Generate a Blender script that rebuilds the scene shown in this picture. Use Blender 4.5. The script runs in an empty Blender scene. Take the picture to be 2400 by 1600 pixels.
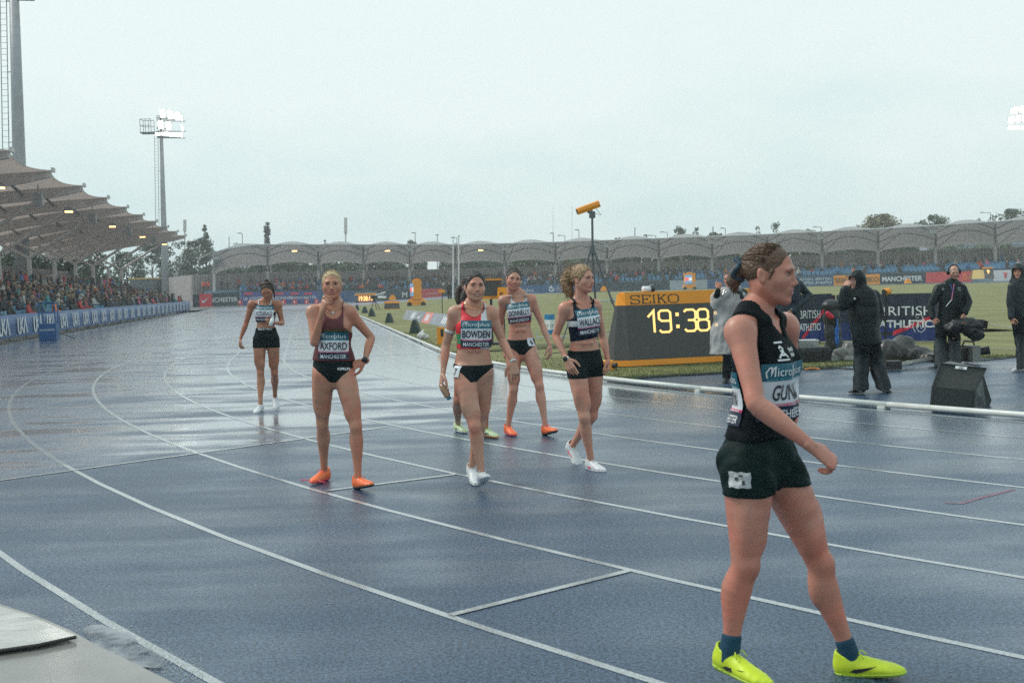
import bpy, math, random
import numpy as np
from mathutils import Vector, Matrix
R = math.radians
rnd = random.Random(7)
SC = bpy.context.scene
COL = SC.collection

# ------------------------------------------------------------------ camera
FPX, PITCH, ROLL, CH = 2722.35, -.0471, -.0275, 1.5378      # focal in source pixels (2400 wide), radians, metres
cr, sr, cp, sp = math.cos(ROLL), math.sin(ROLL), math.cos(PITCH), math.sin(PITCH)
AX = Vector((cr, -sr*sp, sr*cp)); AU = Vector((-sr, -cr*sp, cr*cp)); AF = Vector((0, cp, sp))
cam = bpy.data.cameras.new('camera'); camo = bpy.data.objects.new('camera', cam); COL.objects.link(camo)
M = Matrix(((AX.x, AU.x, -AF.x, 0), (AX.y, AU.y, -AF.y, 0), (AX.z, AU.z, -AF.z, CH), (0, 0, 0, 1)))
camo.matrix_world = M
cam.sensor_width = 36; cam.lens = FPX/2400*36; cam.clip_start = .1; cam.clip_end = 3000
cam.dof.use_dof = True; cam.dof.focus_distance = 10.5; cam.dof.aperture_fstop = 6.3
SC.camera = camo

# ------------------------------------------------------------------ light
SUN_EL, SUN_AZ = R(48), R(-70)          # azimuth from +Y towards +X
w = bpy.data.worlds.new('World'); SC.world = w; w.use_nodes = True
nt = w.node_tree; nt.nodes.clear()
def wn(t, **k):
    n = nt.nodes.new(t)
    for a, b in k.items(): setattr(n, a, b)
    return n
wo = wn('ShaderNodeOutputWorld'); sky = wn('ShaderNodeTexSky', sky_type='NISHITA', sun_disc=False)
sky.sun_elevation = SUN_EL; sky.sun_rotation = SUN_AZ; sky.dust_density = 4
b1 = wn('ShaderNodeBackground'); b1.inputs[1].default_value = .08
b2 = wn('ShaderNodeBackground'); b2.inputs[1].default_value = 1.06
tc = wn('ShaderNodeTexCoord'); mp = wn('ShaderNodeMapping'); mp.inputs['Scale'].default_value = (1, 1, 2.6)
nz = wn('ShaderNodeTexNoise'); nz.inputs['Scale'].default_value = 1.7; nz.inputs['Detail'].default_value = 6; nz.inputs['Roughness'].default_value = .5
rp = wn('ShaderNodeValToRGB')
rp.color_ramp.elements[0].position = .34; rp.color_ramp.elements[0].color = (.50, .745, .785, 1)
rp.color_ramp.elements[1].position = .60; rp.color_ramp.elements[1].color = (.84, .94, .93, 1)
mx = wn('ShaderNodeMixShader'); mx.inputs[0].default_value = .9
L = nt.links.new
L(tc.outputs['Generated'], mp.inputs[0]); L(mp.outputs[0], nz.inputs[0]); L(nz.outputs[0], rp.inputs[0]); L(rp.outputs[0], b2.inputs[0])
L(sky.outputs[0], b1.inputs[0]); L(b1.outputs[0], mx.inputs[1]); L(b2.outputs[0], mx.inputs[2]); L(mx.outputs[0], wo.inputs[0])
sun = bpy.data.lights.new('sun', 'SUN'); sun.energy = 2.0; sun.angle = R(16); sun.color = (1, .95, .88)
suno = bpy.data.objects.new('sun', sun); COL.objects.link(suno)
sd = Vector((math.sin(SUN_AZ)*math.cos(SUN_EL), math.cos(SUN_AZ)*math.cos(SUN_EL), math.sin(SUN_EL)))
suno.rotation_euler = sd.to_track_quat('Z', 'Y').to_euler()
SC.view_settings.view_transform = 'Standard'; SC.view_settings.look = 'None'; SC.view_settings.exposure = .06; SC.view_settings.gamma = 1
SC.render.engine = 'CYCLES'
SC.cycles.use_denoising = False; SC.cycles.max_bounces = 6; SC.cycles.volume_bounces = 2; SC.cycles.transparent_max_bounces = 8
SC.cycles.sample_clamp_indirect = 4

# ------------------------------------------------------------------ places
def ray(px, py):
    x = (px-1200)/FPX; y = -(py-800)/FPX
    return AX*x + AU*y + AF
def at(px, py, Y):
    d = ray(px, py); t = Y/d.y; return Vector((d.x*t, Y, CH+d.z*t))
def onz(px, py, z=0.):
    d = ray(px, py); t = (z-CH)/d.z; return Vector((d.x*t, d.y*t, z))
CX, CY, TH = 34.1555, 34.3586, -.1756
TU = Vector((math.sin(TH), math.cos(TH), 0)); TN = Vector((-math.cos(TH), math.sin(TH), 0))
def tr(a, b, z=0.):
    return Vector((CX, CY, z)) + TU*a + TN*b
def atb(px, py, b):
    d = ray(px, py); n = TN
    t = (b + n.x*CX + n.y*CY)/(n.x*d.x + n.y*d.y)
    return Vector((d.x*t, d.y*t, CH+d.z*t))
def sstep(x, a, b):
    t = min(1, max(0, (x-a)/(b-a))); return t*t*(3-2*t)
def ab(x, y):
    d = Vector((x-CX, y-CY, 0)); return d.dot(TU), d.dot(TN)
def gh(x, y):                    # the infield is crowned and the far side of the ground lies a little higher
    a, b = ab(x, y); return .5*sstep(y, 45, 130)*sstep(36-b, 2, 20)
# ------------------------------------------------------------------ materials
MATS = {}
def mat(name, col, rough=.6, metal=0., spec=.5, var=0., scale=8., bump=0., bscale=None, emit=None, es=0., alpha=1., trans=0., coat=0., objcol=0, stretch=None, ior=None):
    if name in MATS: return MATS[name]
    m = bpy.data.materials.new(name); m.use_nodes = True; t = m.node_tree; b = t.nodes['Principled BSDF']
    b.inputs['Base Color'].default_value = (*col, 1); b.inputs['Roughness'].default_value = rough; b.inputs['Metallic'].default_value = metal
    b.inputs['Specular IOR Level'].default_value = spec; b.inputs['Alpha'].default_value = alpha
    b.inputs['Transmission Weight'].default_value = trans; b.inputs['Coat Weight'].default_value = coat; b.inputs['Coat Roughness'].default_value = .15
    if ior: b.inputs['IOR'].default_value = ior
    if emit: b.inputs['Emission Color'].default_value = (*emit, 1); b.inputs['Emission Strength'].default_value = es
    src = None
    if var or bump:
        c = t.nodes.new('ShaderNodeTexCoord'); out = c.outputs['Object']
        if stretch:
            mp_ = t.nodes.new('ShaderNodeMapping'); mp_.inputs['Scale'].default_value = stretch; t.links.new(out, mp_.inputs[0]); out = mp_.outputs[0]
    if objcol:
        oi = t.nodes.new('ShaderNodeObjectInfo'); src = oi.outputs['Color']; t.links.new(src, b.inputs['Base Color'])
    if var:
        n = t.nodes.new('ShaderNodeTexNoise'); n.inputs['Scale'].default_value = scale; n.inputs['Detail'].default_value = 4
        t.links.new(out, n.inputs[0])
        mr = t.nodes.new('ShaderNodeMapRange'); mr.inputs[1].default_value = .3; mr.inputs[2].default_value = .7
        mr.inputs[3].default_value = 1-var; mr.inputs[4].default_value = 1+var
        t.links.new(n.outputs[0], mr.inputs[0])
        mm = t.nodes.new('ShaderNodeMix'); mm.data_type = 'RGBA'; mm.blend_type = 'MULTIPLY'; mm.inputs[0].default_value = 1
        if src: t.links.new(src, mm.inputs[6])
        else: mm.inputs[6].default_value = (*col, 1)
        t.links.new(mr.outputs[0], mm.inputs[7]); t.links.new(mm.outputs[2], b.inputs['Base Color'])
    if bump:
        n = t.nodes.new('ShaderNodeTexNoise'); n.inputs['Scale'].default_value = bscale or scale; n.inputs['Detail'].default_value = 5
        t.links.new(out, n.inputs[0])
        bp = t.nodes.new('ShaderNodeBump'); bp.inputs['Strength'].default_value = bump; bp.inputs['Distance'].default_value = .02
        t.links.new(n.outputs[0], bp.inputs['Height']); t.links.new(bp.outputs[0], b.inputs['Normal'])
    MATS[name] = m
    return m
def srgb(r, g, b):
    f = lambda c: c/12.92/255 if c <= 10 else ((c/255+.055)/1.055)**2.4
    return (f(r), f(g), f(b))

# ------------------------------------------------------------------ mesh building
class MB:
    def __init__(s): s.v = []; s.f = []; s.m = []; s.mats = []
    def mi(s, m):
        if m not in s.mats: s.mats.append(m)
        return s.mats.index(m)
    def add(s, vs, fs, m=None):
        o = len(s.v); s.v += [tuple(v) for v in vs]; s.f += [tuple(i+o for i in f) for f in fs]
        s.m += [s.mi(m) if m else 0]*len(fs)
    def box(s, c, d, rot=None, m=None, taper=(1, 1)):
        c = Vector(c); q = []
        for z in (-1, 1):
            tx, ty = taper if z > 0 else (1, 1)
            for x, y in ((-1, -1), (1, -1), (1, 1), (-1, 1)):
                p = Vector((x*d[0]/2*tx, y*d[1]/2*ty, z*d[2]/2)); q.append(c + (rot @ p if rot else p))
        s.add(q, [(3, 2, 1, 0), (4, 5, 6, 7), (0, 1, 5, 4), (1, 2, 6, 5), (2, 3, 7, 6), (3, 0, 4, 7)], m)
    def tube(s, a, b, r0, r1=None, n=8, m=None, cap=True):
        a, b = Vector(a), Vector(b); r1 = r0 if r1 is None else r1
        d = (b-a).normalized(); u = d.orthogonal().normalized(); v = d.cross(u)
        q = []
        for p, r in ((a, r0), (b, r1)):
            for i in range(n):
                t = 2*math.pi*i/n; q.append(p + u*(r*math.cos(t)) + v*(r*math.sin(t)))
        fs = [(i, (i+1) % n, n+(i+1) % n, n+i) for i in range(n)]
        if cap: fs += [tuple(range(n-1, -1, -1)), tuple(range(n, 2*n))]
        s.add(q, fs, m)
    def path(s, pts, r, n=8, m=None):
        pts = [Vector(p) for p in pts]; N = len(pts); q = []; u = None
        rr = r if hasattr(r, '__len__') else [r]*N
        for i, p in enumerate(pts):
            d = (pts[min(i+1, N-1)]-pts[max(i-1, 0)]).normalized()
            u = d.orthogonal().normalized() if u is None else (u-d*u.dot(d)).normalized()
            v = d.cross(u)
            for k in range(n):
                t = 2*math.pi*k/n; q.append(p+u*(rr[i]*math.cos(t))+v*(rr[i]*math.sin(t)))
        fs = [(i*n+k, i*n+(k+1) % n, (i+1)*n+(k+1) % n, (i+1)*n+k) for i in range(N-1) for k in range(n)]
        fs += [tuple(range(n-1, -1, -1)), tuple(range((N-1)*n, N*n))]
        s.add(q, fs, m)
    def prism(s, poly, ext, m=None):           # poly: 3D points, ext: extrusion vector
        n = len(poly); ext = Vector(ext); p = [Vector(x) for x in poly]
        s.add(p+[x+ext for x in p], [tuple(range(n-1, -1, -1)), tuple(range(n, 2*n))]+[(i, (i+1) % n, n+(i+1) % n, n+i) for i in range(n)], m)
    def quad(s, *p, m=None): s.add(p, [tuple(range(len(p)))], m)
    def ell(s, c, r, n=10, k=7, m=None, rot=None):
        c = Vector(c); q = []
        for j in range(1, k):
            ph = math.pi*j/k
            for i in range(n):
                t = 2*math.pi*i/n; p = Vector((r[0]*math.sin(ph)*math.cos(t), r[1]*math.sin(ph)*math.sin(t), r[2]*math.cos(ph)))
                q.append(c+(rot @ p if rot else p))
        tp, bt = Vector((0, 0, r[2])), Vector((0, 0, -r[2])); q += [c+(rot @ tp if rot else tp), c+(rot @ bt if rot else bt)]
        T = len(q)-2
        fs = [(j*n+i, (j+1)*n+i, (j+1)*n+(i+1) % n, j*n+(i+1) % n) for j in range(k-2) for i in range(n)]
        fs += [(T, i, (i+1) % n) for i in range(n)] + [(T+1, (k-2)*n+(i+1) % n, (k-2)*n+i) for i in range(n)]
        s.add(q, fs, m)
    def mesh(s, name, m=None, smooth=False):
        me = bpy.data.meshes.new(name); me.from_pydata(s.v, [], s.f)
        for x in ([m] if m else s.mats): me.materials.append(x)
        if not m and len(s.mats) > 1: me.polygons.foreach_set('material_index', s.m)
        if smooth: me.polygons.foreach_set('use_smooth', [True]*len(me.polygons))
        me.update(); return me
    def build(s, name, m=None, parent=None, smooth=False, inv=True):
        return link(name, s.mesh(name, m, smooth), parent, inv)
def link(name, me, parent=None, inv=True):
    o = bpy.data.objects.new(name, me); COL.objects.link(o)
    if parent:
        o.parent = parent
        if inv: o.matrix_parent_inverse = pinv(parent)
    return o
def wm(o):
    b = o.matrix_basis
    return (wm(o.parent) @ o.matrix_parent_inverse @ b) if o.parent else b
def pinv(p): return wm(p).inverted()
def tag(o, label=None, cat=None, group=None, kind=None):
    if label: o['label'] = label
    if cat: o['category'] = cat
    if group: o['group'] = group
    if kind: o['kind'] = kind
    return o
def thing(name, loc, label, cat, group=None):
    o = bpy.data.objects.new(name, None); COL.objects.link(o); o.location = loc; o.empty_display_size = .2
    return tag(o, label, cat, group)
def clone(root, loc=None, label=None, rz=None):
    r = root.copy(); COL.objects.link(r)
    if loc is not None: r.location = loc
    if rz is not None: r.rotation_euler = (0, 0, rz)
    if label: r['label'] = label
    for ch in list(root.children):
        c = ch.copy(); COL.objects.link(c); c.parent = r; c.matrix_parent_inverse = ch.matrix_parent_inverse
        for g in list(ch.children):
            d = g.copy(); COL.objects.link(d); d.parent = c; d.matrix_parent_inverse = g.matrix_parent_inverse
    return r
def piece(o, parent, name=None, inv=None):
    c = o.copy(); COL.objects.link(c); c.parent = parent
    return c

# lettering: outlines of the built-in font as flat faces, (x, y) in metres, height = cap height
TXT = {}
def text(s, h=1., bold=0., xs=1., sp=1., shear=0.):
    key = (s, bold, sp, shear)
    if key not in TXT:
        c = bpy.data.curves.new('t', 'FONT'); c.body = s; c.size = 1; c.offset = bold; c.space_character = sp; c.shear = shear; c.resolution_u = 3
        o = bpy.data.objects.new('t', c); COL.objects.link(o)
        dg = bpy.context.evaluated_depsgraph_get(); me = o.evaluated_get(dg).to_mesh()
        v = np.array([p.co[:2] for p in me.vertices]); f = [tuple(p.vertices) for p in me.polygons]
        o.evaluated_get(dg).to_mesh_clear()
        bpy.data.objects.remove(o); bpy.data.curves.remove(c)
        v[:, 0] -= (v[:, 0].min()+v[:, 0].max())/2
        TXT[key] = (v, f)
    v, f = TXT[key]
    cap = .729
    w_ = v.copy()*(h/cap); w_[:, 0] *= xs
    w_[:, 1] -= h/2
    return w_, f
def refine(V, F, mx=.011, it=4):
    "split long triangles so that print can follow a curved surface"
    V = [tuple(v) for v in V]; T = [(f[0], f[i], f[i+1]) for f in F for i in range(1, len(f)-1)]
    for _ in range(it):
        O = []; done = True
        for t in T:
            e = [math.dist(V[t[i]], V[t[(i+1) % 3]]) for i in range(3)]; k = e.index(max(e))
            if e[k] > mx:
                done = False; a, b, c = t[k], t[(k+1) % 3], t[(k+2) % 3]; V.append(tuple((x+y)/2 for x, y in zip(V[a], V[b]))); O += [(a, len(V)-1, c), (len(V)-1, b, c)]
            else: O.append(t)
        T = O
        if done: break
    return np.array(V), T
def put_text(mb, s, o, ux, uy, h, m, bold=0., width=None, xs=1., sp=1., shear=0.):
    "flat text centred on o along ux (right) / uy (up)"
    v, f = text(s, h, bold, xs, sp, shear)
    if width: v = v*[width/(v[:, 0].max()-v[:, 0].min()), 1]
    o = Vector(o)
    mb.add([o+ux*float(x)+uy*float(y) for x, y in v], f, m)
def strokes(lines, wd):
    "2D polylines -> quads with mitred joints, (x, y) arrays"
    V = []; F = []
    for pl in lines:
        p = [Vector((x, y)) for x, y in pl]; n = len(p); closed = n > 2 and (p[0]-p[-1]).length < 1e-6
        if closed: p = p[:-1]; n -= 1
        base = len(V)
        for i in range(n):
            a = p[i-1] if (i > 0 or closed) else None; b = p[(i+1) % n] if (i < n-1 or closed) else None
            d1 = (p[i]-a).normalized() if a is not None else (b-p[i]).normalized()
            d2 = (b-p[i]).normalized() if b is not None else d1
            t = (d1+d2); t = t.normalized() if t.length > 1e-6 else d1
            nn = Vector((-t.y, t.x)); k = wd/2/max(.35, nn.dot(Vector((-d1.y, d1.x))))
            V += [p[i]+nn*k, p[i]-nn*k]
        for i in range(n if closed else n-1):
            j = (i+1) % n; F.append((base+2*i, base+2*i+1, base+2*j+1, base+2*j))
    return np.array([[v.x, v.y] for v in V]), F
# ------------------------------------------------------------------ implicit surfaces (bodies, clothes, shoes)
def smin(a, b, k):
    h = np.maximum(k-np.abs(a-b), 0)/k
    return np.minimum(a, b)-h*h*k*.25
class Field:
    def __init__(s, lo, hi, h):
        s.o = np.array(lo, float); s.h = h
        s.n = np.ceil((np.array(hi)-s.o)/h).astype(int)+1
        s.F = np.full(s.n, .08, np.float32)
    def sub(s, lo, hi):
        a = np.clip(np.floor((np.array(lo)-s.o)/s.h).astype(int), 0, s.n); b = np.clip(np.ceil((np.array(hi)-s.o)/s.h).astype(int)+1, 0, s.n)
        sl = tuple(slice(x, y) for x, y in zip(a, b))
        g = [(s.o[i]+s.h*np.arange(a[i], b[i])).astype(np.float32) for i in range(3)]
        return sl, (g[0][:, None, None], g[1][None, :, None], g[2][None, None, :])
    def put(s, d, sl, k, sub=False):
        if d.size == 0: return
        A = s.F[sl]
        s.F[sl] = -smin(-A, d, k) if sub else smin(A, d, k)
    def ell(s, c, r, rot=None, k=.02, sub=False):
        c = np.array(c); m = max(r)+k+3*s.h
        sl, (X, Y, Z) = s.sub(c-m, c+m)
        x, y, z = X-c[0], Y-c[1], Z-c[2]
        if rot is not None:
            q = np.array(rot)          # columns = local axes
            x, y, z = (x*q[0, i]+y*q[1, i]+z*q[2, i] for i in range(3))
        k1 = np.sqrt((x/r[0])**2+(y/r[1])**2+(z/r[2])**2+1e-8); k2 = np.sqrt((x/r[0]**2)**2+(y/r[1]**2)**2+(z/r[2]**2)**2+1e-8/min(r)**2)
        s.put(k1*(k1-1)/k2, sl, k, sub)
    def chain(s, P, W, D=None, front=(0, -1, 0), k=.02, ki=.006, sub=False, endr=None):
        P = [np.array(p, float) for p in P]; n = len(P)
        W = [W]*n if np.isscalar(W) else W; D = W if D is None else ([D]*n if np.isscalar(D) else D)
        if n > 3:                        # smooth the profile so that no station shows as a ring
            t = np.arange(n); q = np.concatenate([np.linspace(i, i+1, 3)[:-1] for i in range(n-1)]+[[n-1]])
            def cr(y):
                y = np.asarray(y, float); i = np.clip(q.astype(int), 0, n-2); f = q-i
                if y.ndim > 1: f = f[:, None]
                a, b, c, d = y[np.maximum(i-1, 0)], y[i], y[i+1], y[np.minimum(i+2, n-1)]
                return b+.5*f*(c-a+f*(2*a-5*b+4*c-d+f*(3*(b-c)+d-a)))
            P = list(cr(np.array(P))); W = list(cr(W)); D = list(cr(D)); front = [front[min(int(x), len(front)-1)] for x in q] if isinstance(front, list) else front
            n = len(P); ki = .0015
        m = max(max(W), max(D))+k+3*s.h
        lo = np.min(P, 0)-m; hi = np.max(P, 0)+m
        sl, _ = s.sub(lo, hi)
        if s.F[sl].size == 0: return
        T = np.full(s.F[sl].shape, .08, np.float32); off = [x.start for x in sl]
        for i in range(n-1):
            A, B = P[i], P[i+1]; ax = B-A; Ln = np.linalg.norm(ax)
            if Ln < 1e-6: continue
            ax = ax/Ln; f = np.array(front, float) if not isinstance(front, list) else np.array(front[i], float)
            f = f-ax*f.dot(ax); f /= np.linalg.norm(f)+1e-9; u = np.cross(ax, f)
            mm = max(W[i], W[i+1], D[i], D[i+1])+k+3*s.h
            s2, (X, Y, Z) = s.sub(np.minimum(A, B)-mm, np.maximum(A, B)+mm)
            x, y, z = X-A[0], Y-A[1], Z-A[2]
            t = x*ax[0]+y*ax[1]+z*ax[2]; c = np.clip(t, 0, Ln); e = t-c; c = c/Ln
            w_ = W[i]+(W[i+1]-W[i])*c; d_ = D[i]+(D[i+1]-D[i])*c; r_ = np.minimum(w_, d_)
            a = (x*u[0]+y*u[1]+z*u[2]); b = (x*f[0]+y*f[1]+z*f[2])
            k1 = np.sqrt((a/w_)**2+(b/d_)**2+(e/r_)**2+1e-8); k2 = np.sqrt((a/w_**2)**2+(b/d_**2)**2+(e/r_**2)**2+1e-8/r_**2)
            d = k1*(k1-1)/k2
            s3 = tuple(slice(q.start-o, q.stop-o) for q, o in zip(s2, off))
            # clip the segment box to the chain box
            s3 = tuple(slice(max(0, q.start), min(q.stop, sh)) for q, sh in zip(s3, T.shape))
            d = d[tuple(slice(q.start-(p.start-o), q.stop-(p.start-o)) for q, p, o in zip(s3, s2, off))]
            T[s3] = smin(T[s3], d, ki)
        s.put(T, sl, k, sub)
    def at(s, P):
        q = (np.asarray(P)-s.o)/s.h; i = np.clip(np.floor(q).astype(int), 0, s.n-2); f = np.clip(q-i, 0, 1); r = 0
        for dx in (0, 1):
            for dy in (0, 1):
                for dz in (0, 1):
                    r = r+s.F[i[:, 0]+dx, i[:, 1]+dy, i[:, 2]+dz]*(f[:, 0] if dx else 1-f[:, 0])*(f[:, 1] if dy else 1-f[:, 1])*(f[:, 2] if dz else 1-f[:, 2])
        return r
    def grid(s):
        return tuple((s.o[i]+s.h*np.arange(s.n[i])).astype(np.float32) for i in range(3))
CORN = np.array([[x, y, z] for x in (0, 1) for y in (0, 1) for z in (0, 1)])
EDG = [(a, b) for a in range(8) for b in range(a+1, 8) if np.abs(CORN[a]-CORN[b]).sum() == 1]
def nets(F, o, h):
    "surface nets: vertices (n,3) and quads (m,4) of F = 0"
    F = F.copy(); 
    for ax in range(3):
        for e in (0, -1):
            sl = [slice(None)]*3; sl[ax] = e; F[tuple(sl)] = np.maximum(F[tuple(sl)], 1e-3)
    S = F < 0
    cnt = np.zeros([x-1 for x in F.shape], np.int8)
    for c in CORN: cnt += S[c[0]:F.shape[0]-1+c[0], c[1]:F.shape[1]-1+c[1], c[2]:F.shape[2]-1+c[2]]
    I = np.argwhere((cnt > 0) & (cnt < 8))
    if len(I) == 0: return np.zeros((0, 3)), np.zeros((0, 4), int)
    val = np.stack([F[I[:, 0]+c[0], I[:, 1]+c[1], I[:, 2]+c[2]] for c in CORN], 1)
    acc = np.zeros((len(I), 3)); n = np.zeros(len(I))
    for a, b in EDG:
        va, vb = val[:, a], val[:, b]; mk = (va < 0) != (vb < 0)
        t = np.where(mk, va/(va-vb+1e-20), 0)
        acc += mk[:, None]*(CORN[a]+(CORN[b]-CORN[a])*t[:, None]); n += mk
    V = (I+acc/n[:, None])*h+o
    idx = -np.ones(cnt.shape, np.int32); idx[I[:, 0], I[:, 1], I[:, 2]] = np.arange(len(I))
    Q = []
    for ax in range(3):
        a1, a2 = (ax+1) % 3, (ax+2) % 3
        s0 = [slice(0, -1) if i == ax else slice(1, -1) for i in range(3)]; s1 = list(s0); s1[ax] = slice(1, None)
        A, B = S[tuple(s0)], S[tuple(s1)]
        E = np.argwhere(A != B)
        if len(E) == 0: continue
        neg = A[E[:, 0], E[:, 1], E[:, 2]]
        E = E.copy(); E[:, a1] += 1; E[:, a2] += 1
        def cell(d1, d2):
            c = E.copy(); c[:, a1] -= d1; c[:, a2] -= d2
            return idx[c[:, 0], c[:, 1], c[:, 2]]
        q = np.stack([cell(1, 1), cell(0, 1), cell(0, 0), cell(1, 0)], 1)
        q = np.where(neg[:, None], q, q[:, ::-1]); Q.append(q)
    Q = np.concatenate(Q); Q = Q[(Q >= 0).all(1)]
    return V, Q
def vmesh(name, V, Q, mats, mi=None, smooth=True):
    me = bpy.data.meshes.new(name); n = Q.shape[1]
    me.vertices.add(len(V)); me.vertices.foreach_set('co', np.asarray(V, np.float32).ravel())
    me.loops.add(Q.size); me.loops.foreach_set('vertex_index', Q.astype(np.int32).ravel())
    me.polygons.add(len(Q)); me.polygons.foreach_set('loop_start', np.arange(0, Q.size, n, dtype=np.int32))
    for m in mats: me.materials.append(m)
    if mi is not None: me.polygons.foreach_set('material_index', np.asarray(mi, np.int32))
    me.polygons.foreach_set('use_smooth', np.full(len(Q), smooth))
    me.update(calc_edges=True); return me
def joinvq(parts):
    V = []; Q = []; o = 0
    for v, q in parts: V.append(v); Q.append(q+o); o += len(v)
    return np.concatenate(V), np.concatenate(Q)
def relax(V, Q, it=2, lam=.5):
    V = V.copy(); a = Q.ravel(); b = np.roll(Q, -1, 1).ravel()
    for _ in range(it):
        S = np.zeros_like(V); n = np.zeros(len(V))
        np.add.at(S, a, V[b]); np.add.at(S, b, V[a]); np.add.at(n, a, 1); np.add.at(n, b, 1)
        V += lam*(S/np.maximum(n, 1)[:, None]-V)
    return V
# ------------------------------------------------------------------ people
def unit(v): v = np.asarray(v, float); return v/np.linalg.norm(v)
SKIN = {}
def skin(name, col, flush=.0):
    if name in SKIN: return SKIN[name]
    m = mat('skin_'+name, col, rough=.40, spec=.5, var=.13, scale=11, bump=.08, bscale=160)
    t = m.node_tree; b = t.nodes['Principled BSDF']; L_ = t.links.new
    c = t.nodes.new('ShaderNodeTexCoord'); n = t.nodes.new('ShaderNodeTexNoise'); n.inputs['Scale'].default_value = 5.5; n.inputs['Detail'].default_value = 5; L_(c.outputs['Object'], n.inputs[0])
    q = t.nodes.new('ShaderNodeMapRange'); q.inputs[1].default_value = .42; q.inputs[2].default_value = .68; q.inputs[4].default_value = .85; L_(n.outputs[0], q.inputs[0])
    old = b.inputs['Base Color'].links[0].from_socket; mx_ = t.nodes.new('ShaderNodeMix'); mx_.data_type = 'RGBA'; mx_.blend_type = 'MULTIPLY'; mx_.inputs[7].default_value = (1.0, .70, .66, 1); L_(q.outputs[0], mx_.inputs[0]); L_(old, mx_.inputs[6]); L_(mx_.outputs[2], b.inputs['Base Color'])
    n2 = t.nodes.new('ShaderNodeTexNoise'); n2.inputs['Scale'].default_value = 16; n2.inputs['Detail'].default_value = 6; L_(c.outputs['Object'], n2.inputs[0]); q2 = t.nodes.new('ShaderNodeMapRange'); q2.inputs[1].default_value = .35; q2.inputs[2].default_value = .65; q2.inputs[3].default_value = .24; q2.inputs[4].default_value = .55; L_(n2.outputs[0], q2.inputs[0]); L_(q2.outputs[0], b.inputs['Roughness'])
    b.inputs['Subsurface Weight'].default_value = .12; b.inputs['Subsurface Radius'].default_value = (.02, .008, .004); b.inputs['Subsurface Scale'].default_value = .6
    SKIN[name] = m; return m
LIP = mat('lips', (.36, .12, .11), .4); EYEW = mat('eye_white', (.36, .34, .32), .4); IRIS = mat('iris', (.035, .03, .025), .15); TEETH = mat('teeth', (.72, .7, .64), .3)
MOUTHIN = mat('mouth_inside', (.06, .02, .02), .6)
BLACK = mat('wet_black_lycra', (.004, .011, .013), .55, spec=.12, var=.25, scale=30, bump=.15, bscale=26)
BIBW = mat('bib_white', (.66, .69, .74), .45, var=.04, scale=9, bump=.08, bscale=14); TEAL = mat('bib_teal', srgb(14, 92, 112), .4); PINK = mat('bib_pink', srgb(196, 30, 92), .45)
NAVYB = mat('bib_navy', srgb(12, 34, 60), .4); INK = mat('print_black', (.012, .014, .018), .5); WINK = mat('print_white', (.75, .78, .8), .5)
DTEAL = mat('print_pale_teal', srgb(120, 180, 190), .5)
def hairmat(name, c, var=.45):
    return mat('hair_'+name, c, .42, spec=.5, var=var, scale=55, bump=.7, bscale=70, stretch=(1.5, .25, 1.))
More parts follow.
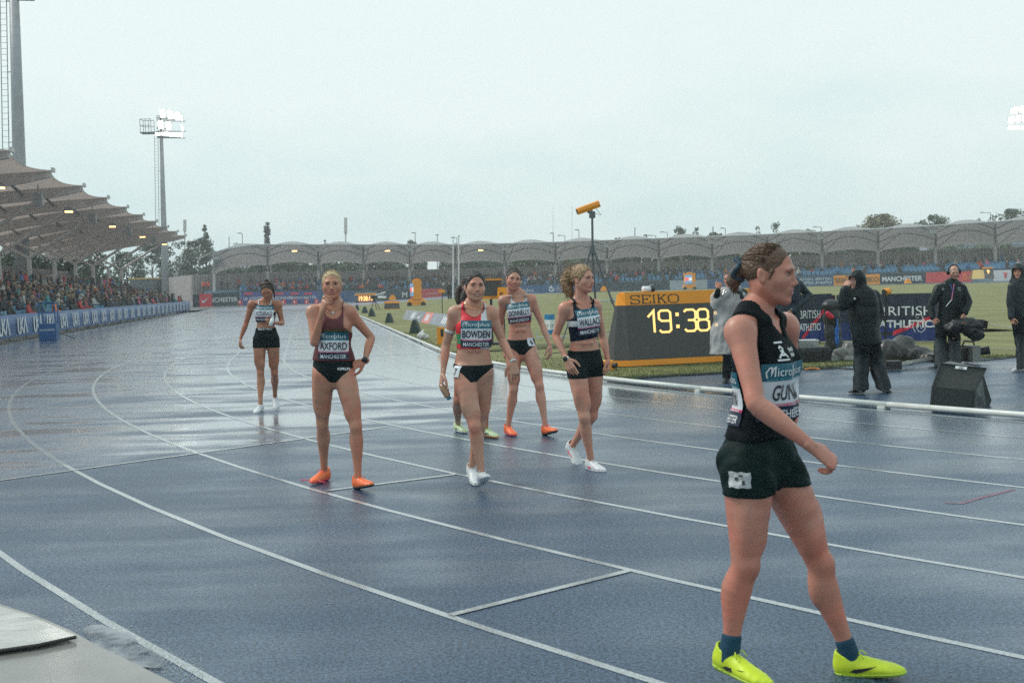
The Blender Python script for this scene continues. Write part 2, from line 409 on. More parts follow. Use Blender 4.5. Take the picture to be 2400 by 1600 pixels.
# --- heads: local x = person's right, y = forward, z = up; origin between the ears at eye height
def make_head(smile=False, old=False, h=.0032):
    S = Field((-.1, -.12, -.15), (.1, .135, .125), h)
    S.ell((0, -.012, .026), (.0715, .092, .083), k=.01)
    S.ell((0, .026, -.03), (.0565, .058, .075), k=.04)
    S.chain([(.05, -.004, -.046), (.036, .034, -.08), (0, .06, -.097), (-.036, .034, -.08), (-.05, -.004, -.046)], .0155, k=.035, front=(0, 0, 1))
    S.ell((0, .067, -.098), (.0165, .013, .012), k=.02)
    for s in (-1, 1):
        S.ell((s*.042, .046, -.028), (.02, .02, .018), k=.035)
        S.ell((s*.026, .0765, .020), (.021, .0075, .006), k=.02)
        S.ell((s*.031, .0865, .0015), (.0155, .0105, .0088), k=.012, sub=True)
    S.chain([(0, .079, .012), (0, .089, -.012), (0, .0985, -.029)], [.0062, .0066, .0082], k=.016, front=(0, 1, 0))
    S.ell((0, .0975, -.0315), (.0085, .0085, .0075), k=.008)
    for s in (-1, 1): S.ell((s*.0115, .09, -.0365), (.0072, .009, .0062), k=.006)
    S.ell((0, .074, -.06), (.026, .012, .016), k=.02)
    S.ell((0, .0835, -.0565), (.0195 if not smile else .026, .0068, .0048), k=.006)
    S.ell((0, .082, -.0685 if not smile else -.074), (.0175 if not smile else .022, .0075, .0056), k=.006)
    if smile:
        S.ell((0, .094, -.0645), (.024, .014, .0062), k=.003, sub=True)
        for s in (-1, 1): S.ell((s*.036, .06, -.038), (.018, .016, .016), k=.02)
    else: S.ell((0, .0945, -.0622), (.019, .0115, .0022), k=.002, sub=True)
    if old:
        for s in (-1, 1): S.chain([(s*.022, .09, -.035), (s*.034, .079, -.07)], .004, k=.01, sub=True)
        for z in (.045, .055): S.chain([(-.035, .078, z), (0, .09, z+.003), (.035, .078, z)], .0025, k=.008, sub=True)
    for s in (-1, 1):
        S.ell((s*.0745, -.012, -.008), (.007, .017, .03), rot=[[1, 0, 0], [0, .95, -.3], [0, .3, .95]], k=.006)
        S.ell((s*.081, -.006, -.006), (.004, .009, .018), k=.005, sub=True)
    S.chain([(0, -.022, -.05), (0, -.034, -.145)], [.05, .052], [.05, .054], k=.03)
    V, Q = nets(S.F, S.o, h); V = relax(V, Q, 1, .35)
    c = V[Q].mean(1)
    mi = np.zeros(len(Q), int)
    lips = (np.abs(c[:, 0]) < .0215+(.005 if smile else 0)) & (c[:, 2] < -.0528) & (c[:, 2] > (-.0725 if not smile else -.079)) & (c[:, 1] > .078-np.abs(c[:, 0])*.12)
    lips &= np.abs(c[:, 2]+(.0622 if not smile else .066)) < .0102*(1-(c[:, 0]/.03)**2)+.001
    mi[lips] = 1
    return V, Q, mi
HEADS = {}
def head(kind):
    if kind not in HEADS: HEADS[kind] = make_head(kind == 'smile', kind == 'old')
    return HEADS[kind]
def hair_shape(kind, h=.0036):
    S = Field((-.16, -.25, -.30), (.16, .14, .19), h)
    S.ell((0, -.014, .028), (.0752, .0962, .0855), k=.01)
    if kind in ('puff',): S.ell((0, -.02, .034), (.083, .098, .09), k=.02)
    S.ell((0, .117, -.018), (.087, .091, .107), k=.008, sub=True)
    S.ell((0, -.02, -.125), (.12, .2, .075), k=.015, sub=True)          # nape
    for s in (-1, 1):
        S.ell((s*.082, -.008, -.02), (.025, .024, .032), k=.01, sub=True)     # clear of the ears
        S.chain([(s*.071, .026, .012), (s*.073, .016, -.02)], [.007, .003], k=.01)   # sideburn wisps
    X, Y, Z = S.grid(); X = X[:, None, None]; Y = Y[None, :, None]; Z = Z[None, None, :]
    if kind == 'old':
        S.ell((0, .03, .09), (.062, .085, .06), k=.01, sub=True)
        X0 = np.sin(X*300)*np.sin(Y*260)*np.sin(Z*280)
        S.F = (S.F+.003*X0-.001).astype(np.float32); return nets(S.F, S.o, h)
    if kind == 'pony_low': S.chain([(0, -.1, .0), (.01, -.13, -.02), (.04, -.12, -.07), (.055, -.085, -.12), (.05, -.07, -.17)], [.03, .03, .028, .024, .006], k=.02)
    if kind == 'pony_side': S.chain([(0, -.1, .02), (.03, -.14, .015), (.065, -.14, -.05), (.072, -.12, -.12), (.07, -.1, -.19)], [.026, .03, .034, .03, .006], k=.015)
    if kind == 'pony_dark':
        S.ell((0, -.02, .042), (.079, .088, .084), k=.02); S.ell((0, .122, -.014), (.087, .089, .105), k=.010, sub=True)
        S.chain([(0, -.1, .0), (.03, -.135, -.02), (.06, -.12, -.09), (.06, -.1, -.16), (.05, -.08, -.21)], [.032, .034, .03, .022, .006], k=.02)
    if kind == 'bun_top':
        S.ell((-.005, -.06, .118), (.028, .028, .022), k=.008)
        S.chain([(-.03, -.1, .08), (-.075, -.04, .05), (-.088, .02, -.04), (-.085, .035, -.12)], [.018, .016, .012, .004], k=.012)
    if kind == 'scrunchie':
        S.chain([(0, -.09, .02), (0, -.122, .004), (0, -.14, -.03), (.005, -.136, -.062)], [.036, .028, .03, .012], k=.02)
    if kind == 'slick': S.chain([(0, -.09, .03), (0, -.13, 0), (0, -.13, -.06)], [.03, .026, .01], k=.02)
    if kind == 'puff':
        S.chain([(0, -.08, .05), (.01, -.13, .045), (.02, -.16, -.01), (.03, -.15, -.08), (.02, -.12, -.13)], [.045, .052, .053, .042, .015], k=.03)
        N = np.sin(X*150+2*np.sin(Z*90))*np.sin(Y*140+2*np.sin(X*80))*np.sin(Z*130+1.5*np.sin(Y*100))
        S.F = (S.F+.012*N*np.clip((-Y-.03)/.05, 0.12, 1)).astype(np.float32)
    else:
        ang = np.arctan2(X, Z-.0)
        S.F = (S.F+.0006*np.sin(ang*60+Y*40)+.0005*np.sin(ang*83-Y*60)).astype(np.float32)
    return nets(S.F, S.o, h)
HAIRS = {}
TAILS = dict(pony_low=([(0, -.1, .0), (.01, -.13, -.02), (.04, -.12, -.07), (.055, -.085, -.12), (.05, -.07, -.18)], .024), pony_side=([(0, -.1, .02), (.03, -.14, .015), (.065, -.14, -.05), (.072, -.12, -.12), (.07, -.1, -.2)], .026),
             pony_dark=([(0, -.1, .0), (.03, -.135, -.02), (.06, -.12, -.09), (.06, -.1, -.16), (.05, -.08, -.23)], .028), scrunchie=([(0, -.09, .02), (0, -.122, .0), (0, -.138, -.03), (.005, -.132, -.075)], .02), slick=([(0, -.09, .03), (0, -.13, 0), (0, -.13, -.08)], .022))
def strands(kind, seed=1, n=250):
    "combed-back locks and loose ends, in head space"
    r = random.Random(seed); mb = MB(); tie = np.array([0, -1, .12]); tie = tie/np.linalg.norm(tie)
    hl = .95 if kind != 'bun_top' else .95
    if kind == 'bun_top': tie = unit([0, -.45, .9])
    for i in range(n):
        f = r.uniform(-1.25, 1.25); st_ = unit([math.sin(f), .62*math.cos(f), .83*math.cos(f)**.8+(-.10 if abs(f) > 1 else 0)]); om = math.acos(np.clip(st_.dot(tie), -1, 1)); P = []; off = r.uniform(-.0018, .0012); t0 = r.uniform(0, .35); t1 = r.uniform(.75, 1); w_ = r.gauss(0, .014)
        for t in np.linspace(t0, t1, 8):
            d = (math.sin((1-t)*om)*st_+math.sin(t*om)*tie)/math.sin(om); d = unit(d+np.array([w_*math.sin(3*t), 0, w_*math.sin(4*t)]))
            k = 1/math.sqrt((d[0]/.0775)**2+(d[1]/.0985)**2+(d[2]/.0875)**2); P.append(d*(k+off)+np.array([0, -.014, .029]))
        mb.path(P, [.0007]+[.0014]*6+[.001], 4)
    if kind in TAILS:
        C, rad = TAILS[kind]; C = np.array(C)
        for i in range(60):
            o = np.array([r.gauss(0, .5), r.gauss(0, .5), r.gauss(0, .3)])*rad*1.1; L_ = r.uniform(.8, 1.12); P = []
            for t in np.linspace(.1, 1, 8):
                q = t*L_*(len(C)-1); j = min(int(q), len(C)-2); g = q-j; P.append(C[j]+(C[j+1]-C[j])*g+o*(1.15-.5*t)+np.array([r.gauss(0, .002), r.gauss(0, .002), 0]))
            mb.path(P, [.002]*6+[.0015, .0006], 4)
    if kind == 'puff':
        for i in range(330):
            c = np.array([(0, -.08, .05), (.01, -.13, .045), (.02, -.16, -.01), (.03, -.15, -.08), (.02, -.12, -.13), (.0, -.03, .07)][r.randrange(6)])+np.array([r.gauss(0, .026), r.gauss(0, .022), r.gauss(0, .032)]); ax_ = unit([r.gauss(0, .4), r.gauss(-.3, .4), r.gauss(-.6, .5)]); u_ = unit(np.cross(ax_, [.3, .5, .8])); v_ = np.cross(ax_, u_); rr = r.uniform(.005, .011); ln_ = r.uniform(.05, .11); ph = r.uniform(0, 6)
            P = [c+ax_*ln_*(t-.3)+rr*(u_*math.cos(ph+t*9)+v_*math.sin(ph+t*9)) for t in np.linspace(0, 1, 11)]; mb.path(P, [.0017]*9+[.0012, .0005], 4)
    for i in range(26):                       # fly-aways round the hairline and nape
        f = r.uniform(-1.4, 1.4); d = unit([math.sin(f), .5*math.cos(f), .86*math.cos(f)]); k = 1/math.sqrt((d[0]/.0775)**2+(d[1]/.0985)**2+(d[2]/.0875)**2); a = d*k+np.array([0, -.014, .029]); b = a+unit(d+np.array([r.gauss(0, .8), -.8, r.gauss(0, .5)]))*r.uniform(.02, .045); mb.path([a-d*.004, (a+b)/2+d*.006, b], [.0007, .0006, .0003], 3)
    return mb
STR = {}
def hair(kind):
    if kind not in HAIRS: HAIRS[kind] = hair_shape(kind)
    return HAIRS[kind]
def frame(yaw, pitch=0, roll=0):
    "columns x (person's right), y (forward), z (up); yaw 0 looks at -Y, + turns towards +X"
    b = np.array([[-1, 0, 0], [0, -1, 0], [0, 0, 1]], float).T
    cz, sz = math.cos(R(yaw)), math.sin(R(yaw)); Rz = np.array([[cz, -sz, 0], [sz, cz, 0], [0, 0, 1]])
    cx, sx = math.cos(R(pitch)), math.sin(R(pitch)); Rx = np.array([[1, 0, 0], [0, cx, -sx], [0, sx, cx]])
    cy, sy = math.cos(R(roll)), math.sin(R(roll)); Ry = np.array([[cy, 0, sy], [0, 1, 0], [-sy, 0, cy]])
    return Rz @ b @ Rx @ Ry
def place(V, F, c, s=1): return (np.asarray(V)*s) @ F.T + np.asarray(c)
def make_hand(wr, dirv, palmn, thumb, curl=(20, 35, 25), idx=None, h=.003, sc=1.04):
    d = unit(dirv); p = np.array(palmn, float); p = unit(p-d*p.dot(d)); u = np.cross(d, p)      # u = d x palm
    if thumb < 0: u = -u                                                                       # u points to the thumb side
    wr = np.array(wr, float); m = .2*sc
    S = Field(np.minimum(wr-.05, wr+d*m*.9-.09), np.maximum(wr+.05, wr+d*m*.9+.09), h)
    S.chain([wr-d*.02*sc, wr+d*.015*sc, wr+d*.05*sc, wr+d*.088*sc], [.022*sc, .026*sc, .036*sc, .037*sc], [.018*sc, .017*sc, .015*sc, .0115*sc], front=p, k=.01, ki=.01)
    for i, (o, L_) in enumerate(((.031, .072), (.0106, .08), (-.0104, .075), (-.0295, .058))):
        b = wr+d*(.086-.006*abs(i-1.2))*sc+u*o*sc
        cu = (idx if (idx is not None and i == 0) else curl); a = 0; P = [b]; q = b
        for seg, ang in zip((.45, .3, .25), cu):
            a += R(ang*(1+.08*i)); q = q+(unit(d+u*o*2.2)*math.cos(a)+p*math.sin(a))*L_*seg*sc; P.append(q)
        S.chain(P, [.0081*sc, .0076*sc, .007*sc, .0056*sc], k=.002, front=u)
    tb = wr+d*.02*sc+u*.022*sc
    P = [tb, tb+unit(d*.7+u*.75+p*.35)*.042*sc]; P.append(P[1]+unit(d*.9+u*.3+p*.35)*.032*sc); P.append(P[2]+unit(d*.95+u*.05+p*.4)*.024*sc)
    S.chain(P, [.014*sc, .0115*sc, .0098*sc, .0075*sc], k=.01, front=p)
    return nets(S.F, S.o, h)
# --- shoes: y forward, z up, ankle joint at (0, 0, .085)
def shoe_parts():
    h = .004
    S = Field((-.06, -.1, -.01), (.06, .22, .14), h)
    S.chain([(0, -.04, .05), (0, .02, .048), (.004, .09, .036), (.002, .15, .027), (-.004, .185, .022)], [.031, .034, .041, .042, .022], [.046, .046, .034, .024, .016], front=(0, 0, 1), k=.01, ki=.012)
    S.chain([(0, -.012, .06), (0, -.016, .098)], [.036, .034], [.044, .042], front=(0, 1, 0), k=.02)
    A = S.F.copy(); Z = S.grid()[2][None, None, :]; Y = S.grid()[1][None, :, None]
    top = .098+.02*np.clip((-Y-.02)/.03, 0, 1)-np.clip((Y-.02)*1.0, -0.01, .05)*0
    up = np.maximum(np.maximum(A, Z-top), .016+.006*np.clip(-Y/.05, 0, 1)-Z)
    ank = np.sqrt(((S.grid()[0][:, None, None])/.027)**2+((Y+.012)/.034)**2)-1
    up = np.maximum(up, -np.maximum(ank*.03, .078-Z))
    so = np.maximum(np.maximum(A-.004, Z-.0215-.008*np.clip(-Y/.05, 0, 1)), .002+.10*np.clip(Y-.12, 0, .1)-Z)
    return nets(up.astype(np.float32), S.o, h), nets(so.astype(np.float32), S.o, h)
SHOE = shoe_parts()
def put_shoe(person, ank, yaw, pitch, um, sm, lacem, side=1, roll=0, swoosh=None, spikes=True, gy=None):
    F = frame(yaw, pitch, roll); sx = np.array([1, 1, 1.])
    T = np.asarray(ank)-F @ np.array([0, 0, .088])
    (uv, uq), (sv, sq) = SHOE
    up = link('shoe', vmesh('shoe', place(uv*[side, 1, 1], F, T), uq if side > 0 else uq[:, ::-1], [um]), person)
    link('sole', vmesh('sole', place(sv*[side, 1, 1], F, T), sq if side > 0 else sq[:, ::-1], [sm]), up)
    mb = MB()
    for i in range(4):
        y = .03+.02*i; z = .091-.0095*i*1.15
        a, b = (place([(s*.018, y+.006*s, z-.004)], F, T)[0] for s in (-1, 1)); c = place([(0, y, z+.006)], F, T)[0]
        mb.path([a, c, b], .003, 5)
    c = place([(0, .03, .098)], F, T)[0]
    for s in (-1, 1): mb.path([c, place([(s*.022, .045, .101)], F, T)[0], place([(s*.03, .06, .082)], F, T)[0]], .0025, 5)
    mb.build('lace', lacem, up, True)
    if swoosh:
        mb = MB()
        for s in (-1, 1):
            P = []
            for t in np.linspace(0, 1, 7):
                y = -.02+.13*t; z = .034+.022*(t**2)+.012*math.exp(-((t-.08)/.1)**2)
                wdt = .010*(math.sin(math.pi*min(1, t*.9+.12)))*(1-t*.55)
                xx = np.interp(y, [-.04, .02, .09, .15], [.032, .035, .042, .043])+.001
                P.append((xx*s, y, z, wdt))
            top = place([(x, y, z+q) for x, y, z, q in P], F, T); bot = place([(x, y, z-q) for x, y, z, q in P], F, T)
            n = len(P); mb.add(list(top)+list(bot), [(i, i+1, n+i+1, n+i) for i in range(n-1)])
        mb.build('shoe_mark', swoosh, up)
    if spikes:
        mb = MB()
        for x, y in ((.02, .15), (-.02, .15), (.028, .12), (-.028, .12), (0, .17)):
            a = place([(x, y, .006)], F, T)[0]; b = place([(x, y, -.004)], F, T)[0]; mb.tube(a, b, .004, .0015, 5)
        tag(mb.build('spikes', SPIKE, up), kind='stuff')
    return up
SPIKE = mat('spike_steel', (.5, .5, .5), .3, 1)
def torso_chain(S, PC, up, Lt, fw, bw=1, dp=1, add=0, st=None, k=.02):
    st = st or TORSO
    P = [PC+up*t*Lt+fw(t)*fo for t, w_, d_, fo in st]
    S.chain(P, [w_*bw+add for _, w_, _, _ in st], [d_*dp+add for _, _, d_, _ in st], front=[fw(t) for t, _, _, _ in st], k=k, ki=.035)
TORSO = [(-.10, .085, .07, -.01), (.0, .135, .098, -.012), (.14, .142, .098, -.010), (.28, .128, .084, 0), (.42, .112, .074, .008), (.56, .120, .082, .010), (.72, .130, .09, .008), (.86, .122, .078, 0), (.96, .085, .055, -.012), (1.03, .052, .05, -.016)]
def leg_chain(S, hip, kn, an, fw, s=1., add=0., k=.03):
    P = []; W = []; D = []
    hip, kn, an, fw = map(np.asarray, (hip, kn, an, fw))
    for t, w_, d_, o in ((0, .078, .088, 0), (.2, .081, .09, .004), (.45, .074, .083, .008), (.7, .060, .067, .006), (.9, .050, .054, .003), (1, .047, .052, .004)):
        P.append(hip+(kn-hip)*t+fw*o); W.append(w_*s+add); D.append(d_*s+add)
    for t, w_, d_, o in ((.12, .045, .052, -.004), (.28, .0495, .058, -.014), (.45, .044, .05, -.012), (.7, .033, .036, -.004), (.9, .0275, .033, 0), (1.06, .028, .034, .002)):
        P.append(kn+(an-kn)*t+fw*o); W.append(w_*s+add); D.append(d_*s+add)
    S.chain(P, W, D, front=fw, k=k, ki=.012)
    S.ell(kn+fw*.028*s, (.026*s+add, .026*s+add, .034*s+add), k=.03)
def arm_chain(S, sh, el, wr, s=1., add=0., k=.03):
    sh, el, wr = map(np.asarray, (sh, el, wr)); P = []; W = []
    for t, w_ in ((0, .044), (.18, .045), (.5, .0385), (.82, .0335), (1, .033)): P.append(sh+(el-sh)*t); W.append(w_*s+add)
    for t, w_ in ((.2, .0355), (.45, .032), (.8, .0225), (1, .0205)): P.append(el+(wr-el)*t); W.append(w_*s+add)
    S.chain(P, W, [x*.95 for x in W], front=(.3, -1, .2), k=k, ki=.012)
def folds(P, amp, seed, f=22):
    X, Y, Z = P; r = random.Random(seed); N = 0
    for i in range(7):
        d = unit([r.uniform(-1, 1), r.uniform(-1, 1), r.uniform(-.7, .7)])*f*r.uniform(.6, 1.6); ph = r.uniform(0, 6)
        N = N+np.sin(X*d[0]+Y*d[1]+Z*d[2]+ph+1.3*np.sin(X*d[1]*.7+Z*d[0]*.6+ph))
    return (amp*N/3).astype(np.float32)

def creases(P, amp, seed, f, up=(0, 0, 1)):
    "sharp folded ridges, running mostly across and down the cloth"
    X, Y, Z = P; r = random.Random(seed); N = 0; w1 = np.sin(X*9+Z*7+seed)+np.sin(Y*8-Z*6+seed*2)
    for i in range(6):
        d = unit([r.uniform(-1, 1), r.uniform(-1, 1), r.uniform(-1.2, 1.2)])*f*r.uniform(.5, 1.5); N = N+(1-2*np.abs(np.sin((X*d[0]+Y*d[1]+Z*d[2]+r.uniform(0, 6)+.9*w1)*.5)))*r.uniform(.5, 1)
    return (amp*N/2.2).astype(np.float32)
class Person:
    "J: joints in world metres; builds body, clothes, hair, shoes as parts of one thing"
    def __init__(s, label, J, yaw, group=None, h=.008, bw=1., legs=1., arms=1., pyaw=None, sk='fair', skcol=(.42, .245, .18), lean=None, dp=1., name='person', nohead=False):
        s.J = {k_: np.array(v, float) for k_, v in J.items()}; J = s.J; s.yaw = yaw; s.h = h; s.bw = bw; s.dp = dp
        s.PC = (J['hipR']+J['hipL'])/2; s.up = unit(J['neck']-s.PC); s.Lt = np.linalg.norm(J['neck']-s.PC)
        py = yaw if pyaw is None else pyaw
        def fw(t):
            y = py+(yaw-py)*min(1, max(0, (t-.1)/.6)); f = np.array([math.sin(R(y)), -math.cos(R(y)), 0]); return unit(f-s.up*f.dot(s.up))
        s.fwf = fw; s.fw = fw(.7); s.pfw = fw(0); s.lat = np.cross(s.up, s.fw); s.plat = np.cross(s.up, s.pfw)
        ft = (J['anR']+J['anL'])/2
        s.root = thing(name, (ft[0], ft[1], 0), label, 'person', group)
        s.skin = skin(sk, skcol)
        # torso + legs field (clothes use it without the arms)
        pts = np.array([J['neck'], s.PC, J['knR'], J['knL'], J['anR'], J['anL'], J['shR'], J['shL']])
        T = Field(pts.min(0)-.2, pts.max(0)+[.2, .2, .12], h); s.T = T
        torso_chain(T, s.PC, s.up, s.Lt, fw, bw, dp)
        for sg in (-1, 1):
            T.ell(s.PC+s.plat*.062*sg*bw-s.pfw*.06*dp+s.up*.02, (.072*bw, .062, .078), k=.035)
            T.ell(s.PC+s.lat*.058*sg*bw+s.fw*.068*dp+s.up*.70*s.Lt, (.052, .038, .052), k=.04)
        if h < .01:
            c_ = lambda l, f, u: s.PC+s.lat*l+s.fw*f+s.up*u*s.Lt
            T.chain([c_(0, .098*dp, .70), c_(0, .092*dp, .5), c_(0, .098*dp, .2)], .006, k=.022, sub=True, front=s.fw)
            T.ell(c_(0, .097*dp, .24), (.006, .010, .008), k=.008, sub=True)
            for sg in (-1, 1):
                T.chain([c_(sg*.062, .088*dp, .60), c_(sg*.052, .092*dp, .3)], .005, k=.02, sub=True, front=s.fw)
                for u_ in (.36, .47): T.ell(c_(sg*.03, .084*dp, u_), (.022, .010, .018), k=.02)
                T.chain([c_(sg*.018, .058, .955), c_(sg*.08, .05, 1.0), s.J['sh'+('L' if sg > 0 else 'R')]+s.up*.034+s.fw*.012], .0085, k=.016, front=s.fw)
        for a in 'RL':
            f = s.pfw
            if h < .01:
                hp_, kn_ = s.J['hip'+a], s.J['kn'+a]; an_ = s.J['an'+a]; sg = 1 if a == 'L' else -1
                T.ell(hp_+(kn_-hp_)*.72+f*.035+s.plat*sg*(-.03), (.032, .03, .06), k=.04); T.ell(hp_+(kn_-hp_)*.6+f*.03+s.plat*sg*.035, (.034, .035, .09), k=.04)
                T.ell(kn_+(an_-kn_)*.27-f*.03-s.plat*sg*.022, (.026, .03, .065), k=.03)
            leg_chain(T, J['hip'+a], J['kn'+a], J['an'+a], f, legs)
            sh = J['sh'+a]
            T.chain([J['neck']+s.up*.035-s.fw*.015, (J['neck']+s.up*.0+sh+s.up*.03)/2-s.fw*.012, sh+s.up*.004], [.046, .038, .036], k=.035, front=s.fw)
        hc = J['head']
        nk = hc-np.array([0, 0, 0])
        s.HF = frame(*J['hrot']) if 'hrot' in J else frame(yaw)
        jaw = hc+s.HF @ np.array([0, -.028, -.085])
        T.chain([J['neck']-s.up*.02-s.fw*.012, jaw], [.05, .047], [.05, .047], k=.025, front=s.fw)
        # body
        pts = np.array([v for k_, v in J.items() if k_ not in ('hrot',)])
        B = Field(np.minimum(pts.min(0)-.16, T.o), np.maximum(pts.max(0)+.16, T.o+T.h*(T.n-1)), h)
        # same grid phase as T so the torso can be pasted in
        sh_ = np.round((T.o-B.o)/h).astype(int); B.o = T.o-sh_*h
        need = sh_+T.n; B.n = np.maximum(B.n, need); B.F = np.full(B.n, .08, np.float32)
        B.F[tuple(slice(a, a+n) for a, n in zip(sh_, T.n))] = T.F
        s.arms = arms
        for a in 'RL':
            arm_chain(B, J['sh'+a], J['el'+a], J['wr'+a], arms, k=.028)
            B.ell(J['sh'+a]+s.up*.0, (.05*arms, .05*arms, .05*arms), k=.035)
        s.B = B; s.extra = []
    def hands(s, **kw):
        for a in 'RL':
            if 'hand'+a in kw: s.extra.append(make_hand(s.J['wr'+a], **kw['hand'+a]))
    def body(s, headk='plain', hs=1., lipm=None):
        V, Q = nets(s.B.F, s.B.o, s.h); V = relax(V, Q, 2, .4)
        hv, hq, hm = head(headk); hv = place(hv, s.HF, s.J['head'], hs)
        parts = [(V, Q), (hv, hq)]+s.extra
        V2, Q2 = joinvq(parts); mi = np.zeros(len(Q2), int); mi[len(Q):len(Q)+len(hq)] = hm
        s.bodyo = link('body', vmesh('body', V2, Q2, [s.skin, lipm or LIP], mi), s.root)
        # eyes, brows, teeth
        for sg in (-1, 1):
            mb = MB(); c = s.J['head']+s.HF @ np.array([sg*.031, .0748, .0008])*hs
            Rm = Matrix(s.HF.tolist())
            mb.ell(c, (.0108*hs, .0078*hs, .0042*hs), 12, 8, EYEW, Rm); mb.ell(c+s.HF @ np.array([0, .0047, .0003])*hs, (.0046*hs, .0036*hs, .0041*hs), 10, 6, IRIS, Rm)
            mb.path(place([(sg*.031-.0125, .0795, .0015), (sg*.031-.006, .0835, .0052), (sg*.031, .0845, .0061), (sg*.031+.006, .0835, .0052), (sg*.031+.0125, .0795, .0012)], s.HF, s.J['head'], hs), [.0008, .0015, .0017, .0015, .0008], 5, IRIS)
            mb.build('eye', None, s.root, True)
        if headk == 'smile':
            mb = MB(); P = []
            for x in np.linspace(-.021, .021, 9): P.append((x, .0845-.9*x*x/.05, -.0625+x*x*5))
            a = place(P, s.HF, s.J['head'], hs); b = place([(x, y+.001, z-.0055) for x, y, z in P], s.HF, s.J['head'], hs)
            mb.add(list(a)+list(b), [(i, i+1, 10+i, 9+i) for i in range(8)]); mb.build('teeth', TEETH, s.root)
    def brows(s, m, hs=1., low=0.):
        for sg in (-1, 1):
            mb = MB(); P = [(sg*.014, .0885, .018-low), (sg*.024, .0885, .0225-low*.5), (sg*.036, .081, .0225), (sg*.046, .0705, .017)]
            mb.path(place(P, s.HF, s.J['head'], hs), [.003, .0034, .003, .0015], 6); mb.build('eyebrow', m, s.root, True)
    def hair(s, kind, m, hs=1.):
        v, q = hair(kind); s.hairo = link('hair', vmesh('hair', place(v, s.HF, s.J['head'], hs), q, [m]), s.root)
        if kind != 'old' and s.h < .01:
            if kind not in STR: STR[kind] = strands(kind, len(STR)+1)
            mb = MB(); mb.add(place(STR[kind].v, s.HF, s.J['head'], hs), STR[kind].f); tag(mb.build('hair_strands', m, s.hairo, True), kind='stuff')
        return s.hairo
    def loc(s, pel=False):
        "torso coordinates of the T grid: across (+ = person's left), forward, up from the hip line"
        X, Y, Z = s.T.grid(); X = X[:, None, None]-s.PC[0]; Y = Y[None, :, None]-s.PC[1]; Z = Z[None, None, :]-s.PC[2]
        f = lambda a: (X*a[0]+Y*a[1]+Z*a[2]).astype(np.float32)
        return (f(s.plat), f(s.pfw), f(s.up)) if pel else (f(s.lat), f(s.fw), f(s.up))
    def wear(s, name, th, region, mats, paint=None, pel=False, it=1, fold=0, seed=1, ff=22, field=None):
        l, f, u = s.loc(pel); G = (s.T.F if field is None else field)-th
        if fold:
            X, Y, Z = s.T.grid(); G = G+creases((X[:, None, None], Y[None, :, None], Z[None, None, :]), fold, seed, ff)
        if not hasattr(s, 'surfs'): s.surfs = {}
        s.surfs[th] = G.astype(np.float32)
        G = np.maximum(G, region(l, f, u)).astype(np.float32)
        V, Q = nets(G, s.T.o, s.h); V = relax(V, Q, it, .4); mi = None
        if paint:
            c = V[Q].mean(1)-s.PC; A = (s.plat, s.pfw) if pel else (s.lat, s.fw)
            mi = paint(c @ A[0], c @ A[1], c @ s.up)
        o = link(name, vmesh(name, V, Q, mats, mi), s.root); s.last = G; return o
    def vest(s, name, th, hem, nf, nb, nw, mats, paint=None, arm=.33, strap=(.10, .085), slope=0, fold=0, vneck=0, seed=1, ff=22):
        def reg(l, f, u):
            al = np.abs(l); r = hem+slope*l-u
            nl = nb+(nf-nb)*np.clip(f/.06+.5, 0, 1)
            hole = np.maximum(nl+(al*vneck if vneck else 9*l*l)-u, al-nw-np.clip((u-nf)*.1, 0, .03))
            r = np.maximum(r, -hole)
            aw = np.interp(u, [arm-.06, arm-.01, arm+.05, .6], [.3, .16, strap[0], strap[1]]).astype(np.float32)
            return np.maximum(r, al-aw)
        return s.wear(name, th, reg, mats, paint, fold=fold, seed=seed, ff=ff)
    def shorts(s, name, th, waist, leg, m, brief=None, fold=0, seed=2, ff=26):
        def reg(l, f, u):
            al = np.abs(l)
            if brief is None: b = leg-u
            else: b = brief[0]+brief[1]*np.clip(al-.028, 0, 1)**.8-u-np.clip(-f, 0, 1)*brief[2]
            return np.maximum(u-waist+.01*np.clip(f/.1, -1, 1), b)
        return s.wear(name, th, reg, [m] if not isinstance(m, list) else m, None, True, fold=fold, seed=seed, ff=ff)
    def drape(s, P, fwd, th, off=.003, field=None):
        "push points from in front of the torso back on to the cloth"
        P = np.array(P, float); sv = s.T.F
        if th in getattr(s, 'surfs', {}): s.T.F = s.surfs[th]; th = 0
        P0 = P.copy()
        for _ in range(60):
            d = s.T.at(P)-th-off; P = P-np.clip(d, -.02, .03)[:, None]*.8*fwd
        tv = (P0-P) @ fwd; ok = tv < .30
        if ok.any(): P = P0-np.minimum(tv, max(np.median(tv[ok])+.06, 0))[:, None]*fwd
        s.T.F = sv; return P
    def bib(s, name, l0, u0, wd, ht, th, lat=None, fwd=None, tilt=0., rows=None, off=.005):
        lat = s.lat if lat is None else lat; fwd = s.fw if fwd is None else fwd
        ct, st = math.cos(R(tilt)), math.sin(R(tilt))
        def P(x, y, o):
            x = np.asarray(x); y = np.asarray(y)
            a = x*ct-y*st; b = x*st+y*ct
            q = s.PC+np.outer(a+l0, lat)+np.outer(b+u0, s.up)+fwd*.22
            return s.drape(q, fwd, th, o)
        nx, ny = 14, 20
        gx, gy = np.meshgrid(np.linspace(-wd/2, wd/2, nx+1), np.linspace(-ht/2, ht/2, ny+1))
        V = P(gx.ravel(), gy.ravel(), off)
        V = V+fwd*(.0012*np.sin(gx.ravel()*60+1)*np.sin(gy.ravel()*45+l0*40))[:, None]
        Q = np.array([[j*(nx+1)+i, j*(nx+1)+i+1, (j+1)*(nx+1)+i+1, (j+1)*(nx+1)+i] for j in range(ny) for i in range(nx)])
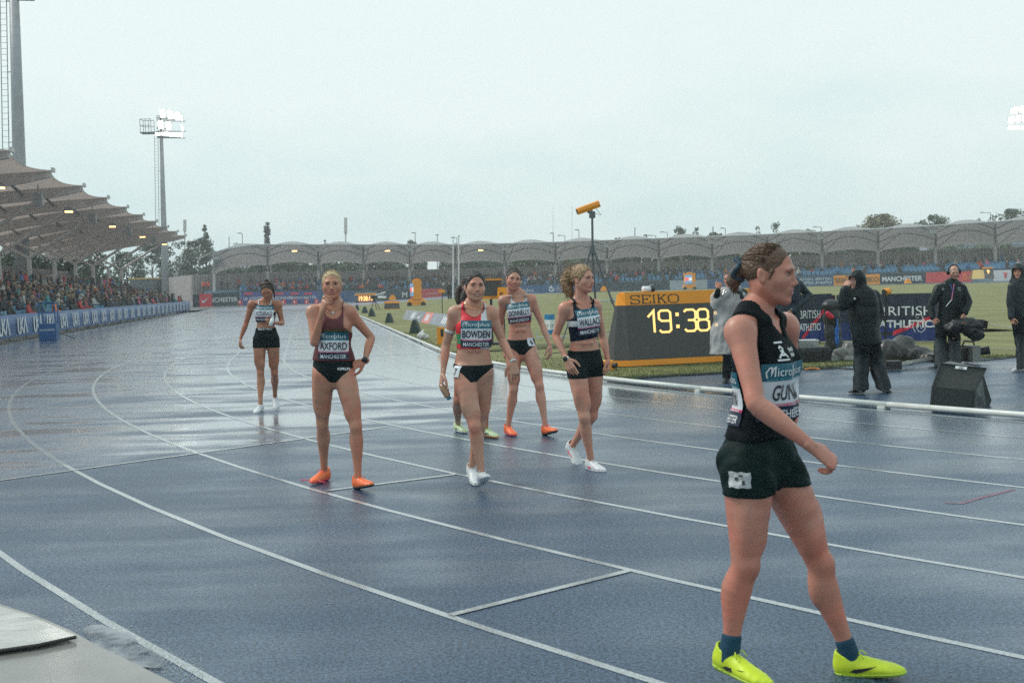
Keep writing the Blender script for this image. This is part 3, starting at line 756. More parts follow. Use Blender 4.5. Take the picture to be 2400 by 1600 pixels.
        mats = [NAVYB, PINK, BIBW, TEAL]; row = np.repeat(np.arange(ny), nx)
        mi = np.where(row < 5, 0, np.where(row < 6, 1, np.where(row < 14, 2, 3)))
        b = link('number_bib', vmesh('bib', V, Q, mats, mi), s.root)
        def letter(t, x, y, h, m, bold=0., width=None, nm='lettering', xs=1., shear=0., sp=1.):
            v, f = text(t, h, bold, xs, sp, shear)
            if width: v = v*[width/(v[:, 0].max()-v[:, 0].min()), 1]
            v, f = refine(v, f)
            p = P(v[:, 0]+x, v[:, 1]+y, off+.0028); mb = MB(); mb.add(p, f); mb.build(nm, m, b)
        r = ht/ny
        letter(name, 0, (10-10)*r, r*5.6, INK, .012, min(wd*.9, .052*len(name)*wd/.24*.72))
        letter('MANCHESTER', 0, (2.4-10)*r, r*2.9, WINK, .006, wd*.84)
        letter('UK ATHLETICS CHAMPIONSHIPS', 0, (5.5-10)*r, r*.75, WINK, .01, wd*.86)
        letter('icro', -wd*.125, (17.3-10)*r, r*3.1, WINK, 0, wd*.29); letter('plus', wd*.23, (17.3-10)*r, r*3.1, WINK, 0, wd*.38)
        sv, sf = strokes([[(-.43*wd, 5.2*r), (-.445*wd, 7*r), (-.40*wd, 8.6*r), (-.36*wd, 8.8*r), (-.365*wd, 7*r), (-.37*wd, 6.2*r), (-.33*wd, 8.5*r), (-.30*wd, 8.9*r), (-.31*wd, 7*r), (-.315*wd, 5.6*r)], [(.055*wd, 9.2*r), (.05*wd, 7*r), (.055*wd, 4.4*r)]], r*.42)
        p = P(sv[:, 0], sv[:, 1], off+.0028); mb = MB(); mb.add(p, sf); mb.build('lettering', WINK, b)
        letter('DATA PROCESSING & TIMING', 0, (14.6-10)*r, r*.8, DTEAL, 0, wd*.84)
        return b
    def patch(s, V2, F2, l0, u0, th, m, name, lat=None, fwd=None, off=.004, parent=None, pel=False):
        "flat print or sticker laid on the cloth: V2 (x, y) in metres"
        lat = s.lat if lat is None else np.array(lat); fwd = s.fw if fwd is None else np.array(fwd)
        V2, F2 = refine(V2, F2)
        q = s.PC+np.outer(V2[:, 0]+l0, lat)+np.outer(V2[:, 1]+u0, s.up)+fwd*.25
        p = s.drape(q, fwd, th, off); mb = MB(); mb.add(p, F2); return mb.build(name, m, parent or s.root)
def rect(w_, h_, nx=4, ny=4):
    gx, gy = np.meshgrid(np.linspace(-w_/2, w_/2, nx+1), np.linspace(-h_/2, h_/2, ny+1))
    return np.stack([gx.ravel(), gy.ravel()], 1), [(j*(nx+1)+i, j*(nx+1)+i+1, (j+1)*(nx+1)+i+1, (j+1)*(nx+1)+i) for j in range(ny) for i in range(nx)]
def ring(c, ax, r, t, m, name, parent, w_=.012):
    "band round a limb"
    ax = Vector(ax).normalized(); u = ax.orthogonal().normalized(); v = ax.cross(u); mb = MB(); n = 18; q = []
    for i in range(n):
        a = 2*math.pi*i/n; d = u*math.cos(a)+v*math.sin(a)
        q += [Vector(c)+d*r-ax*w_, Vector(c)+d*(r+t)-ax*w_, Vector(c)+d*(r+t)+ax*w_, Vector(c)+d*r+ax*w_]
    f = [(i*4+k, i*4+(k+1) % 4, ((i+1) % n)*4+(k+1) % 4, ((i+1) % n)*4+k) for i in range(n) for k in range(4)]
    mb.add(q, f); return mb.build(name, m, parent, True)
# ------------------------------------------------------------------ the athletes
def win(ox, oy, sc, Y0):
    "point in the photograph's window (ox, oy, scale), dz metres nearer (-) or farther (+) than Y0"
    def P(x, y, d=0.): return np.array(at(ox+sc*x, oy+sc*y, Y0+d))
    def Z(x, y, z=.088): return np.array(onz(ox+sc*x, oy+sc*y, z))
    return P, Z
GRP = 'athletes walking off the track after the race'
WHITE = mat('shoe_white', (.62, .64, .66), .45, var=.08, scale=40); ORANGE = mat('shoe_orange', (.85, .16, .045), .4, var=.1, scale=30); HOTPINK = mat('shoe_pink', (.8, .05, .12), .4)
NEON = mat('shoe_neon', (.58, .72, .03), .42, var=.08, scale=30); NEONS = mat('shoe_neon_sole', (.45, .62, .06), .45); BLKSH = mat('shoe_black', (.012, .014, .016), .4); PALEG = mat('shoe_pale_green', (.55, .68, .42), .45); GUM = mat('sole_orange', (.75, .22, .05), .5)
SOCK = mat('sock_teal', srgb(14, 62, 84), .85, var=.15, scale=120); METAL = mat('watch_black', (.015, .017, .02), .25); STRAPW = mat('strap_white', (.6, .6, .6), .6); GOLD = mat('necklace_gold', (.6, .42, .2), .3, 1)
def mid(a, b, t): return a+(b-a)*t
def athlete_joints(P, d): return {k_: (P(*v) if len(v) < 4 else v) for k_, v in d.items()}
def sticker(p, l, u, lat, fwd, txt, w_=.07, h_=.085, th=.006):
    V, F = rect(w_, h_, 5, 5); o = p.patch(V, F, l, u, th, BIBW, 'hip_number', lat, fwd, .004)
    v, f = text(txt, h_*.6, .02); v[:, 0] *= .9
    q = p.PC+np.outer(v[:, 0]+l, lat)+np.outer(v[:, 1]+u, p.up)+np.array(fwd)*.25
    mb = MB(); mb.add(p.drape(q, np.array(fwd), th, .0068), f); mb.build('lettering', INK, o)
def necklace(p, drop, m, bead=None):
    mb = MB(); pts = []
    for a in np.linspace(-1, 1, 17):
        q = p.J['neck']+p.lat*.062*math.sin(a*1.5)+p.fw*(.02)+p.up*(.035-drop*math.cos(a*1.5)); pts.append(q+p.fw*.2)
    pts = p.drape(np.array(pts), p.fw, 0, .003); mb.path(pts, .0016, 5)
    o = mb.build('necklace', m, p.root, True)
    if bead:
        mb = MB(); c = Vector(pts[8])-Vector(p.up)*.012+Vector(p.fw)*.004; mb.ell(c, (.011, .005, .012), 10, 6); mb.build('pendant', bead, o, True)

# 1 -- maroon vest, hand at her mouth
P, Z = win(520, 620, .3571, 9.05)
aR, aL = Z(672, 1350), Z(893, 1400)
aR[1] = min(aR[1], 9.4)
J = dict(head=P(722, 132, -.03), neck=P(735, 272, .0), hipR=P(662, 715), hipL=P(806, 715), shR=P(598, 312, -.01), shL=P(838, 312, .0), elR=P(606, 512, -.12), wrR=P(656, 318, -.2),
         elL=P(978, 478, .08), wrL=P(938, 632, -.03), knR=P(660, 1040, (aR[1]-9.05)/2-.04), knL=P(880, 1062, (aL[1]-9.05)/2-.04), anR=aR, anL=aL, hrot=(7, 1, 0))
p = Person('blonde athlete in a maroon vest and black briefs with one hand at her mouth', J, 4, GRP, h=.0078, bw=1.1, legs=1.04, arms=1.0, sk='tan', skcol=(.50, .25, .165))
p.hands(handR=dict(dirv=(.28, -.25, .9), palmn=(.75, .5, .1), thumb=1, curl=(35, 50, 30), idx=(15, 45, 40)), handL=dict(dirv=(-.9, .1, -.32), palmn=(.1, .8, -.5), thumb=1, curl=(8, 14, 12)))
p.body(); p.brows(hairmat('brow', (.10, .06, .035))); p.hair('pony_low', hairmat('blonde', (.46, .33, .17)))
MAR = mat('maroon_vest', (.10, .012, .018), .5, var=.2, scale=14, bump=.12, bscale=22); OLIVE = mat('olive_band', (.055, .045, .012), .5)
p.vest('vest', .011, .100, .43, .49, .06, [MAR, OLIVE], lambda l, f, u: np.where((u > .315) & (u < .35), 1, 0), strap=(.082, .075), arm=.32, fold=.004, seed=3)
p.shorts('briefs', .005, .118, 0, BLACK, (-.065, .62, .35))
p.bib('AXFORD', .004, .222, .232, .212, .011); 
V, F = text('KIPRUN', .02, .02); p.patch(V, F, .085, .045, .005, WINK, 'lettering', off=.003)
necklace(p, .075, GOLD, STRAPW)
ring(J['wrL'], J['wrL']-J['elL'], .0235, .004, METAL, 'watch_strap', p.root, .012); mb = MB(); mb.ell(J['wrL']+np.array([.004, -.026, .012]), (.024, .012, .024), 14, 6); mb.build('watch', METAL, p.root, True)
sh = put_shoe(p.root, aR, -22, 2, ORANGE, HOTPINK, HOTPINK, 1); put_shoe(p.root, aL, 38, 12, ORANGE, BLKSH, ORANGE, -1)
mb = MB(); a = onz(765, 1131, .03); b = onz(706, 1124, .006); mb.path([a, mid(a, b, .4)+Vector((0, 0, .01)), b], .004, 6); mb.build('loose_lace', HOTPINK, p.root, True)

# 2 -- white crop top, looking down at a bottle
P, Z = win(520, 620, .3571, 15.3)
aR, aL = Z(252, 920, .085), Z(350, 868, .085)
aL[1] = 15.75; aL = P(349, 866, .4)
J = dict(head=P(296, 168, -.1), neck=P(285, 255, -.01), hipR=P(246, 490), hipL=P(336, 490), shR=P(196, 262), shL=P(368, 262), elR=P(158, 388, .02), wrR=P(122, 488, -.02),
         elL=P(396, 384, .04), wrL=P(352, 384, -.16), knR=P(254, 715, -.03), knL=P(346, 712, .1), anR=aR, anL=aL, hrot=(4, -30, 4))
p = Person('athlete in a white crop top looking down at the bottle in her hand', J, 2, GRP, h=.0085, bw=1.0, legs=1.0, sk='brown', skcol=(.40, .185, .11))
p.hands(handR=dict(dirv=(-.15, -.1, -1), palmn=(.9, .2, 0), thumb=1, curl=(35, 45, 30)), handL=dict(dirv=(-.95, -.2, .1), palmn=(-.1, .25, .9), thumb=1, curl=(30, 45, 40)))
p.body(); p.brows(hairmat('brow', (.10, .06, .035))); p.hair('bun_top', hairmat('brown', (.045, .028, .018)))
CREAM = mat('cream_top', (.60, .58, .55), .55, var=.06, bump=.08, bscale=24); PLUM = mat('plum_panel', (.03, .012, .03), .5)
p.vest('crop_top', .007, .228, .425, .49, .064, [CREAM, PLUM], lambda l, f, u: np.where(((np.abs(l) > .092) & (u < .36)) | (u < .245) | (np.abs(np.abs(l)-.098) < .01), 1, 0), strap=(.095, .08), arm=.36)
p.shorts('shorts', .006, .155, -.11, BLACK)
p.bib('FITZGERALD', -.002, .348, .24, .205, .007)
V, F = text('NIKE PRO', .03, .02); p.patch(V, F, 0, .142, .006, WINK, 'lettering', off=.003)
put_shoe(p.root, aR, -8, -4, WHITE, WHITE, STRAPW, 1); put_shoe(p.root, aL, 18, -30, WHITE, WHITE, STRAPW, -1, swoosh=BLKSH)
bt = thing('water_bottle', P(330, 366, -.22), 'small white bottle in the hand of the athlete in the white crop top', 'bottle')
mb = MB(); c = Vector(P(326, 378, -.24)); u_ = Vector((.35, .1, 1)).normalized(); mb.tube(c-u_*.05, c+u_*.05, .027, .024, 14); mb.tube(c+u_*.05, c+u_*.066, .024, .012, 14); mb.build('bottle_body', mat('bottle_white', (.7, .72, .72), .35), bt, True)
mb = MB(); mb.tube(c+u_*.066, c+u_*.082, .013, .012, 12); mb.build('cap', STRAPW, bt, True)

# 3 -- hidden behind number four: neon shoes and a brown ponytail show
P, Z = win(980, 600, .3698, 11.8)
aR, aL = Z(252, 1062), Z(428, 1092)
J = dict(head=P(330, 205), neck=P(338, 330), hipR=P(292, 690), hipL=P(398, 690), shR=P(282, 360), shL=P(412, 360), elR=P(262, 530, .05), wrR=P(268, 690, .05), elL=P(425, 520, .05), wrL=P(410, 670, .04),
         knR=P(252, 915, -.02), knL=P(420, 925, -.02), anR=aR, anL=aL, hrot=(35, 0, 0))
p = Person('athlete with brown ponytail and pale green shoes, half hidden behind the red top', J, 20, GRP, h=.0095, sk='brown', bw=.95)
p.hands(handR=dict(dirv=(-.1, -.1, -1), palmn=(.9, .2, 0), thumb=1), handL=dict(dirv=(0, -.1, -1), palmn=(-.9, .2, 0), thumb=-1))
p.body(); p.brows(hairmat('brow', (.10, .06, .035))); p.hair('pony_side', hairmat('brown', (.045, .028, .018)))
p.vest('crop_top', .007, .20, .41, .49, .066, [CREAM], strap=(.095, .08), arm=.36); p.shorts('briefs', .006, .12, 0, BLACK, (-.05, .6, .3))
put_shoe(p.root, aR, 32, 0, PALEG, WHITE, NEON, 1, swoosh=BLKSH); put_shoe(p.root, aL, 40, 0, PALEG, GUM, NEON, -1, swoosh=BLKSH)

# 4 -- red, green and white crop top, crossing step
P, Z = win(980, 600, .3698, 8.9)
aL, aR = Z(338, 1338, .10), Z(400, 1385, .11)
J = dict(head=P(360, 192, -.02), neck=P(352, 320, 0), hipR=P(288, 742, -.03), hipL=P(410, 742, .03), shR=P(232, 362), shL=P(462, 362, .02), elR=P(176, 568, .05), wrR=P(158, 742, -.02), elL=P(532, 535, .05), wrL=P(602, 668, -.1),
         knR=P(358, 1078, -.14), knL=P(392, 1072, .16), anR=aR, anL=aL, hrot=(14, 2, -2))
J['anR'] = P(402, 1376, min(-.12, aR[1]-8.9)); J['anL'] = P(338, 1338, .22)
p = Person('dark haired athlete in a red, green and white crop top stepping forward', J, 4, GRP, h=.0078, bw=1.02, legs=1.03, sk='fair', skcol=(.53, .29, .205))
p.hands(handR=dict(dirv=(-.2, -.2, -.95), palmn=(.9, .25, -.2), thumb=1, curl=(30, 40, 25)), handL=dict(dirv=(.12, -.2, -1), palmn=(-.3, .85, .1), thumb=-1, curl=(25, 40, 30), idx=(6, 10, 8)))
p.body('smile'); p.brows(hairmat('dark', (.012, .011, .011)), low=.003); p.hair('pony_dark', hairmat('dark', (.012, .011, .011)))
RED = mat('red_top', (.72, .022, .04), .5, var=.08, bump=.08, bscale=24); GRN = mat('green_panel', (.03, .27, .11), .5); TW = mat('white_panel', (.62, .64, .66), .5); DRED = mat('dark_red_trim', (.30, .012, .03), .5)
def pb(l, f, u):
    r = np.zeros(len(l), int)
    r[(l > .055)] = 2; r[(u < .36) & (l > .0)] = 0; r[(u < .305) & (u > .225)] = 1; r[(u < .225) & (l > .05)] = 2
    r[(u < .228) & (u > .17) & (l <= .05)] = 0
    d = 9*l*l; e = np.abs(np.maximum((.435+d)-u, 0)) < .008
    r[e & (np.abs(l) < .08) & (f > 0)] = 3; return r
p.vest('crop_top', .008, .19, .435, .49, .066, [RED, GRN, TW, DRED], pb, strap=(.10, .088), arm=.36)
p.shorts('briefs', .006, .075, 0, BLACK, (-.06, .58, .35))
p.bib('BOWDEN', .018, .305, .236, .205, .008)
necklace(p, .055, GOLD); necklace(p, .03, GOLD)
d_ = unit(p.pfw*.55-p.plat*.8); sticker(p, 0, .02, unit(np.cross(p.up, d_)), d_, '7')
ring(mid(J['shR'], J['elR'], .55), J['elR']-J['shR'], .0375, .003, STRAPW, 'arm_band', p.root, .012)
ring(J['wrL'], J['wrL']-J['elL'], .0225, .004, STRAPW, 'watch_strap', p.root, .011)
put_shoe(p.root, J['anR'], 12, 22, WHITE, WHITE, STRAPW, 1); put_shoe(p.root, J['anL'], 14, -12, WHITE, WHITE, STRAPW, -1)
bt = thing('drink_bottle', P(180, 865, -.06), 'amber drink bottle with a teal cap hanging from an athlete hand', 'bottle')
a, b = Vector(P(158, 835, -.06)), Vector(P(192, 895, -.08)); u_ = (b-a).normalized()
mb = MB(); mb.path([a-u_*.03, a, a+u_*.02, b-u_*.016, b], [.02, .026, .028, .026, .015], 14); mb.build('bottle_body', mat('bottle_amber', (.45, .27, .16), .2, trans=.3), bt, True)
mb = MB(); mb.tube(b, b+u_*.016, .018, .016, 12); mb.build('cap', mat('cap_teal', srgb(20, 110, 135), .4), bt, True)

# 5 -- grey-white crop top, smiling
P, Z = win(980, 600, .3698, 12.1)
aR, aL = Z(570, 1078), Z(808, 1082)
J = dict(head=P(606, 146, -.03), neck=P(634, 250, 0), hipR=P(604, 590), hipL=P(704, 590), shR=P(540, 284), shL=P(718, 276), elR=P(520, 440, .1), wrR=P(548, 580, .08), elL=P(788, 436, .03), wrL=P(836, 566, -.05),
         knR=P(606, 845, (aR[1]-12.1)/2-.02), knL=P(768, 822, (aL[1]-12.1)/2-.03), anR=aR, anL=aL, hrot=(8, -2, -9))
p = Person('smiling athlete in a pale grey crop top and orange shoes', J, 4, GRP, h=.0085, bw=.98, legs=1.0, sk='pale', skcol=(.54, .28, .20))
p.hands(handR=dict(dirv=(.0, -.1, -1), palmn=(.9, .3, 0), thumb=1), handL=dict(dirv=(.03, -.1, -1), palmn=(-.85, .4, 0), thumb=-1, curl=(20, 30, 25)))
p.body('smile'); p.brows(hairmat('dark', (.012, .011, .011))); p.hair('slick', hairmat('darkbrown', (.03, .02, .015)))
GREYT = mat('pale_grey_top', (.52, .52, .52), .55, var=.06, bump=.08, bscale=24); DNAV = mat('navy_stripe', (.012, .018, .04), .5)
def pd(l, f, u):
    r = np.zeros(len(l), int); b = (u < .40); k = ((u-.28)/.0165).astype(int) % 4
    r[b & (k == 0)] = 1; r[b & (k == 2)] = 2; return r
p.vest('crop_top', .007, .275, .48, .52, .064, [GREYT, RED, DNAV], pd, strap=(.095, .08), arm=.36)
p.shorts('briefs', .006, .11, 0, BLACK, (-.055, .55, .3))
p.bib('DONNELLY', -.01, .385, .236, .205, .007, tilt=4); necklace(p, .06, GOLD)
d_ = unit(p.pfw*.6+p.plat*.8); sticker(p, 0, .075, unit(np.cross(p.up, d_)), d_, '6')
put_shoe(p.root, aR, 22, 0, ORANGE, HOTPINK, HOTPINK, 1); put_shoe(p.root, aL, 30, 14, ORANGE, BLKSH, HOTPINK, -1)

# 6 -- navy crop top with a white band, curly fair hair
P, Z = win(980, 600, .3698, 9.7)
aR, aL = Z(1098, 1300), P(978, 1196, .28)
aL[1] = 10.05; aL = P(978, 1200, .32)
J = dict(head=P(1046, 145, -.02), neck=P(1038, 285, 0), hipR=P(1002, 695, -.04), hipL=P(1112, 695, .04), shR=P(930, 335, -.03), shL=P(1122, 318, .08), elR=P(872, 505, .0), wrR=P(940, 652, -.12), elL=P(1172, 520, .12), wrL=P(1203, 655, .05),
         knR=P(1052, 1022, -.12), knL=P(1102, 1012, .14), anR=P(1096, 1296, -.06), anL=aL, hrot=(46, 1, 0))
p = Person('athlete with curly fair hair in a navy crop top looking off to the side', J, 16, GRP, h=.0078, bw=1.0, legs=1.0, sk='pale', skcol=(.54, .28, .20))
p.hands(handR=dict(dirv=(.35, -.35, -.8), palmn=(.4, .8, -.1), thumb=1, curl=(15, 20, 15), idx=(4, 6, 6)), handL=dict(dirv=(-.05, -.25, -1), palmn=(-.8, .1, 0), thumb=-1, curl=(28, 40, 30)))
p.body(); p.brows(hairmat('brow', (.10, .06, .035))); p.hair('puff', hairmat('curly', (.30, .19, .10), .6))
NAVY = mat('navy_top', (.004, .012, .026), .6, spec=.15, var=.15, bump=.1, bscale=24)
p.vest('crop_top', .008, .225, .46, .51, .066, [NAVY, TW], lambda l, f, u: np.where((u > .335) & (u < .378) & (l < .02), 1, 0), strap=(.10, .088), arm=.37, slope=.12)
p.shorts('shorts', .007, .138, -.095, BLACK)
p.bib('WALLACE', .022, .372, .215, .212, .008, tilt=5)
ring(J['wrR'], J['wrR']-J['elR'], .0225, .004, STRAPW, 'watch_strap', p.root, .012); mb = MB(); mb.ell(J['wrR']+np.array([-.012, -.022, .004]), (.02, .012, .022), 14, 6); mb.build('watch', METAL, p.root, True)
put_shoe(p.root, J['anR'], 30, 2, WHITE, WHITE, STRAPW, 1, swoosh=HOTPINK); put_shoe(p.root, J['anL'], 26, -38, WHITE, WHITE, STRAPW, -1, swoosh=HOTPINK)

# 7 -- nearest, dark vest, walking across to the right
P, Z = win(1600, 540, .3444, 4.4)
P2, Z2 = win(1600, 1000, .3827, 4.4)
aR, aL = P2(285, 1375, -.10), P2(1022, 1400, .05)
J = dict(head=P(596, 296, .0), neck=P(520, 600, .0), hipR=P2(400, 240, -.08), hipL=P2(575, 240, .1), shR=P(392, 690, -.14), shL=P(690, 665, .16), elR=P(500, 1178, -.30), wrR=P2(795, 125, -.36), elL=P(730, 1130, .22), wrL=P2(640, 130, .16),
         knR=P2(375, 850, -.12), knL=P2(835, 835, .06), anR=aR, anL=aL, hrot=(62, -4, 0))
p = Person('flushed athlete in a black vest and bright yellow shoes walking past in front', J, 58, GRP, h=.0066, bw=1.06, legs=1.02, arms=1.1, pyaw=48, sk='flushed', skcol=(.49, .215, .155), dp=1.08)
p.hands(handR=dict(dirv=(.72, .0, -.55), palmn=(-.35, .55, -.6), thumb=1, curl=(48, 55, 35), idx=(35, 50, 30)), handL=dict(dirv=(.1, -.2, -1), palmn=(-.8, .1, .2), thumb=-1, curl=(30, 40, 30)))
p.body(hs=1.0); p.brows(hairmat('fairbrow', (.14, .08, .045))); p.hair('scrunchie', hairmat('fairbrown', (.105, .055, .030), .15))
mb = MB()
for i in range(26):
    a = 2*math.pi*i/26; c = p.J['head']+p.HF @ np.array([.034*math.cos(a), -.122+.012*math.sin(a*3), .012+.038*math.sin(a)])
    mb.ell(c, (.013, .011, .012), 7, 5, rot=Matrix.Rotation(a*2, 3, 'X'))
mb.build('scrunchie', mat('scrunchie_print', (.02, .045, .07), .7, var=.9, scale=60), p.root, True)
BVEST = mat('black_vest', (.004, .008, .010), .65, spec=.1, var=.2, scale=10, bump=.12, bscale=18); DKG = mat('dark_green_shorts', (.004, .014, .014), .6, spec=.1, var=.2, scale=14, bump=.2, bscale=22)
p.vest('vest', .014, .115, .485, .53, .05, [BVEST], strap=(.138, .128), arm=.34, fold=.007, vneck=1.1, seed=8, ff=26)
p.shorts('shorts', .007, .135, -.085, DKG, fold=.006, seed=5, ff=50)
d_ = unit(np.array([.48, -.88, 0])); lat_ = unit(np.cross(p.up, d_))
p.bib('GUNN', .012, .295, .235, .215, .014, lat_, d_, off=.006)
q = unit(np.array([-.96, -.25, 0])); p.bib('GUNN', .0, .27, .15, .20, .014, unit(np.cross(p.up, q)), q, off=.006)
q = unit(np.array([-.25, -.97, 0])); V, F = rect(.082, .056, 8, 6); V = V+.0018*np.sin(V[:, ::-1]*170); p.patch(V, F, -.075, -.02, .007, mat('wet_sticker', (.40, .42, .44), .5, var=.3, scale=40, bump=.4, bscale=50), 'hip_number', unit(np.cross(p.up, q)), q, .004)
for x, y, w_, h_ in ((-.012, .004, .012, .012), (.014, -.008, .010, .016), (.004, .016, .016, .006)):
    V, F = rect(w_, h_, 2, 2); p.patch(V, F, -.075+x, -.02+y, .007, INK, 'hip_number_print', unit(np.cross(p.up, q)), q, .0062)
dv = unit(np.array([.62, -.78, 0])); lv = unit(np.cross(p.up, dv))
V, F = strokes([[(-.02, -.022), (0, .0), (.022, -.022)], [(-.03, -.03), (.03, -.03)], [(-.012, .012), (-.004, .02), (.006, .012), (.004, .002), (-.01, .004)], [(-.024, .034), (.02, .034)], [(-.016, -.012), (.016, -.012)]], .006); p.patch(V, F, -.04, .445, .014, WINK, 'vest_emblem', lv, dv, .004)
V, F = text('North', .016, .03); p.patch(V, F, .03, .45, .014, WINK, 'lettering', lv, dv, .004); V, F = text('Wind', .016, .03); p.patch(V, F, .03, .43, .014, WINK, 'lettering', lv, dv, .004)
for a in 'RL':
    S = Field(p.J['an'+a]-.12, p.J['an'+a]+.14, .0045); d3 = unit(p.J['kn'+a]-p.J['an'+a]); S.chain([p.J['an'+a]-d3*.03, p.J['an'+a]+d3*.02, p.J['an'+a]+d3*.055], [.036, .034, .034], [.042, .039, .038], front=p.pfw)
    V, Q = nets(S.F, S.o, S.h); link('sock', vmesh('sock', V, Q, [SOCK]), p.root)
put_shoe(p.root, aR, 40, -4, NEON, NEONS, NEON, 1, swoosh=BLKSH); put_shoe(p.root, aL, 62, 10, NEON, NEONS, NEON, -1, swoosh=BLKSH)
# ------------------------------------------------------------------ ground, track, kerb
def node_track(name, wet, c0, c1):
    m = bpy.data.materials.new(name); m.use_nodes = True; t = m.node_tree; b = t.nodes['Principled BSDF']; N = t.nodes.new; K = t.links.new
    tcn = N('ShaderNodeTexCoord'); o = tcn.outputs['Object']
    def noise(sc, det=3, rough=.5, st=None):
        n = N('ShaderNodeTexNoise'); n.inputs['Scale'].default_value = sc; n.inputs['Detail'].default_value = det; n.inputs['Roughness'].default_value = rough
        if st:
            mp_ = N('ShaderNodeMapping'); mp_.inputs['Scale'].default_value = st; mp_.inputs['Rotation'].default_value = (0, 0, R(-10)); K(o, mp_.inputs[0]); K(mp_.outputs[0], n.inputs[0])
        else: K(o, n.inputs[0])
        return n.outputs[0]
    def mr(x, a, b_, c, d):
        n = N('ShaderNodeMapRange'); K(x, n.inputs[0])
        for i, v in enumerate((a, b_, c, d)): n.inputs[i+1].default_value = v
        return n.outputs[0]
    def math_(op, x, y):
        n = N('ShaderNodeMath'); n.operation = op
        for i, v in enumerate((x, y)):
            if isinstance(v, (int, float)): n.inputs[i].default_value = v
            else: K(v, n.inputs[i])
        n.use_clamp = op != 'SUBTRACT'; return n.outputs[0]
    g1 = noise(120, 3, .7); g2 = noise(52, 3, .75); big = noise(.55, 5, .55); str_ = noise(.9, 4, .55, (.35, 1.6, 1))
    dist = N('ShaderNodeVectorMath'); dist.operation = 'DISTANCE'; K(o, dist.inputs[0]); dist.inputs[1].default_value = (CX, CY, 0)
    inner = math_('MULTIPLY', mr(dist.outputs['Value'], 37.2, 39.6, .9, 0), mr(dist.outputs['Value'], 36.2, 36.4, 0, 1))
    rp_ = N('ShaderNodeValToRGB'); rp_.color_ramp.elements[0].position = .32; rp_.color_ramp.elements[0].color = (*c0, 1); rp_.color_ramp.elements[1].position = .7; rp_.color_ramp.elements[1].color = (*c1, 1)
    K(mr(math_('ADD', math_('MULTIPLY', g1, .4), math_('MULTIPLY', g2, .6)), .42, .58, .0, 1.), rp_.inputs[0])
    mx_ = N('ShaderNodeMix'); mx_.data_type = 'RGBA'; mx_.blend_type = 'MULTIPLY'; mx_.inputs[0].default_value = 1; K(rp_.outputs[0], mx_.inputs[6]); K(mr(big, .3, .7, .8, 1.2), mx_.inputs[7])
    K(mx_.outputs[2], b.inputs['Base Color'])
    film = math_('ADD', math_('ADD', mr(str_, .40, .62, 0, .55), mr(big, .43, .62, 0, .35)), inner)          # how much water stands on the granules
    p0, p1 = onz(0, 1126), onz(914, 1000); e_ = (p1-p0).normalized()
    dt = N('ShaderNodeVectorMath'); dt.operation = 'DOT_PRODUCT'; sb = N('ShaderNodeVectorMath'); sb.operation = 'SUBTRACT'; K(o, sb.inputs[0]); sb.inputs[1].default_value = p0; K(sb.outputs[0], dt.inputs[0]); dt.inputs[1].default_value = (-e_.y, e_.x, 0)
    film = math_('MULTIPLY', film, mr(dt.outputs['Value'], -1.6, .5, wet, wet+.45) if wet < 1 else wet)
    K(mr(film, 0, 1, .42, .2), b.inputs['Roughness'])
    b.inputs['Specular IOR Level'].default_value = .5
    K(mr(film, .1, .9, .12, 1), b.inputs['Coat Weight']); K(mr(film, 0, 1, .2, .06) if wet < 1 else mr(film, 0, 1, .26, .13), b.inputs['Coat Roughness']); b.inputs['Coat IOR'].default_value = 1.5 if wet < 1 else 1.62
    hgt = math_('ADD', math_('MULTIPLY', g1, .45), math_('MULTIPLY', g2, .55))
    bp = N('ShaderNodeBump'); bp.inputs['Distance'].default_value = .006; K(hgt, bp.inputs['Height']); K(mr(film, 0, 1, 1.0, .35), bp.inputs['Strength']); K(bp.outputs[0], b.inputs['Normal'])
    bc = N('ShaderNodeBump'); bc.inputs['Distance'].default_value = .006; K(hgt, bc.inputs['Height']); K(mr(film, .05, .95, 1.0, .04), bc.inputs['Strength']); K(bc.outputs[0], b.inputs['Coat Normal'])
    return m
TRK = node_track('wet_track', .62, (.003, .021, .050), (.054, .104, .178)); TRKF = node_track('wet_track_flooded', 1.6, (.010, .030, .066), (.080, .122, .195))
LINE = mat('lane_paint', (.345, .385, .405), .35, var=.4, scale=70, bump=.6, bscale=140, coat=.8)
GRASS = mat('infield_turf', (.178, .178, .070), .75, spec=.25, var=.22, scale=.5, bump=.8, bscale=60)
CONC = mat('wet_concrete', (.19, .188, .175), .3, var=.14, scale=5, bump=.12, bscale=70, coat=.5)
ASPH = mat('dark_ground', (.10, .105, .10), .7, var=.2, scale=.4)
def stru(o): return tag(o, kind='structure')
mb = MB(); mb.quad((-680, -60, -.06), (680, -60, -.06), (680, 690, -.06), (-680, 690, -.06)); stru(mb.build('ground', ASPH))
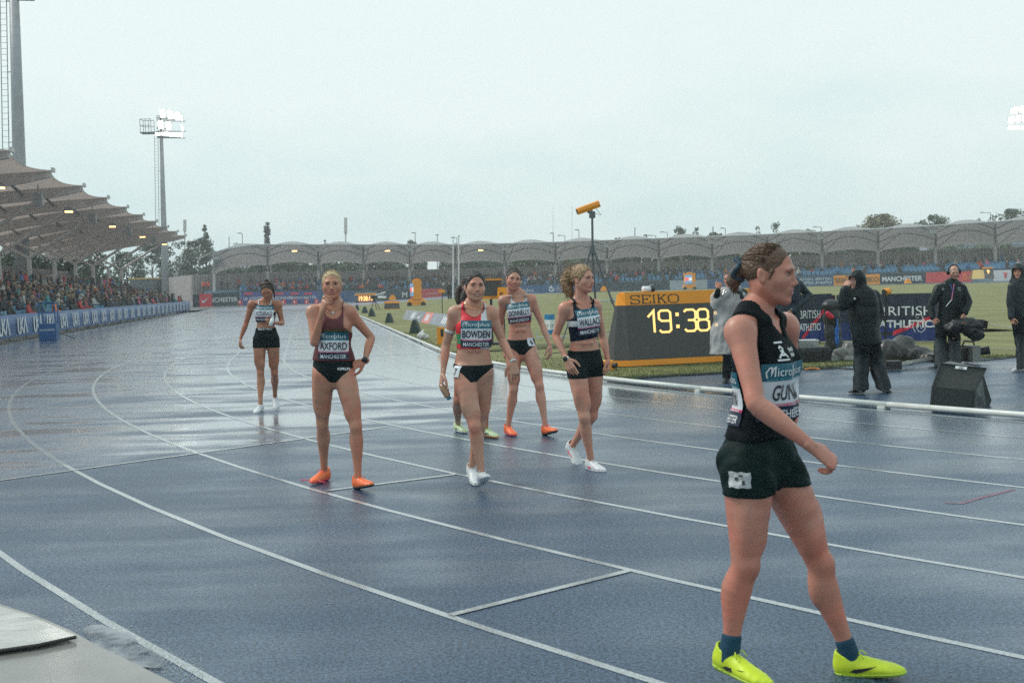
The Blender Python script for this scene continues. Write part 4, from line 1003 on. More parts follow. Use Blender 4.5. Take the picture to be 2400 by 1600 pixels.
# the near part of the track ends at the painted cross line; beyond it the surface is newer and holds more water
f0, f1 = onz(0, 1126), onz(914, 1000); fd = (f1-f0).normalized()
def polar(r, th_, z=0): return tr(r*math.sin(th_), r*math.cos(th_), z)
l0, l1 = f0-fd*14, f0+fd*16; m1 = onz(1420, 930)
near = [l0, f1, onz(1120, 962)]+[polar(36.2, R(x)) for x in (-16.5,)]
def side(p): return (p-f0).cross(fd).z
mb = MB()
mb.quad(Vector((-14, -6, 0)), Vector((70, -6, 0)), Vector((70, 42, 0)), Vector((6, 42, 0)), polar(36.2, R(-15)), f1+(f1-f0)*.35, f1, l0)
stru(mb.build('track', TRK))
mb = MB()
ln = [l0, f1, f1+(f1-f0)*.35, polar(36.2, R(-15)), Vector((6, 42, 0))]
mb.quad(*ln, Vector((70, 42, 0)), tr(112, -20), tr(112, 49.6), tr(-21.7, 49.6)); stru(mb.build('back_straight_track', TRKF))
def oval(R_, n=40, a0=-125, a1=115):
    p = [polar(R_, R(x)) for x in np.linspace(a0, 0, n)]+[tr(x, R_) for x in np.linspace(3, a1, 30)]
    return p
def ribbon(pts, w_, z, name, m, kind='structure'):
    mb = MB(); n = len(pts); q = []
    for i, p in enumerate(pts):
        d = (pts[min(i+1, n-1)]-pts[max(i-1, 0)]); d = Vector((-d.y, d.x, 0)).normalized()*w_/2; q += [p+d+Vector((0, 0, z)), p-d+Vector((0, 0, z))]
    mb.add(q, [(2*i+1, 2*i+3, 2*i+2, 2*i) for i in range(n-1)]); o = mb.build(name, m)
    return tag(o, kind=kind) if kind else o
for k_ in range(1, 9):
    r_ = 36.5+1.22*k_
    if k_ < 6: ribbon(oval(r_, 70), .046, .002, 'lane_line', LINE)
    else:                               # outer lane paint fades by alpha beyond the cross line, imitating sky glare
        ribbon([polar(r_, R(x)) for x in np.linspace(-125, -21.6, 60)], .046, .002, 'lane_line', LINE)
        wl = mat('glare_faded_paint_%d' % k_, (.36, .40, .42), .35, var=.4, scale=70, coat=.5, alpha={6: .9, 7: .6, 8: .3}[k_])
        ribbon([polar(r_, R(x)) for x in np.linspace(-21.6, 0, 30)]+[tr(x, r_) for x in np.linspace(3, 115, 30)], .046, .002, 'glare_faded_line', wl)
ribbon(oval(36.62, 70), .09, .002, 'lane_line', LINE)
for a, b in (((0, 1126), (914, 1000)), ((0, 892.6), (1028, 825)), ((1055.4, 1442), (1481.5, 1336)), ((764.6, 1150.4), (1074.5, 1111)), ((0, 861), (1000, 829))):
    p, q_ = onz(*a), onz(*b); e = (q_-p).normalized()*.02
    ribbon([p, (p+q_)/2, q_-e], .048, .005, 'cross_line', LINE)
p, q_ = onz(2215, 1178), onz(2375, 1147); ribbon([p, onz(2250, 1180), onz(2300, 1166), q_], .04, .002, 'red_mark', mat('faded_red_paint', (.17, .085, .125), .5, var=.5, scale=30))
# inner white kerb: tubular rail in lengths on little feet
KERB = mat('kerb_white', (.62, .64, .61), .35, var=.10, scale=6, bump=.05, bscale=30)
kr = thing('kerb_rail', polar(36.42, R(-20)), 'white tubular kerb rail curving along the inner edge of the wet track', 'kerb rail')
pts = [polar(36.42, R(x)) for x in np.linspace(-70, 0, 29)]+[tr(x, 36.42) for x in np.linspace(2.5, 84, 33)]
for i in range(0, len(pts)-1, 2):
    mb = MB(); seg = pts[i:i+3]; mb.path([p+Vector((0, 0, .052)) for p in seg], .034, 12); o = mb.build('rail', KERB, kr, True)
    mb = MB(); c = seg[0]; d = (seg[1]-seg[0]).normalized(); mb.box(c+d*.06+Vector((0, 0, .016)), (.1, .12, .03), Matrix.Rotation(math.atan2(d.y, d.x), 3, 'Z')); mb.build('foot', KERB, kr)
# infield: turf sheet fanned out from the long axis, cut off by the blue fan at the near end
g0, g1 = onz(1450, 890), onz(2400, 835)
def hit(c, d):                    # distance along d from c to the grass edge line
    e = g1-g0; den = d.x*e.y-d.y*e.x
    if abs(den) < 1e-6: return 99
    t = ((g0.x-c.x)*e.y-(g0.y-c.y)*e.x)/den
    return t if t > 0 else 99
rows = []
def spoke(c, d, R_=36.25):
    lim = min(R_, hit(c, d)) if c.y < 80 else R_
    rows.append([c+d*(lim*t) for t in np.linspace(0, 1, 14)])
for x in np.linspace(84, 0, 29): spoke(tr(x, 0), TN)
for x in np.linspace(0, -180, 61): spoke(tr(0, 0), (polar(1, R(x))-tr(0, 0)).normalized())
for x in np.linspace(0, 84, 29): spoke(tr(x, 0), -TN)
for x in np.linspace(180, 0, 41): spoke(tr(84.4, 0), (TU*math.sin(R(x))+TN*math.cos(R(x))))
V = [(p.x, p.y, gh(p.x, p.y)+.006) for r_ in rows for p in r_]; n = 14; mb = MB()
mb.add(V, [(i*n+k, i*n+k+1, ((i+1) % len(rows))*n+k+1, ((i+1) % len(rows))*n+k) for i in range(len(rows)) for k in range(n-1)])
stru(mb.build('infield_grass', GRASS, smooth=True))
# far running track, beyond the grass
FTR = mat('far_track', (.16, .17, .24), .35, var=.1, scale=.3)
rows = []
for x in np.linspace(90, -4, 60):
    d = TU*math.sin(R(x))+TN*math.cos(R(x)); rows.append([tr(84.4, 0)+d*q for q in np.linspace(36.3, 52, 6)])
rows = rows[::-1]
for x in np.linspace(90, 182, 40):
    d = TU*math.sin(R(x))+TN*math.cos(R(x)); rows.append([tr(84.4, 0)+d*q for q in np.linspace(36.3, 52, 6)])
for x in np.linspace(82, -20, 20): rows.append([tr(x, 0)-TN*q for q in np.linspace(36.3, 52, 6)])
mb = MB(); mb.add([(p.x, p.y, gh(p.x, p.y)+.012) for r_ in rows for p in r_], [(i*6+k, i*6+k+1, (i+1)*6+k+1, (i+1)*6+k) for i in range(len(rows)-1) for k in range(5)]); stru(mb.build('far_track', FTR, smooth=True))
# white field markings on the turf
for a, b in (((1800, 742), (2420, 722)), ((2320, 760), (2420, 775)), ((2255, 815), (2420, 820)), ((1500, 715), (2420, 690))):
    pts_ = []
    for t in np.linspace(0, 1, 9):
        p = onz(a[0]+(b[0]-a[0])*t, a[1]+(b[1]-a[1])*t); pts_.append(Vector((p.x, p.y, gh(p.x, p.y))))
    ribbon(pts_, .07, .014, 'field_line', LINE)
# concrete apron at the near left corner, with a wet plastic sheet lying over its edge
c0 = [onz(0, 1424), onz(80, 1449), onz(170, 1488), onz(225, 1520), onz(300, 1556), onz(410, 1612)]
mb = MB(); mb.quad(*[p+Vector((0, 0, .02)) for p in c0], onz(410, 1900)+Vector((0, 0, .02)), onz(-900, 1900)+Vector((0, 0, .02)), onz(-900, 1250)+Vector((0, 0, .02)))
mb2 = MB(); mb2.prism([v for v in mb.v], (0, 0, -.019)); stru(mb2.build('concrete_apron', CONC))
SHEET = mat('wet_sheet', (.36, .355, .32), .14, var=.3, scale=6, bump=.5, bscale=5, coat=1, stretch=(1, 2.5, 1))
e = [onz(-300, 1330, .035), onz(0, 1424, .035), onz(60, 1441, .035), onz(178, 1492, .035), onz(90, 1511, .035), onz(0, 1524, .035), onz(-300, 1560, .035)]
mb = MB(); mb.prism(e, (0, 0, .008)); tag(mb.build('plastic_sheet', SHEET), 'wet pale plastic sheet with a dark edge lying on the concrete in the corner', 'plastic sheet')
mb = MB(); mb.path([onz(-300, 1560, .038), onz(0, 1524, .038), onz(90, 1511, .038), onz(178, 1492, .038)], .009, 6); o = mb.build('dark_edge', mat('rubber_edge', (.02, .02, .02), .5), bpy.data.objects['plastic_sheet'])
# standing water along the outer lane line
PUD = mat('standing_water', (.03, .06, .095), .04, spec=.5, var=.1, scale=3, coat=1, ior=1.45)
_t = PUD.node_tree; _n = _t.nodes.new('ShaderNodeTexNoise'); _n.inputs['Scale'].default_value = 4.5; _n.inputs['Detail'].default_value = 8; _n.inputs['Roughness'].default_value = .65
_c = _t.nodes.new('ShaderNodeTexCoord'); _t.links.new(_c.outputs['Object'], _n.inputs[0]); _m = _t.nodes.new('ShaderNodeMapRange'); _m.inputs[1].default_value = .36; _m.inputs[2].default_value = .6; _t.links.new(_n.outputs[0], _m.inputs[0]); _t.links.new(_m.outputs[0], _t.nodes['Principled BSDF'].inputs['Alpha'])
P0 = [(200, 1466), (240, 1462), (300, 1484), (345, 1517), (385, 1545), (372, 1566), (330, 1562), (280, 1540), (235, 1515), (205, 1490)]
PP = []
for i in range(len(P0)):
    a, b, c, d = (P0[(i+k) % len(P0)] for k in (-1, 0, 1, 2))
    for t in (0, .25, .5, .75): PP.append(tuple(b[k]+.5*t*(c[k]-a[k]+t*(2*a[k]-5*b[k]+4*c[k]-d[k]+t*(3*(b[k]-c[k])+d[k]-a[k])))+3.2*math.sin(i*7+t*23+k*2) for k in (0, 1)))
mb = MB(); mb.add([onz(x, y, .0105) for x, y in PP], [tuple(range(len(PP)))]); tag(mb.build('puddle', PUD), kind='structure')
# a rim of loose wet granules round the puddle: too many to count
mb = MB(); rg = random.Random(3)
GRN_ = mat('granule', (.42, .45, .46), .12, coat=1)
for i in range(2600):
    t = rg.random(); x = 150+t*330; y = 1440+t*165+rg.gauss(0, 1)*16+(8 if rg.random() < .5 else -30)
    p = onz(x, y, .004); s_ = rg.uniform(.0015, .0035)
    u = Vector((rg.uniform(-1, 1), rg.uniform(-1, 1), 0)).normalized()*s_; v = Vector((-u.y, u.x, 0))*.8
    mb.add([p+u, p+v, p-u, p-v, p+Vector((0, 0, s_*.7))], [(0, 1, 4), (1, 2, 4), (2, 3, 4), (3, 0, 4)])
tag(mb.build('wet_granules', GRN_), kind='stuff')
# rough turf along the near edge of the grass
mb = MB(); BL = mat('grass_blade', (.10, .125, .035), .6, var=.35, scale=3)
e = g1-g0; nrm = Vector((-e.y, e.x, 0)).normalized()
for i in range(26000):
    if i < 20000: p = g0-e*.25+e*(rg.random()*1.25)+nrm*(rg.random()**2*6)
    else: p = tr(rg.uniform(-9, 14), 36.2-rg.random()**2*5)
    if (p-tr(0, 0)).length > 36.3 and ab(p.x, p.y)[0] < 0 or ab(p.x, p.y)[1] > 36.3: continue
    if (p-g0).cross(e).z > 0: continue
    h_ = rg.uniform(.015, .05); w_ = .006; t = rg.uniform(0, 6.3); d = Vector((math.cos(t), math.sin(t), 0))
    mb.add([p-d*w_, p+d*w_, p+Vector((rg.uniform(-.02, .02), rg.uniform(-.02, .02), h_+.006))], [(0, 1, 2)])
tag(mb.build('grass_blades', BL), kind='stuff')
# air
hz = bpy.data.materials.new('haze'); hz.use_nodes = True; hz.node_tree.nodes.clear()
ho = hz.node_tree.nodes.new('ShaderNodeOutputMaterial'); hv = hz.node_tree.nodes.new('ShaderNodeVolumePrincipled')
hv.inputs['Color'].default_value = (.95, .975, .985, 1); hv.inputs['Density'].default_value = .0008; hz.node_tree.links.new(hv.outputs[0], ho.inputs['Volume'])
mb = MB(); mb.box((0, 310, 17), (1400, 780, 37)); tag(mb.build('haze', hz), kind='stuff')
# ------------------------------------------------------------------ left grandstand, fence, floodlights
def fabricmat(name, col, tr_=.72):
    m = mat(name, col, .6, var=.06, scale=.8, bump=.15, bscale=2.5); t = m.node_tree; b = t.nodes['Principled BSDF']; o = t.nodes['Material Output']
    tl = t.nodes.new('ShaderNodeBsdfTranslucent'); tl.inputs[0].default_value = (*col, 1); mxs = t.nodes.new('ShaderNodeMixShader'); mxs.inputs[0].default_value = tr_
    t.links.new(b.outputs[0], mxs.inputs[1]); t.links.new(tl.outputs[0], mxs.inputs[2]); t.links.new(mxs.outputs[0], o.inputs[0]); return m
CANV = fabricmat('canopy_fabric', (.60, .55, .53)); STEEL = mat('grey_steel', (.30, .31, .33), .5, var=.1, scale=2); PALE = mat('pale_steel', (.56, .53, .515), .5, var=.08, scale=2)
DARKST = mat('dark_steel', (.10, .115, .13), .5); WALLP = mat('ribbed_wall', (.34, .31, .305), .6, var=.1, scale=.6); CONC2 = mat('terrace_concrete', (.26, .27, .27), .6, var=.15, scale=1.2)
SEATB = mat('seat_blue', srgb(70, 140, 175), .35, var=.12, scale=4); BLUEB = mat('banner_blue', srgb(44, 88, 138), .5, var=.08, scale=1.2, bump=.2, bscale=3); WHP = mat('white_print', (.72, .75, .78), .5)
GLOW = mat('lamp_glow', (1, .8, .5), .5, emit=(1, .55, .18), es=5); FLOOD = mat('flood_glow', (1, 1, 1), .5, emit=(1, .96, .86), es=6)
st = thing('grandstand', tr(60, 58), 'long covered grandstand with scalloped fabric roof on the left of the straight', 'grandstand')
def prt(mb, name, m=None, parent=None, smooth=False, kind=None):
    o = mb.build(name, m, parent, smooth)
    if kind: o['kind'] = kind
    return o
ROWS = [(52.1+.82*i, .30+.20*i) for i in range(7)]
for i, (b, z) in enumerate(ROWS):
    mb = MB(); mb.prism([tr(-6, b-.41, -.05), tr(100, b-.41, -.05), tr(100, b-.41, z), tr(-6, b-.41, z)], TN*.82); prt(mb, 'terrace_step', CONC2, st)
mb = MB(); mb.prism([tr(-6, 57.43, -.05), tr(100, 57.43, -.05), tr(100, 57.43, 1.7), tr(-6, 57.43, 1.7)], TN*7); prt(mb, 'rear_platform', CONC2, st)
for i in range(26):                       # ribbed rear wall in bays
    a = 4+4.1*i; mb = MB(); mb.prism([tr(a, 64.4, 0), tr(a+4.04, 64.4, 0), tr(a+4.04, 64.4, 4.45), tr(a, 64.4, 4.45)], TN*.15)
    for k in range(10): mb.prism([tr(a+.1+.4*k, 64.33, 1.75), tr(a+.3+.4*k, 64.33, 1.75), tr(a+.3+.4*k, 64.33, 4.4), tr(a+.1+.4*k, 64.33, 4.4)], TN*.07)
    prt(mb, 'wall_panel', WALLP, st)
TIP = [101.9-8.45*i for i in range(13)]
def rz(b): return 8.0-.05*(b-52)-.012*max(0, b-54)**2          # underside line of a roof rib
bs = list(np.linspace(52, 64.6, 10))
for i, a in enumerate(TIP):
    mb = MB(); n = len(bs); q = []
    for b in bs:
        dp_ = .30+.36*min(1, (b-52)/2); q += [tr(a-.13, b, rz(b)), tr(a+.13, b, rz(b)), tr(a+.13, b, rz(b)-dp_), tr(a-.13, b, rz(b)-dp_)]
    f = [(k*4+j, k*4+(j+1) % 4, (k+1)*4+(j+1) % 4, (k+1)*4+j) for k in range(n-1) for j in range(4)]+[(3, 2, 1, 0), tuple(range(4*n-4, 4*n))]
    mb.add(q, f); mb.box(tr(a, 51.9, rz(52)+.05), (.5, .12, .22), Matrix.Rotation(math.pi/2-TH, 3, 'Z')); prt(mb, 'roof_rib', PALE, st)
    mb = MB(); mb.tube(tr(a, 58.8, 1.7), tr(a, 58.8, 4.65), .17, .15, 12); prt(mb, 'column', PALE, st)
    mb = MB(); mb.tube(tr(a, 58.7, 4.55), tr(a, 54.4, rz(54.4)-.62), .13, .11, 10); prt(mb, 'strut', PALE, st)
    mb = MB(); mb.tube(tr(a, 58.9, 4.55), tr(a, 61.8, rz(61.8)-.6), .11, .1, 10); prt(mb, 'strut', PALE, st)
    if i < 12:
        a2 = TIP[i+1]; mb = MB(); nu, nv = 12, 8; q = []
        for v in range(nv+1):
            for u in range(nu+1):
                t = u/nu; sg = 4*t*(1-t); b = 52+12.6*v/nv+.4*sg*(1-v/nv)
                q.append(tr(a2+(a-a2)*t, b, rz(b)+.02+sg*(.5*math.sin(math.pi*v/nv)+.25*v/nv-.16*(1-v/nv))))
        f = [(v*(nu+1)+u, v*(nu+1)+u+1, (v+1)*(nu+1)+u+1, (v+1)*(nu+1)+u) for v in range(nv) for u in range(nu)]
        N_ = len(q); mb.add(q+[p+Vector((0, 0, .03)) for p in q], f[::1]+[tuple(x+N_ for x in g[::-1]) for g in f]+[(u, u+1, N_+u+1, N_+u) for u in range(nu)]); prt(mb, 'canopy_panel', CANV, st, True)
        for b in (55.3, 58.2, 61.3):
            mb = MB(); mb.path([tr(a, b, rz(b)-.25), tr((a+a2)/2, b, rz(b)+.28), tr(a2, b, rz(b)-.25)], .085, 8); prt(mb, 'purlin', STEEL, st)
    mb = MB(); c = tr(a-2.1, 54.0, rz(54)-.75)
    if i % 2 == 0:
        mb.box(c, (.62, .4, .24), Matrix.Rotation(-TH, 3, 'Z'), STEEL, taper=(.7, .7)); mb.tube(c, c+Vector((0, 0, .6)), .03, m=STEEL); h_ = prt(mb, 'lamp_housing', None, st)
        mb = MB(); mb.box(c-Vector((0, 0, .15)), (.42, .34, .1), Matrix.Rotation(-TH, 3, 'Z')); prt(mb, 'lamp_glass', GLOW, h_)
    else:
        mb.box(c, (.45, .55, .8), Matrix.Rotation(-TH, 3, 'Z') @ Matrix.Rotation(.35, 3, 'X')); mb.tube(c, c+Vector((0, 0, .8)), .04); prt(mb, 'loudspeaker', mat('speaker_pale', (.42, .43, .43), .6), st)
# seats: the rows one can pick out, then the rest
sm = MB(); sm.box((0, .02, .38), (.42, .40, .05)); sm.prism([(-.21, .2, .38), (.21, .2, .38), (.21, .26, .78), (-.21, .26, .78)], (0, .04, 0)); sm.box((0, .15, .18), (.05, .05, .4)); seatme = sm.mesh('seat', SEATB)
rz_ = -TH+math.pi/2
SM = Matrix.Rotation(rz_-0, 4, 'Z')
rest = MB(); ns = 0
for i, (b, z) in enumerate(ROWS):
    a = 12.
    while a < 99:
        if not (36.2 < a < 37.6 or 62 < a < 63.4 or 86 < a < 87.2):
            p = tr(a, b+.05, z); fr = Matrix.Translation(p) @ Matrix(((TU.x, TN.x, 0, 0), (TU.y, TN.y, 0, 0), (0, 0, 1, 0), (0, 0, 0, 1)))
            if ns < 300 and ((i < 4 and a < 62) ):
                o = bpy.data.objects.new('seat', seatme); COL.objects.link(o); o.parent = st; o.matrix_parent_inverse = pinv(st) @ fr; ns += 1
            else: rest.add([fr @ Vector(v) for v in sm.v], sm.f)
        a += .52
prt(rest, 'seat_rows', SEATB, st, kind='stuff')
for a0, a1 in ((14, 36), (38, 62), (64, 98)):
    mb = MB(); mb.tube(tr(a0, 57.5, 2.7), tr(a1, 57.5, 2.7), .03, n=6); mb.tube(tr(a0, 57.5, 2.2), tr(a1, 57.5, 2.2), .02, n=6)
    for a in np.arange(a0, a1+.1, 2): mb.tube(tr(a, 57.5, 1.7), tr(a, 57.5, 2.7), .025, n=6)
    prt(mb, 'railing', STEEL, st)
mb = MB(); mb.box(tr(62, 60, 2.35), (3.2, 3, 1.3), Matrix.Rotation(-TH+math.pi/2, 3, 'Z')); prt(mb, 'equipment_box', CONC2, st)
# banner fence along the straight
uka = strokes([[(.0, 1), (.0, .24), (.05, .07), (.14, .01), (.23, .07), (.28, .24), (.28, 1)], [(.56, 1), (.36, .52), (.60, 0)], [(.28, .50), (.42, .50)], [(.60, 0), (.80, .98), (1.0, 0)]], .115)
for k in range(8):
    a0 = 2+10.6*k; fn = thing('banner_fence', tr(a0+5.3, 50.35), ['', 'second', 'third', 'fourth', 'fifth', 'sixth', 'seventh', 'last'][k] and f"blue banner on the trackside fence, {['', 'second', 'third', 'fourth', 'fifth', 'sixth', 'seventh', 'last and farthest'][k]} length along the stand" or 'blue banner on the trackside fence, nearest length mostly beyond the frame', 'banner fence', 'banner fences along the stand')
    mb = MB(); nu = 24; q = []
    for z in (.16, .55, 1.02):
        for u in range(nu+1):
            t = u/nu; q.append(tr(a0+.03+10.54*t, 50.35+.03*math.sin(u*1.1+k)*(1.02-z), z-.012*abs(math.sin(u*.52))*(z > .9)))
    N_ = len(q); f = [(v*(nu+1)+u, v*(nu+1)+u+1, (v+1)*(nu+1)+u+1, (v+1)*(nu+1)+u) for v in range(2) for u in range(nu)]
    mb.add(q+[p+TN*.03 for p in q], f+[tuple(x+N_ for x in g[::-1]) for g in f]+[(2*(nu+1)+u, 2*(nu+1)+u+1, N_+2*(nu+1)+u+1, N_+2*(nu+1)+u) for u in range(nu)]); o = prt(mb, 'banner', BLUEB, fn, True)
    for a in (1.2, 3.95, 6.7, 9.35):
        mb = MB(); mb.add([tr(a0+a-.72+1.44*float(x), 50.35-.05, .27+.62*float(y)) for x, y in uka[0]], uka[1]); prt(mb, 'banner_logo', WHP, o)
    for a in (.2, 2.75, 5.3, 7.9, 10.4):
        mb = MB(); mb.tube(tr(a0+a, 50.47, 0), tr(a0+a, 50.47, 1.0), .03, n=6); mb.box(tr(a0+a, 50.35, .02), (.5, .06, .04), Matrix.Rotation(-TH+0, 3, 'Z')); prt(mb, 'fence_post', DARKST, fn)
for a, b, r_ in ((13.5, 49.9, .4), (14.6, 50.0, .3), (15.3, 49.95, .35)):      # low planting under the fence
    pass
mb = MB(); mb.prism([tr(-22, 49.6, 0), tr(100, 49.6, 0), tr(100, 49.6, .012), tr(-22, 49.6, .012)], TN*2.1); stru(prt(mb, 'trackside_path', CONC))
# floodlight masts
def mast(base, top, r0, r1, heads, label, plat=True, lad=True, hd=(.0, -1, 0)):
    t = thing('floodlight_mast', base, label, 'floodlight mast', 'floodlight masts')
    mb = MB(); mb.path([base, mid(base, top, .33), mid(base, top, .66), top], [r0, mid(r0, r1, .33), mid(r0, r1, .66), r1], 16); prt(mb, 'mast_pole', STEEL, t, True)
    if lad:
        mb = MB(); o = Vector((-r0-.2, -.1, 0))
        for dx in (0, .5): mb.tube(base+o-Vector((dx, 0, 0))+Vector((0, 0, 3)), top+Vector((-r1-.2-dx, -.1, 0)), .035, n=5)
        nz_ = int((top.z-base.z-3)/.45)
        for i in range(nz_):
            f = i/nz_; p = mid(base+o+Vector((0, 0, 3)), top+Vector((-r1-.2, -.1, 0)), f); mb.tube(p, p-Vector((.5, 0, 0)), .018, n=4)
            if i % 12 == 0: mb.tube(p, p+Vector((r0*.9, .1, 0)), .04, n=4)
        prt(mb, 'ladder', DARKST, t)
    if plat:
        mb = MB(); c = top+Vector((-1.3, 0, .4)); mb.box(c, (3.0, 1.6, .15))
        for x in (-1.45, -.7, .1): 
            for y in (-.75, .75): mb.tube(c+Vector((x, y, 0)), c+Vector((x, y, 1.9)), .04, n=5)
        for z in (1.0, 1.9): mb.path([c+Vector((.1, -.75, z)), c+Vector((-1.45, -.75, z)), c+Vector((-1.45, .75, z)), c+Vector((.1, .75, z))], .04, 5)
        prt(mb, 'platform', DARKST, t)
    mb = MB()
    zs = sorted({h[1] for h in heads})
    for z in zs: mb.tube(top+Vector((-.6, 0, z-.3)), top+Vector((max(h[0] for h in heads if h[1] == z)+.4, -.35, z-.3-.2)), .06, n=6)
    mb.tube(top-Vector((0, 0, .2)), top+Vector((0, 0, max(zs)+.2)), .16, .1, 8); prt(mb, 'lamp_frame', DARKST, t)
    Rm = Matrix.Rotation(R(22), 3, 'X')
    for x, z, w_, h_ in heads:
        c = top+Vector((x, -.5, z)); mb = MB(); mb.box(c, (w_, .35, h_), Rm, taper=(.92, 1)); o = prt(mb, 'floodlight_head', PALE, t)
        mb = MB(); mb.box(c+Rm @ Vector((0, -.2, 0)), (w_*.94, .06, h_*.94), Rm); prt(mb, 'lamp_glass', FLOOD, o)
    return t
b2_, t2 = at(388, 690, 168), at(378, 318, 168); b2_.z = 0
H2 = [(dx, dz, .7, 1.15) for dx, dz in ((.5, 3.1), (1.6, 2.85), (2.6, 2.65), (.2, 1.5), (1.3, 1.3))]+[(-.2, .25, .9, .45), (.8, .2, .9, .45), (1.8, .1, .9, .45), (2.6, .05, .7, .4), (3.2, 2.4, .18, .9), (3.25, .95, .18, .9), (3.1, 0, .16, .7)]
mast(b2_, t2, .55, .24, H2, 'lit floodlight mast standing beyond the far end of the left grandstand')
b1_, t1 = at(51, 640, 92), at(33, -10, 92); b1_.z = 0
mast(b1_, t1, .62, .36, [(1.3, .0, 1.1, .6), (.9, 1.2, .9, 1.2), (2.0, 1.0, .9, 1.2)], 'tall floodlight mast rising through the roof of the left grandstand', plat=False)
b3_, t3 = at(2410, 640, 190), at(2410, 312, 190); b3_.z = 0
mast(b3_, t3, .5, .24, [(-3.2, .9, .7, .5), (-2.2, .9, .8, .55), (-1.1, .9, .8, .55), (0, .9, .8, .55), (-3.4, 2.2, .2, .8), (-2.9, 2.2, .7, 1.1), (-1.9, 2.3, .7, 1.1), (-.9, 2.4, .7, 1.1), (.0, 2.5, .7, 1.1), (-3.0, 3.6, .2, .8), (-2.3, 3.7, .7, 1.1), (-1.3, 3.8, .7, 1.1), (-.3, 3.9, .7, 1.1)], 'lit floodlight mast at the right edge above the far stand', plat=False, lad=False)
# blue stand at the foot of the fence
BL = mat('blue_board', srgb(18, 84, 140), .45, var=.08, scale=2)
bs_ = thing('umpire_stand', tr(18.3, 49.1), 'blue boxed umpire stand with a tall open frame in front of the banner fence', 'stand')
mb = MB(); mb.box(tr(18.3, 49.15, .32), (.62, .6, .62), Matrix.Rotation(-TH*1, 3, 'Z')); bo = prt(mb, 'box', BL, bs_)
rm_ = Matrix.Rotation(-TH, 3, 'Z'); ux = Vector((TU.y, -TU.x, 0)); 
fc = tr(18.3, 49.15, .40)-TU*.304
mb = MB(); put_text(mb, 'MANCHESTER', fc, Vector((-TN.x, -TN.y, 0)), Vector((0, 0, 1)), .07, WHP, .01, width=.54); prt(mb, 'lettering', None, bo)
mb = MB()
for x in (-.28, .28):
    for y in (-.28, .28): mb.tube(tr(18.3+y, 49.15+x, .6), tr(18.3+y, 49.15+x, 1.42), .025, n=6)
for z in (1.05, 1.42): mb.path([tr(18.02, 48.87, z), tr(18.02, 49.43, z), tr(18.58, 49.43, z), tr(18.58, 48.87, z), tr(18.02, 48.87, z)], .025, 6)
prt(mb, 'frame', BL, bs_); mb = MB(); mb.tube(tr(18.5, 48.9, .3), tr(18.7, 48.3, .02), .02, n=5); prt(mb, 'stay', DARKST, bs_)
# ------------------------------------------------------------------ the far stand, boards, trees and roofs behind
YP = [(300, 196), (450, 166), (800, 178), (1100, 178), (1500, 169), (2000, 156), (2450, 143), (2700, 137)]
def YF(px): return float(np.interp(px, [a for a, _ in YP], [b for _, b in YP]))
def far(px, py, dy=0.): return at(px, py, YF(px)+dy)
def lin(px, tab): return float(np.interp(px, [a for a, _ in tab], [b for _, b in tab]))
EDGE = [(465, 606), (520, 585), (600, 573), (1080, 573), (1300, 567), (1500, 560), (1750, 551), (2000, 539), (2150, 531), (2420, 513), (2600, 500)]      # front edge of the roof
WTOP = [(300, 661), (450, 644), (640, 637), (1000, 632), (1300, 622), (1500, 614), (1855, 602), (2080, 590), (2400, 578), (2600, 570)]
WBOT = [(300, 690), (450, 683), (640, 672), (1000, 663), (1300, 655), (1500, 647), (1855, 640), (2080, 632), (2400, 622), (2600, 616)]
BTOP = [(300, 712), (450, 690), (560, 684), (840, 682), (1150, 672), (1500, 660), (1950, 646), (2250, 636), (2450, 630)]
BBOT = [(300, 722), (450, 720), (560, 716), (840, 707), (1150, 692), (1500, 681), (1850, 671), (2100, 665), (2400, 657), (2500, 655)]
fs = thing('far_stand', far(1200, 690), 'long curved open stand with a white tented roof across the far end', 'grandstand')
COLS = [502, 627, 746, 852, 960, 1068, 1183, 1302, 1423, 1544, 1669, 1798, 1927, 2058, 2193, 2333, 2480]
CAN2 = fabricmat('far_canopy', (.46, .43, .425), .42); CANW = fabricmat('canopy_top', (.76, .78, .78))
mods = [(468, 502)]+list(zip(COLS[:-1], COLS[1:]))
def FE(px): return far(px, lin(px, EDGE), -6)
for k, (xa, xb) in enumerate(zip(COLS[:-1], COLS[1:])):
    nu, nv = 10, 8; q = []; 
    for v in range(nv+1):
        for u in range(nu+1):
            s_, t = u/nu, v/nv; px = xa+(xb-xa)*s_; f = FE(px); b = far(px, lin(px, WTOP), 4.5); arch = math.sin(math.pi*s_)
            zb = mid(FE(xa).z, FE(xb).z, s_)-2.75+.5*arch**.8; p = f.lerp(Vector((b.x, b.y, zb)), t)
            p.z += math.sin(math.pi*min(1, t*1.15))*(.35+1.15*arch)*(1-t*.35); q.append(p)
    f = [(v*(nu+1)+u, v*(nu+1)+u+1, (v+1)*(nu+1)+u+1, (v+1)*(nu+1)+u) for v in range(nv) for u in range(nu)]; N_ = len(q)
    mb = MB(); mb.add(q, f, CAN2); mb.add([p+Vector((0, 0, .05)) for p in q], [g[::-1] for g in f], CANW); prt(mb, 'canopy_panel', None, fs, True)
    mb = MB(); mb.path([q[i]-Vector((0, 0, .06)) for i in range(nu+1)], .09, 6); mb.path([q[3*(nu+1)+i]-Vector((0, 0, .1)) for i in range(nu+1)], .07, 5); mb.path([q[5*(nu+1)+i]-Vector((0, 0, .1)) for i in range(nu+1)], .07, 5); prt(mb, 'roof_hoop', STEEL, fs)
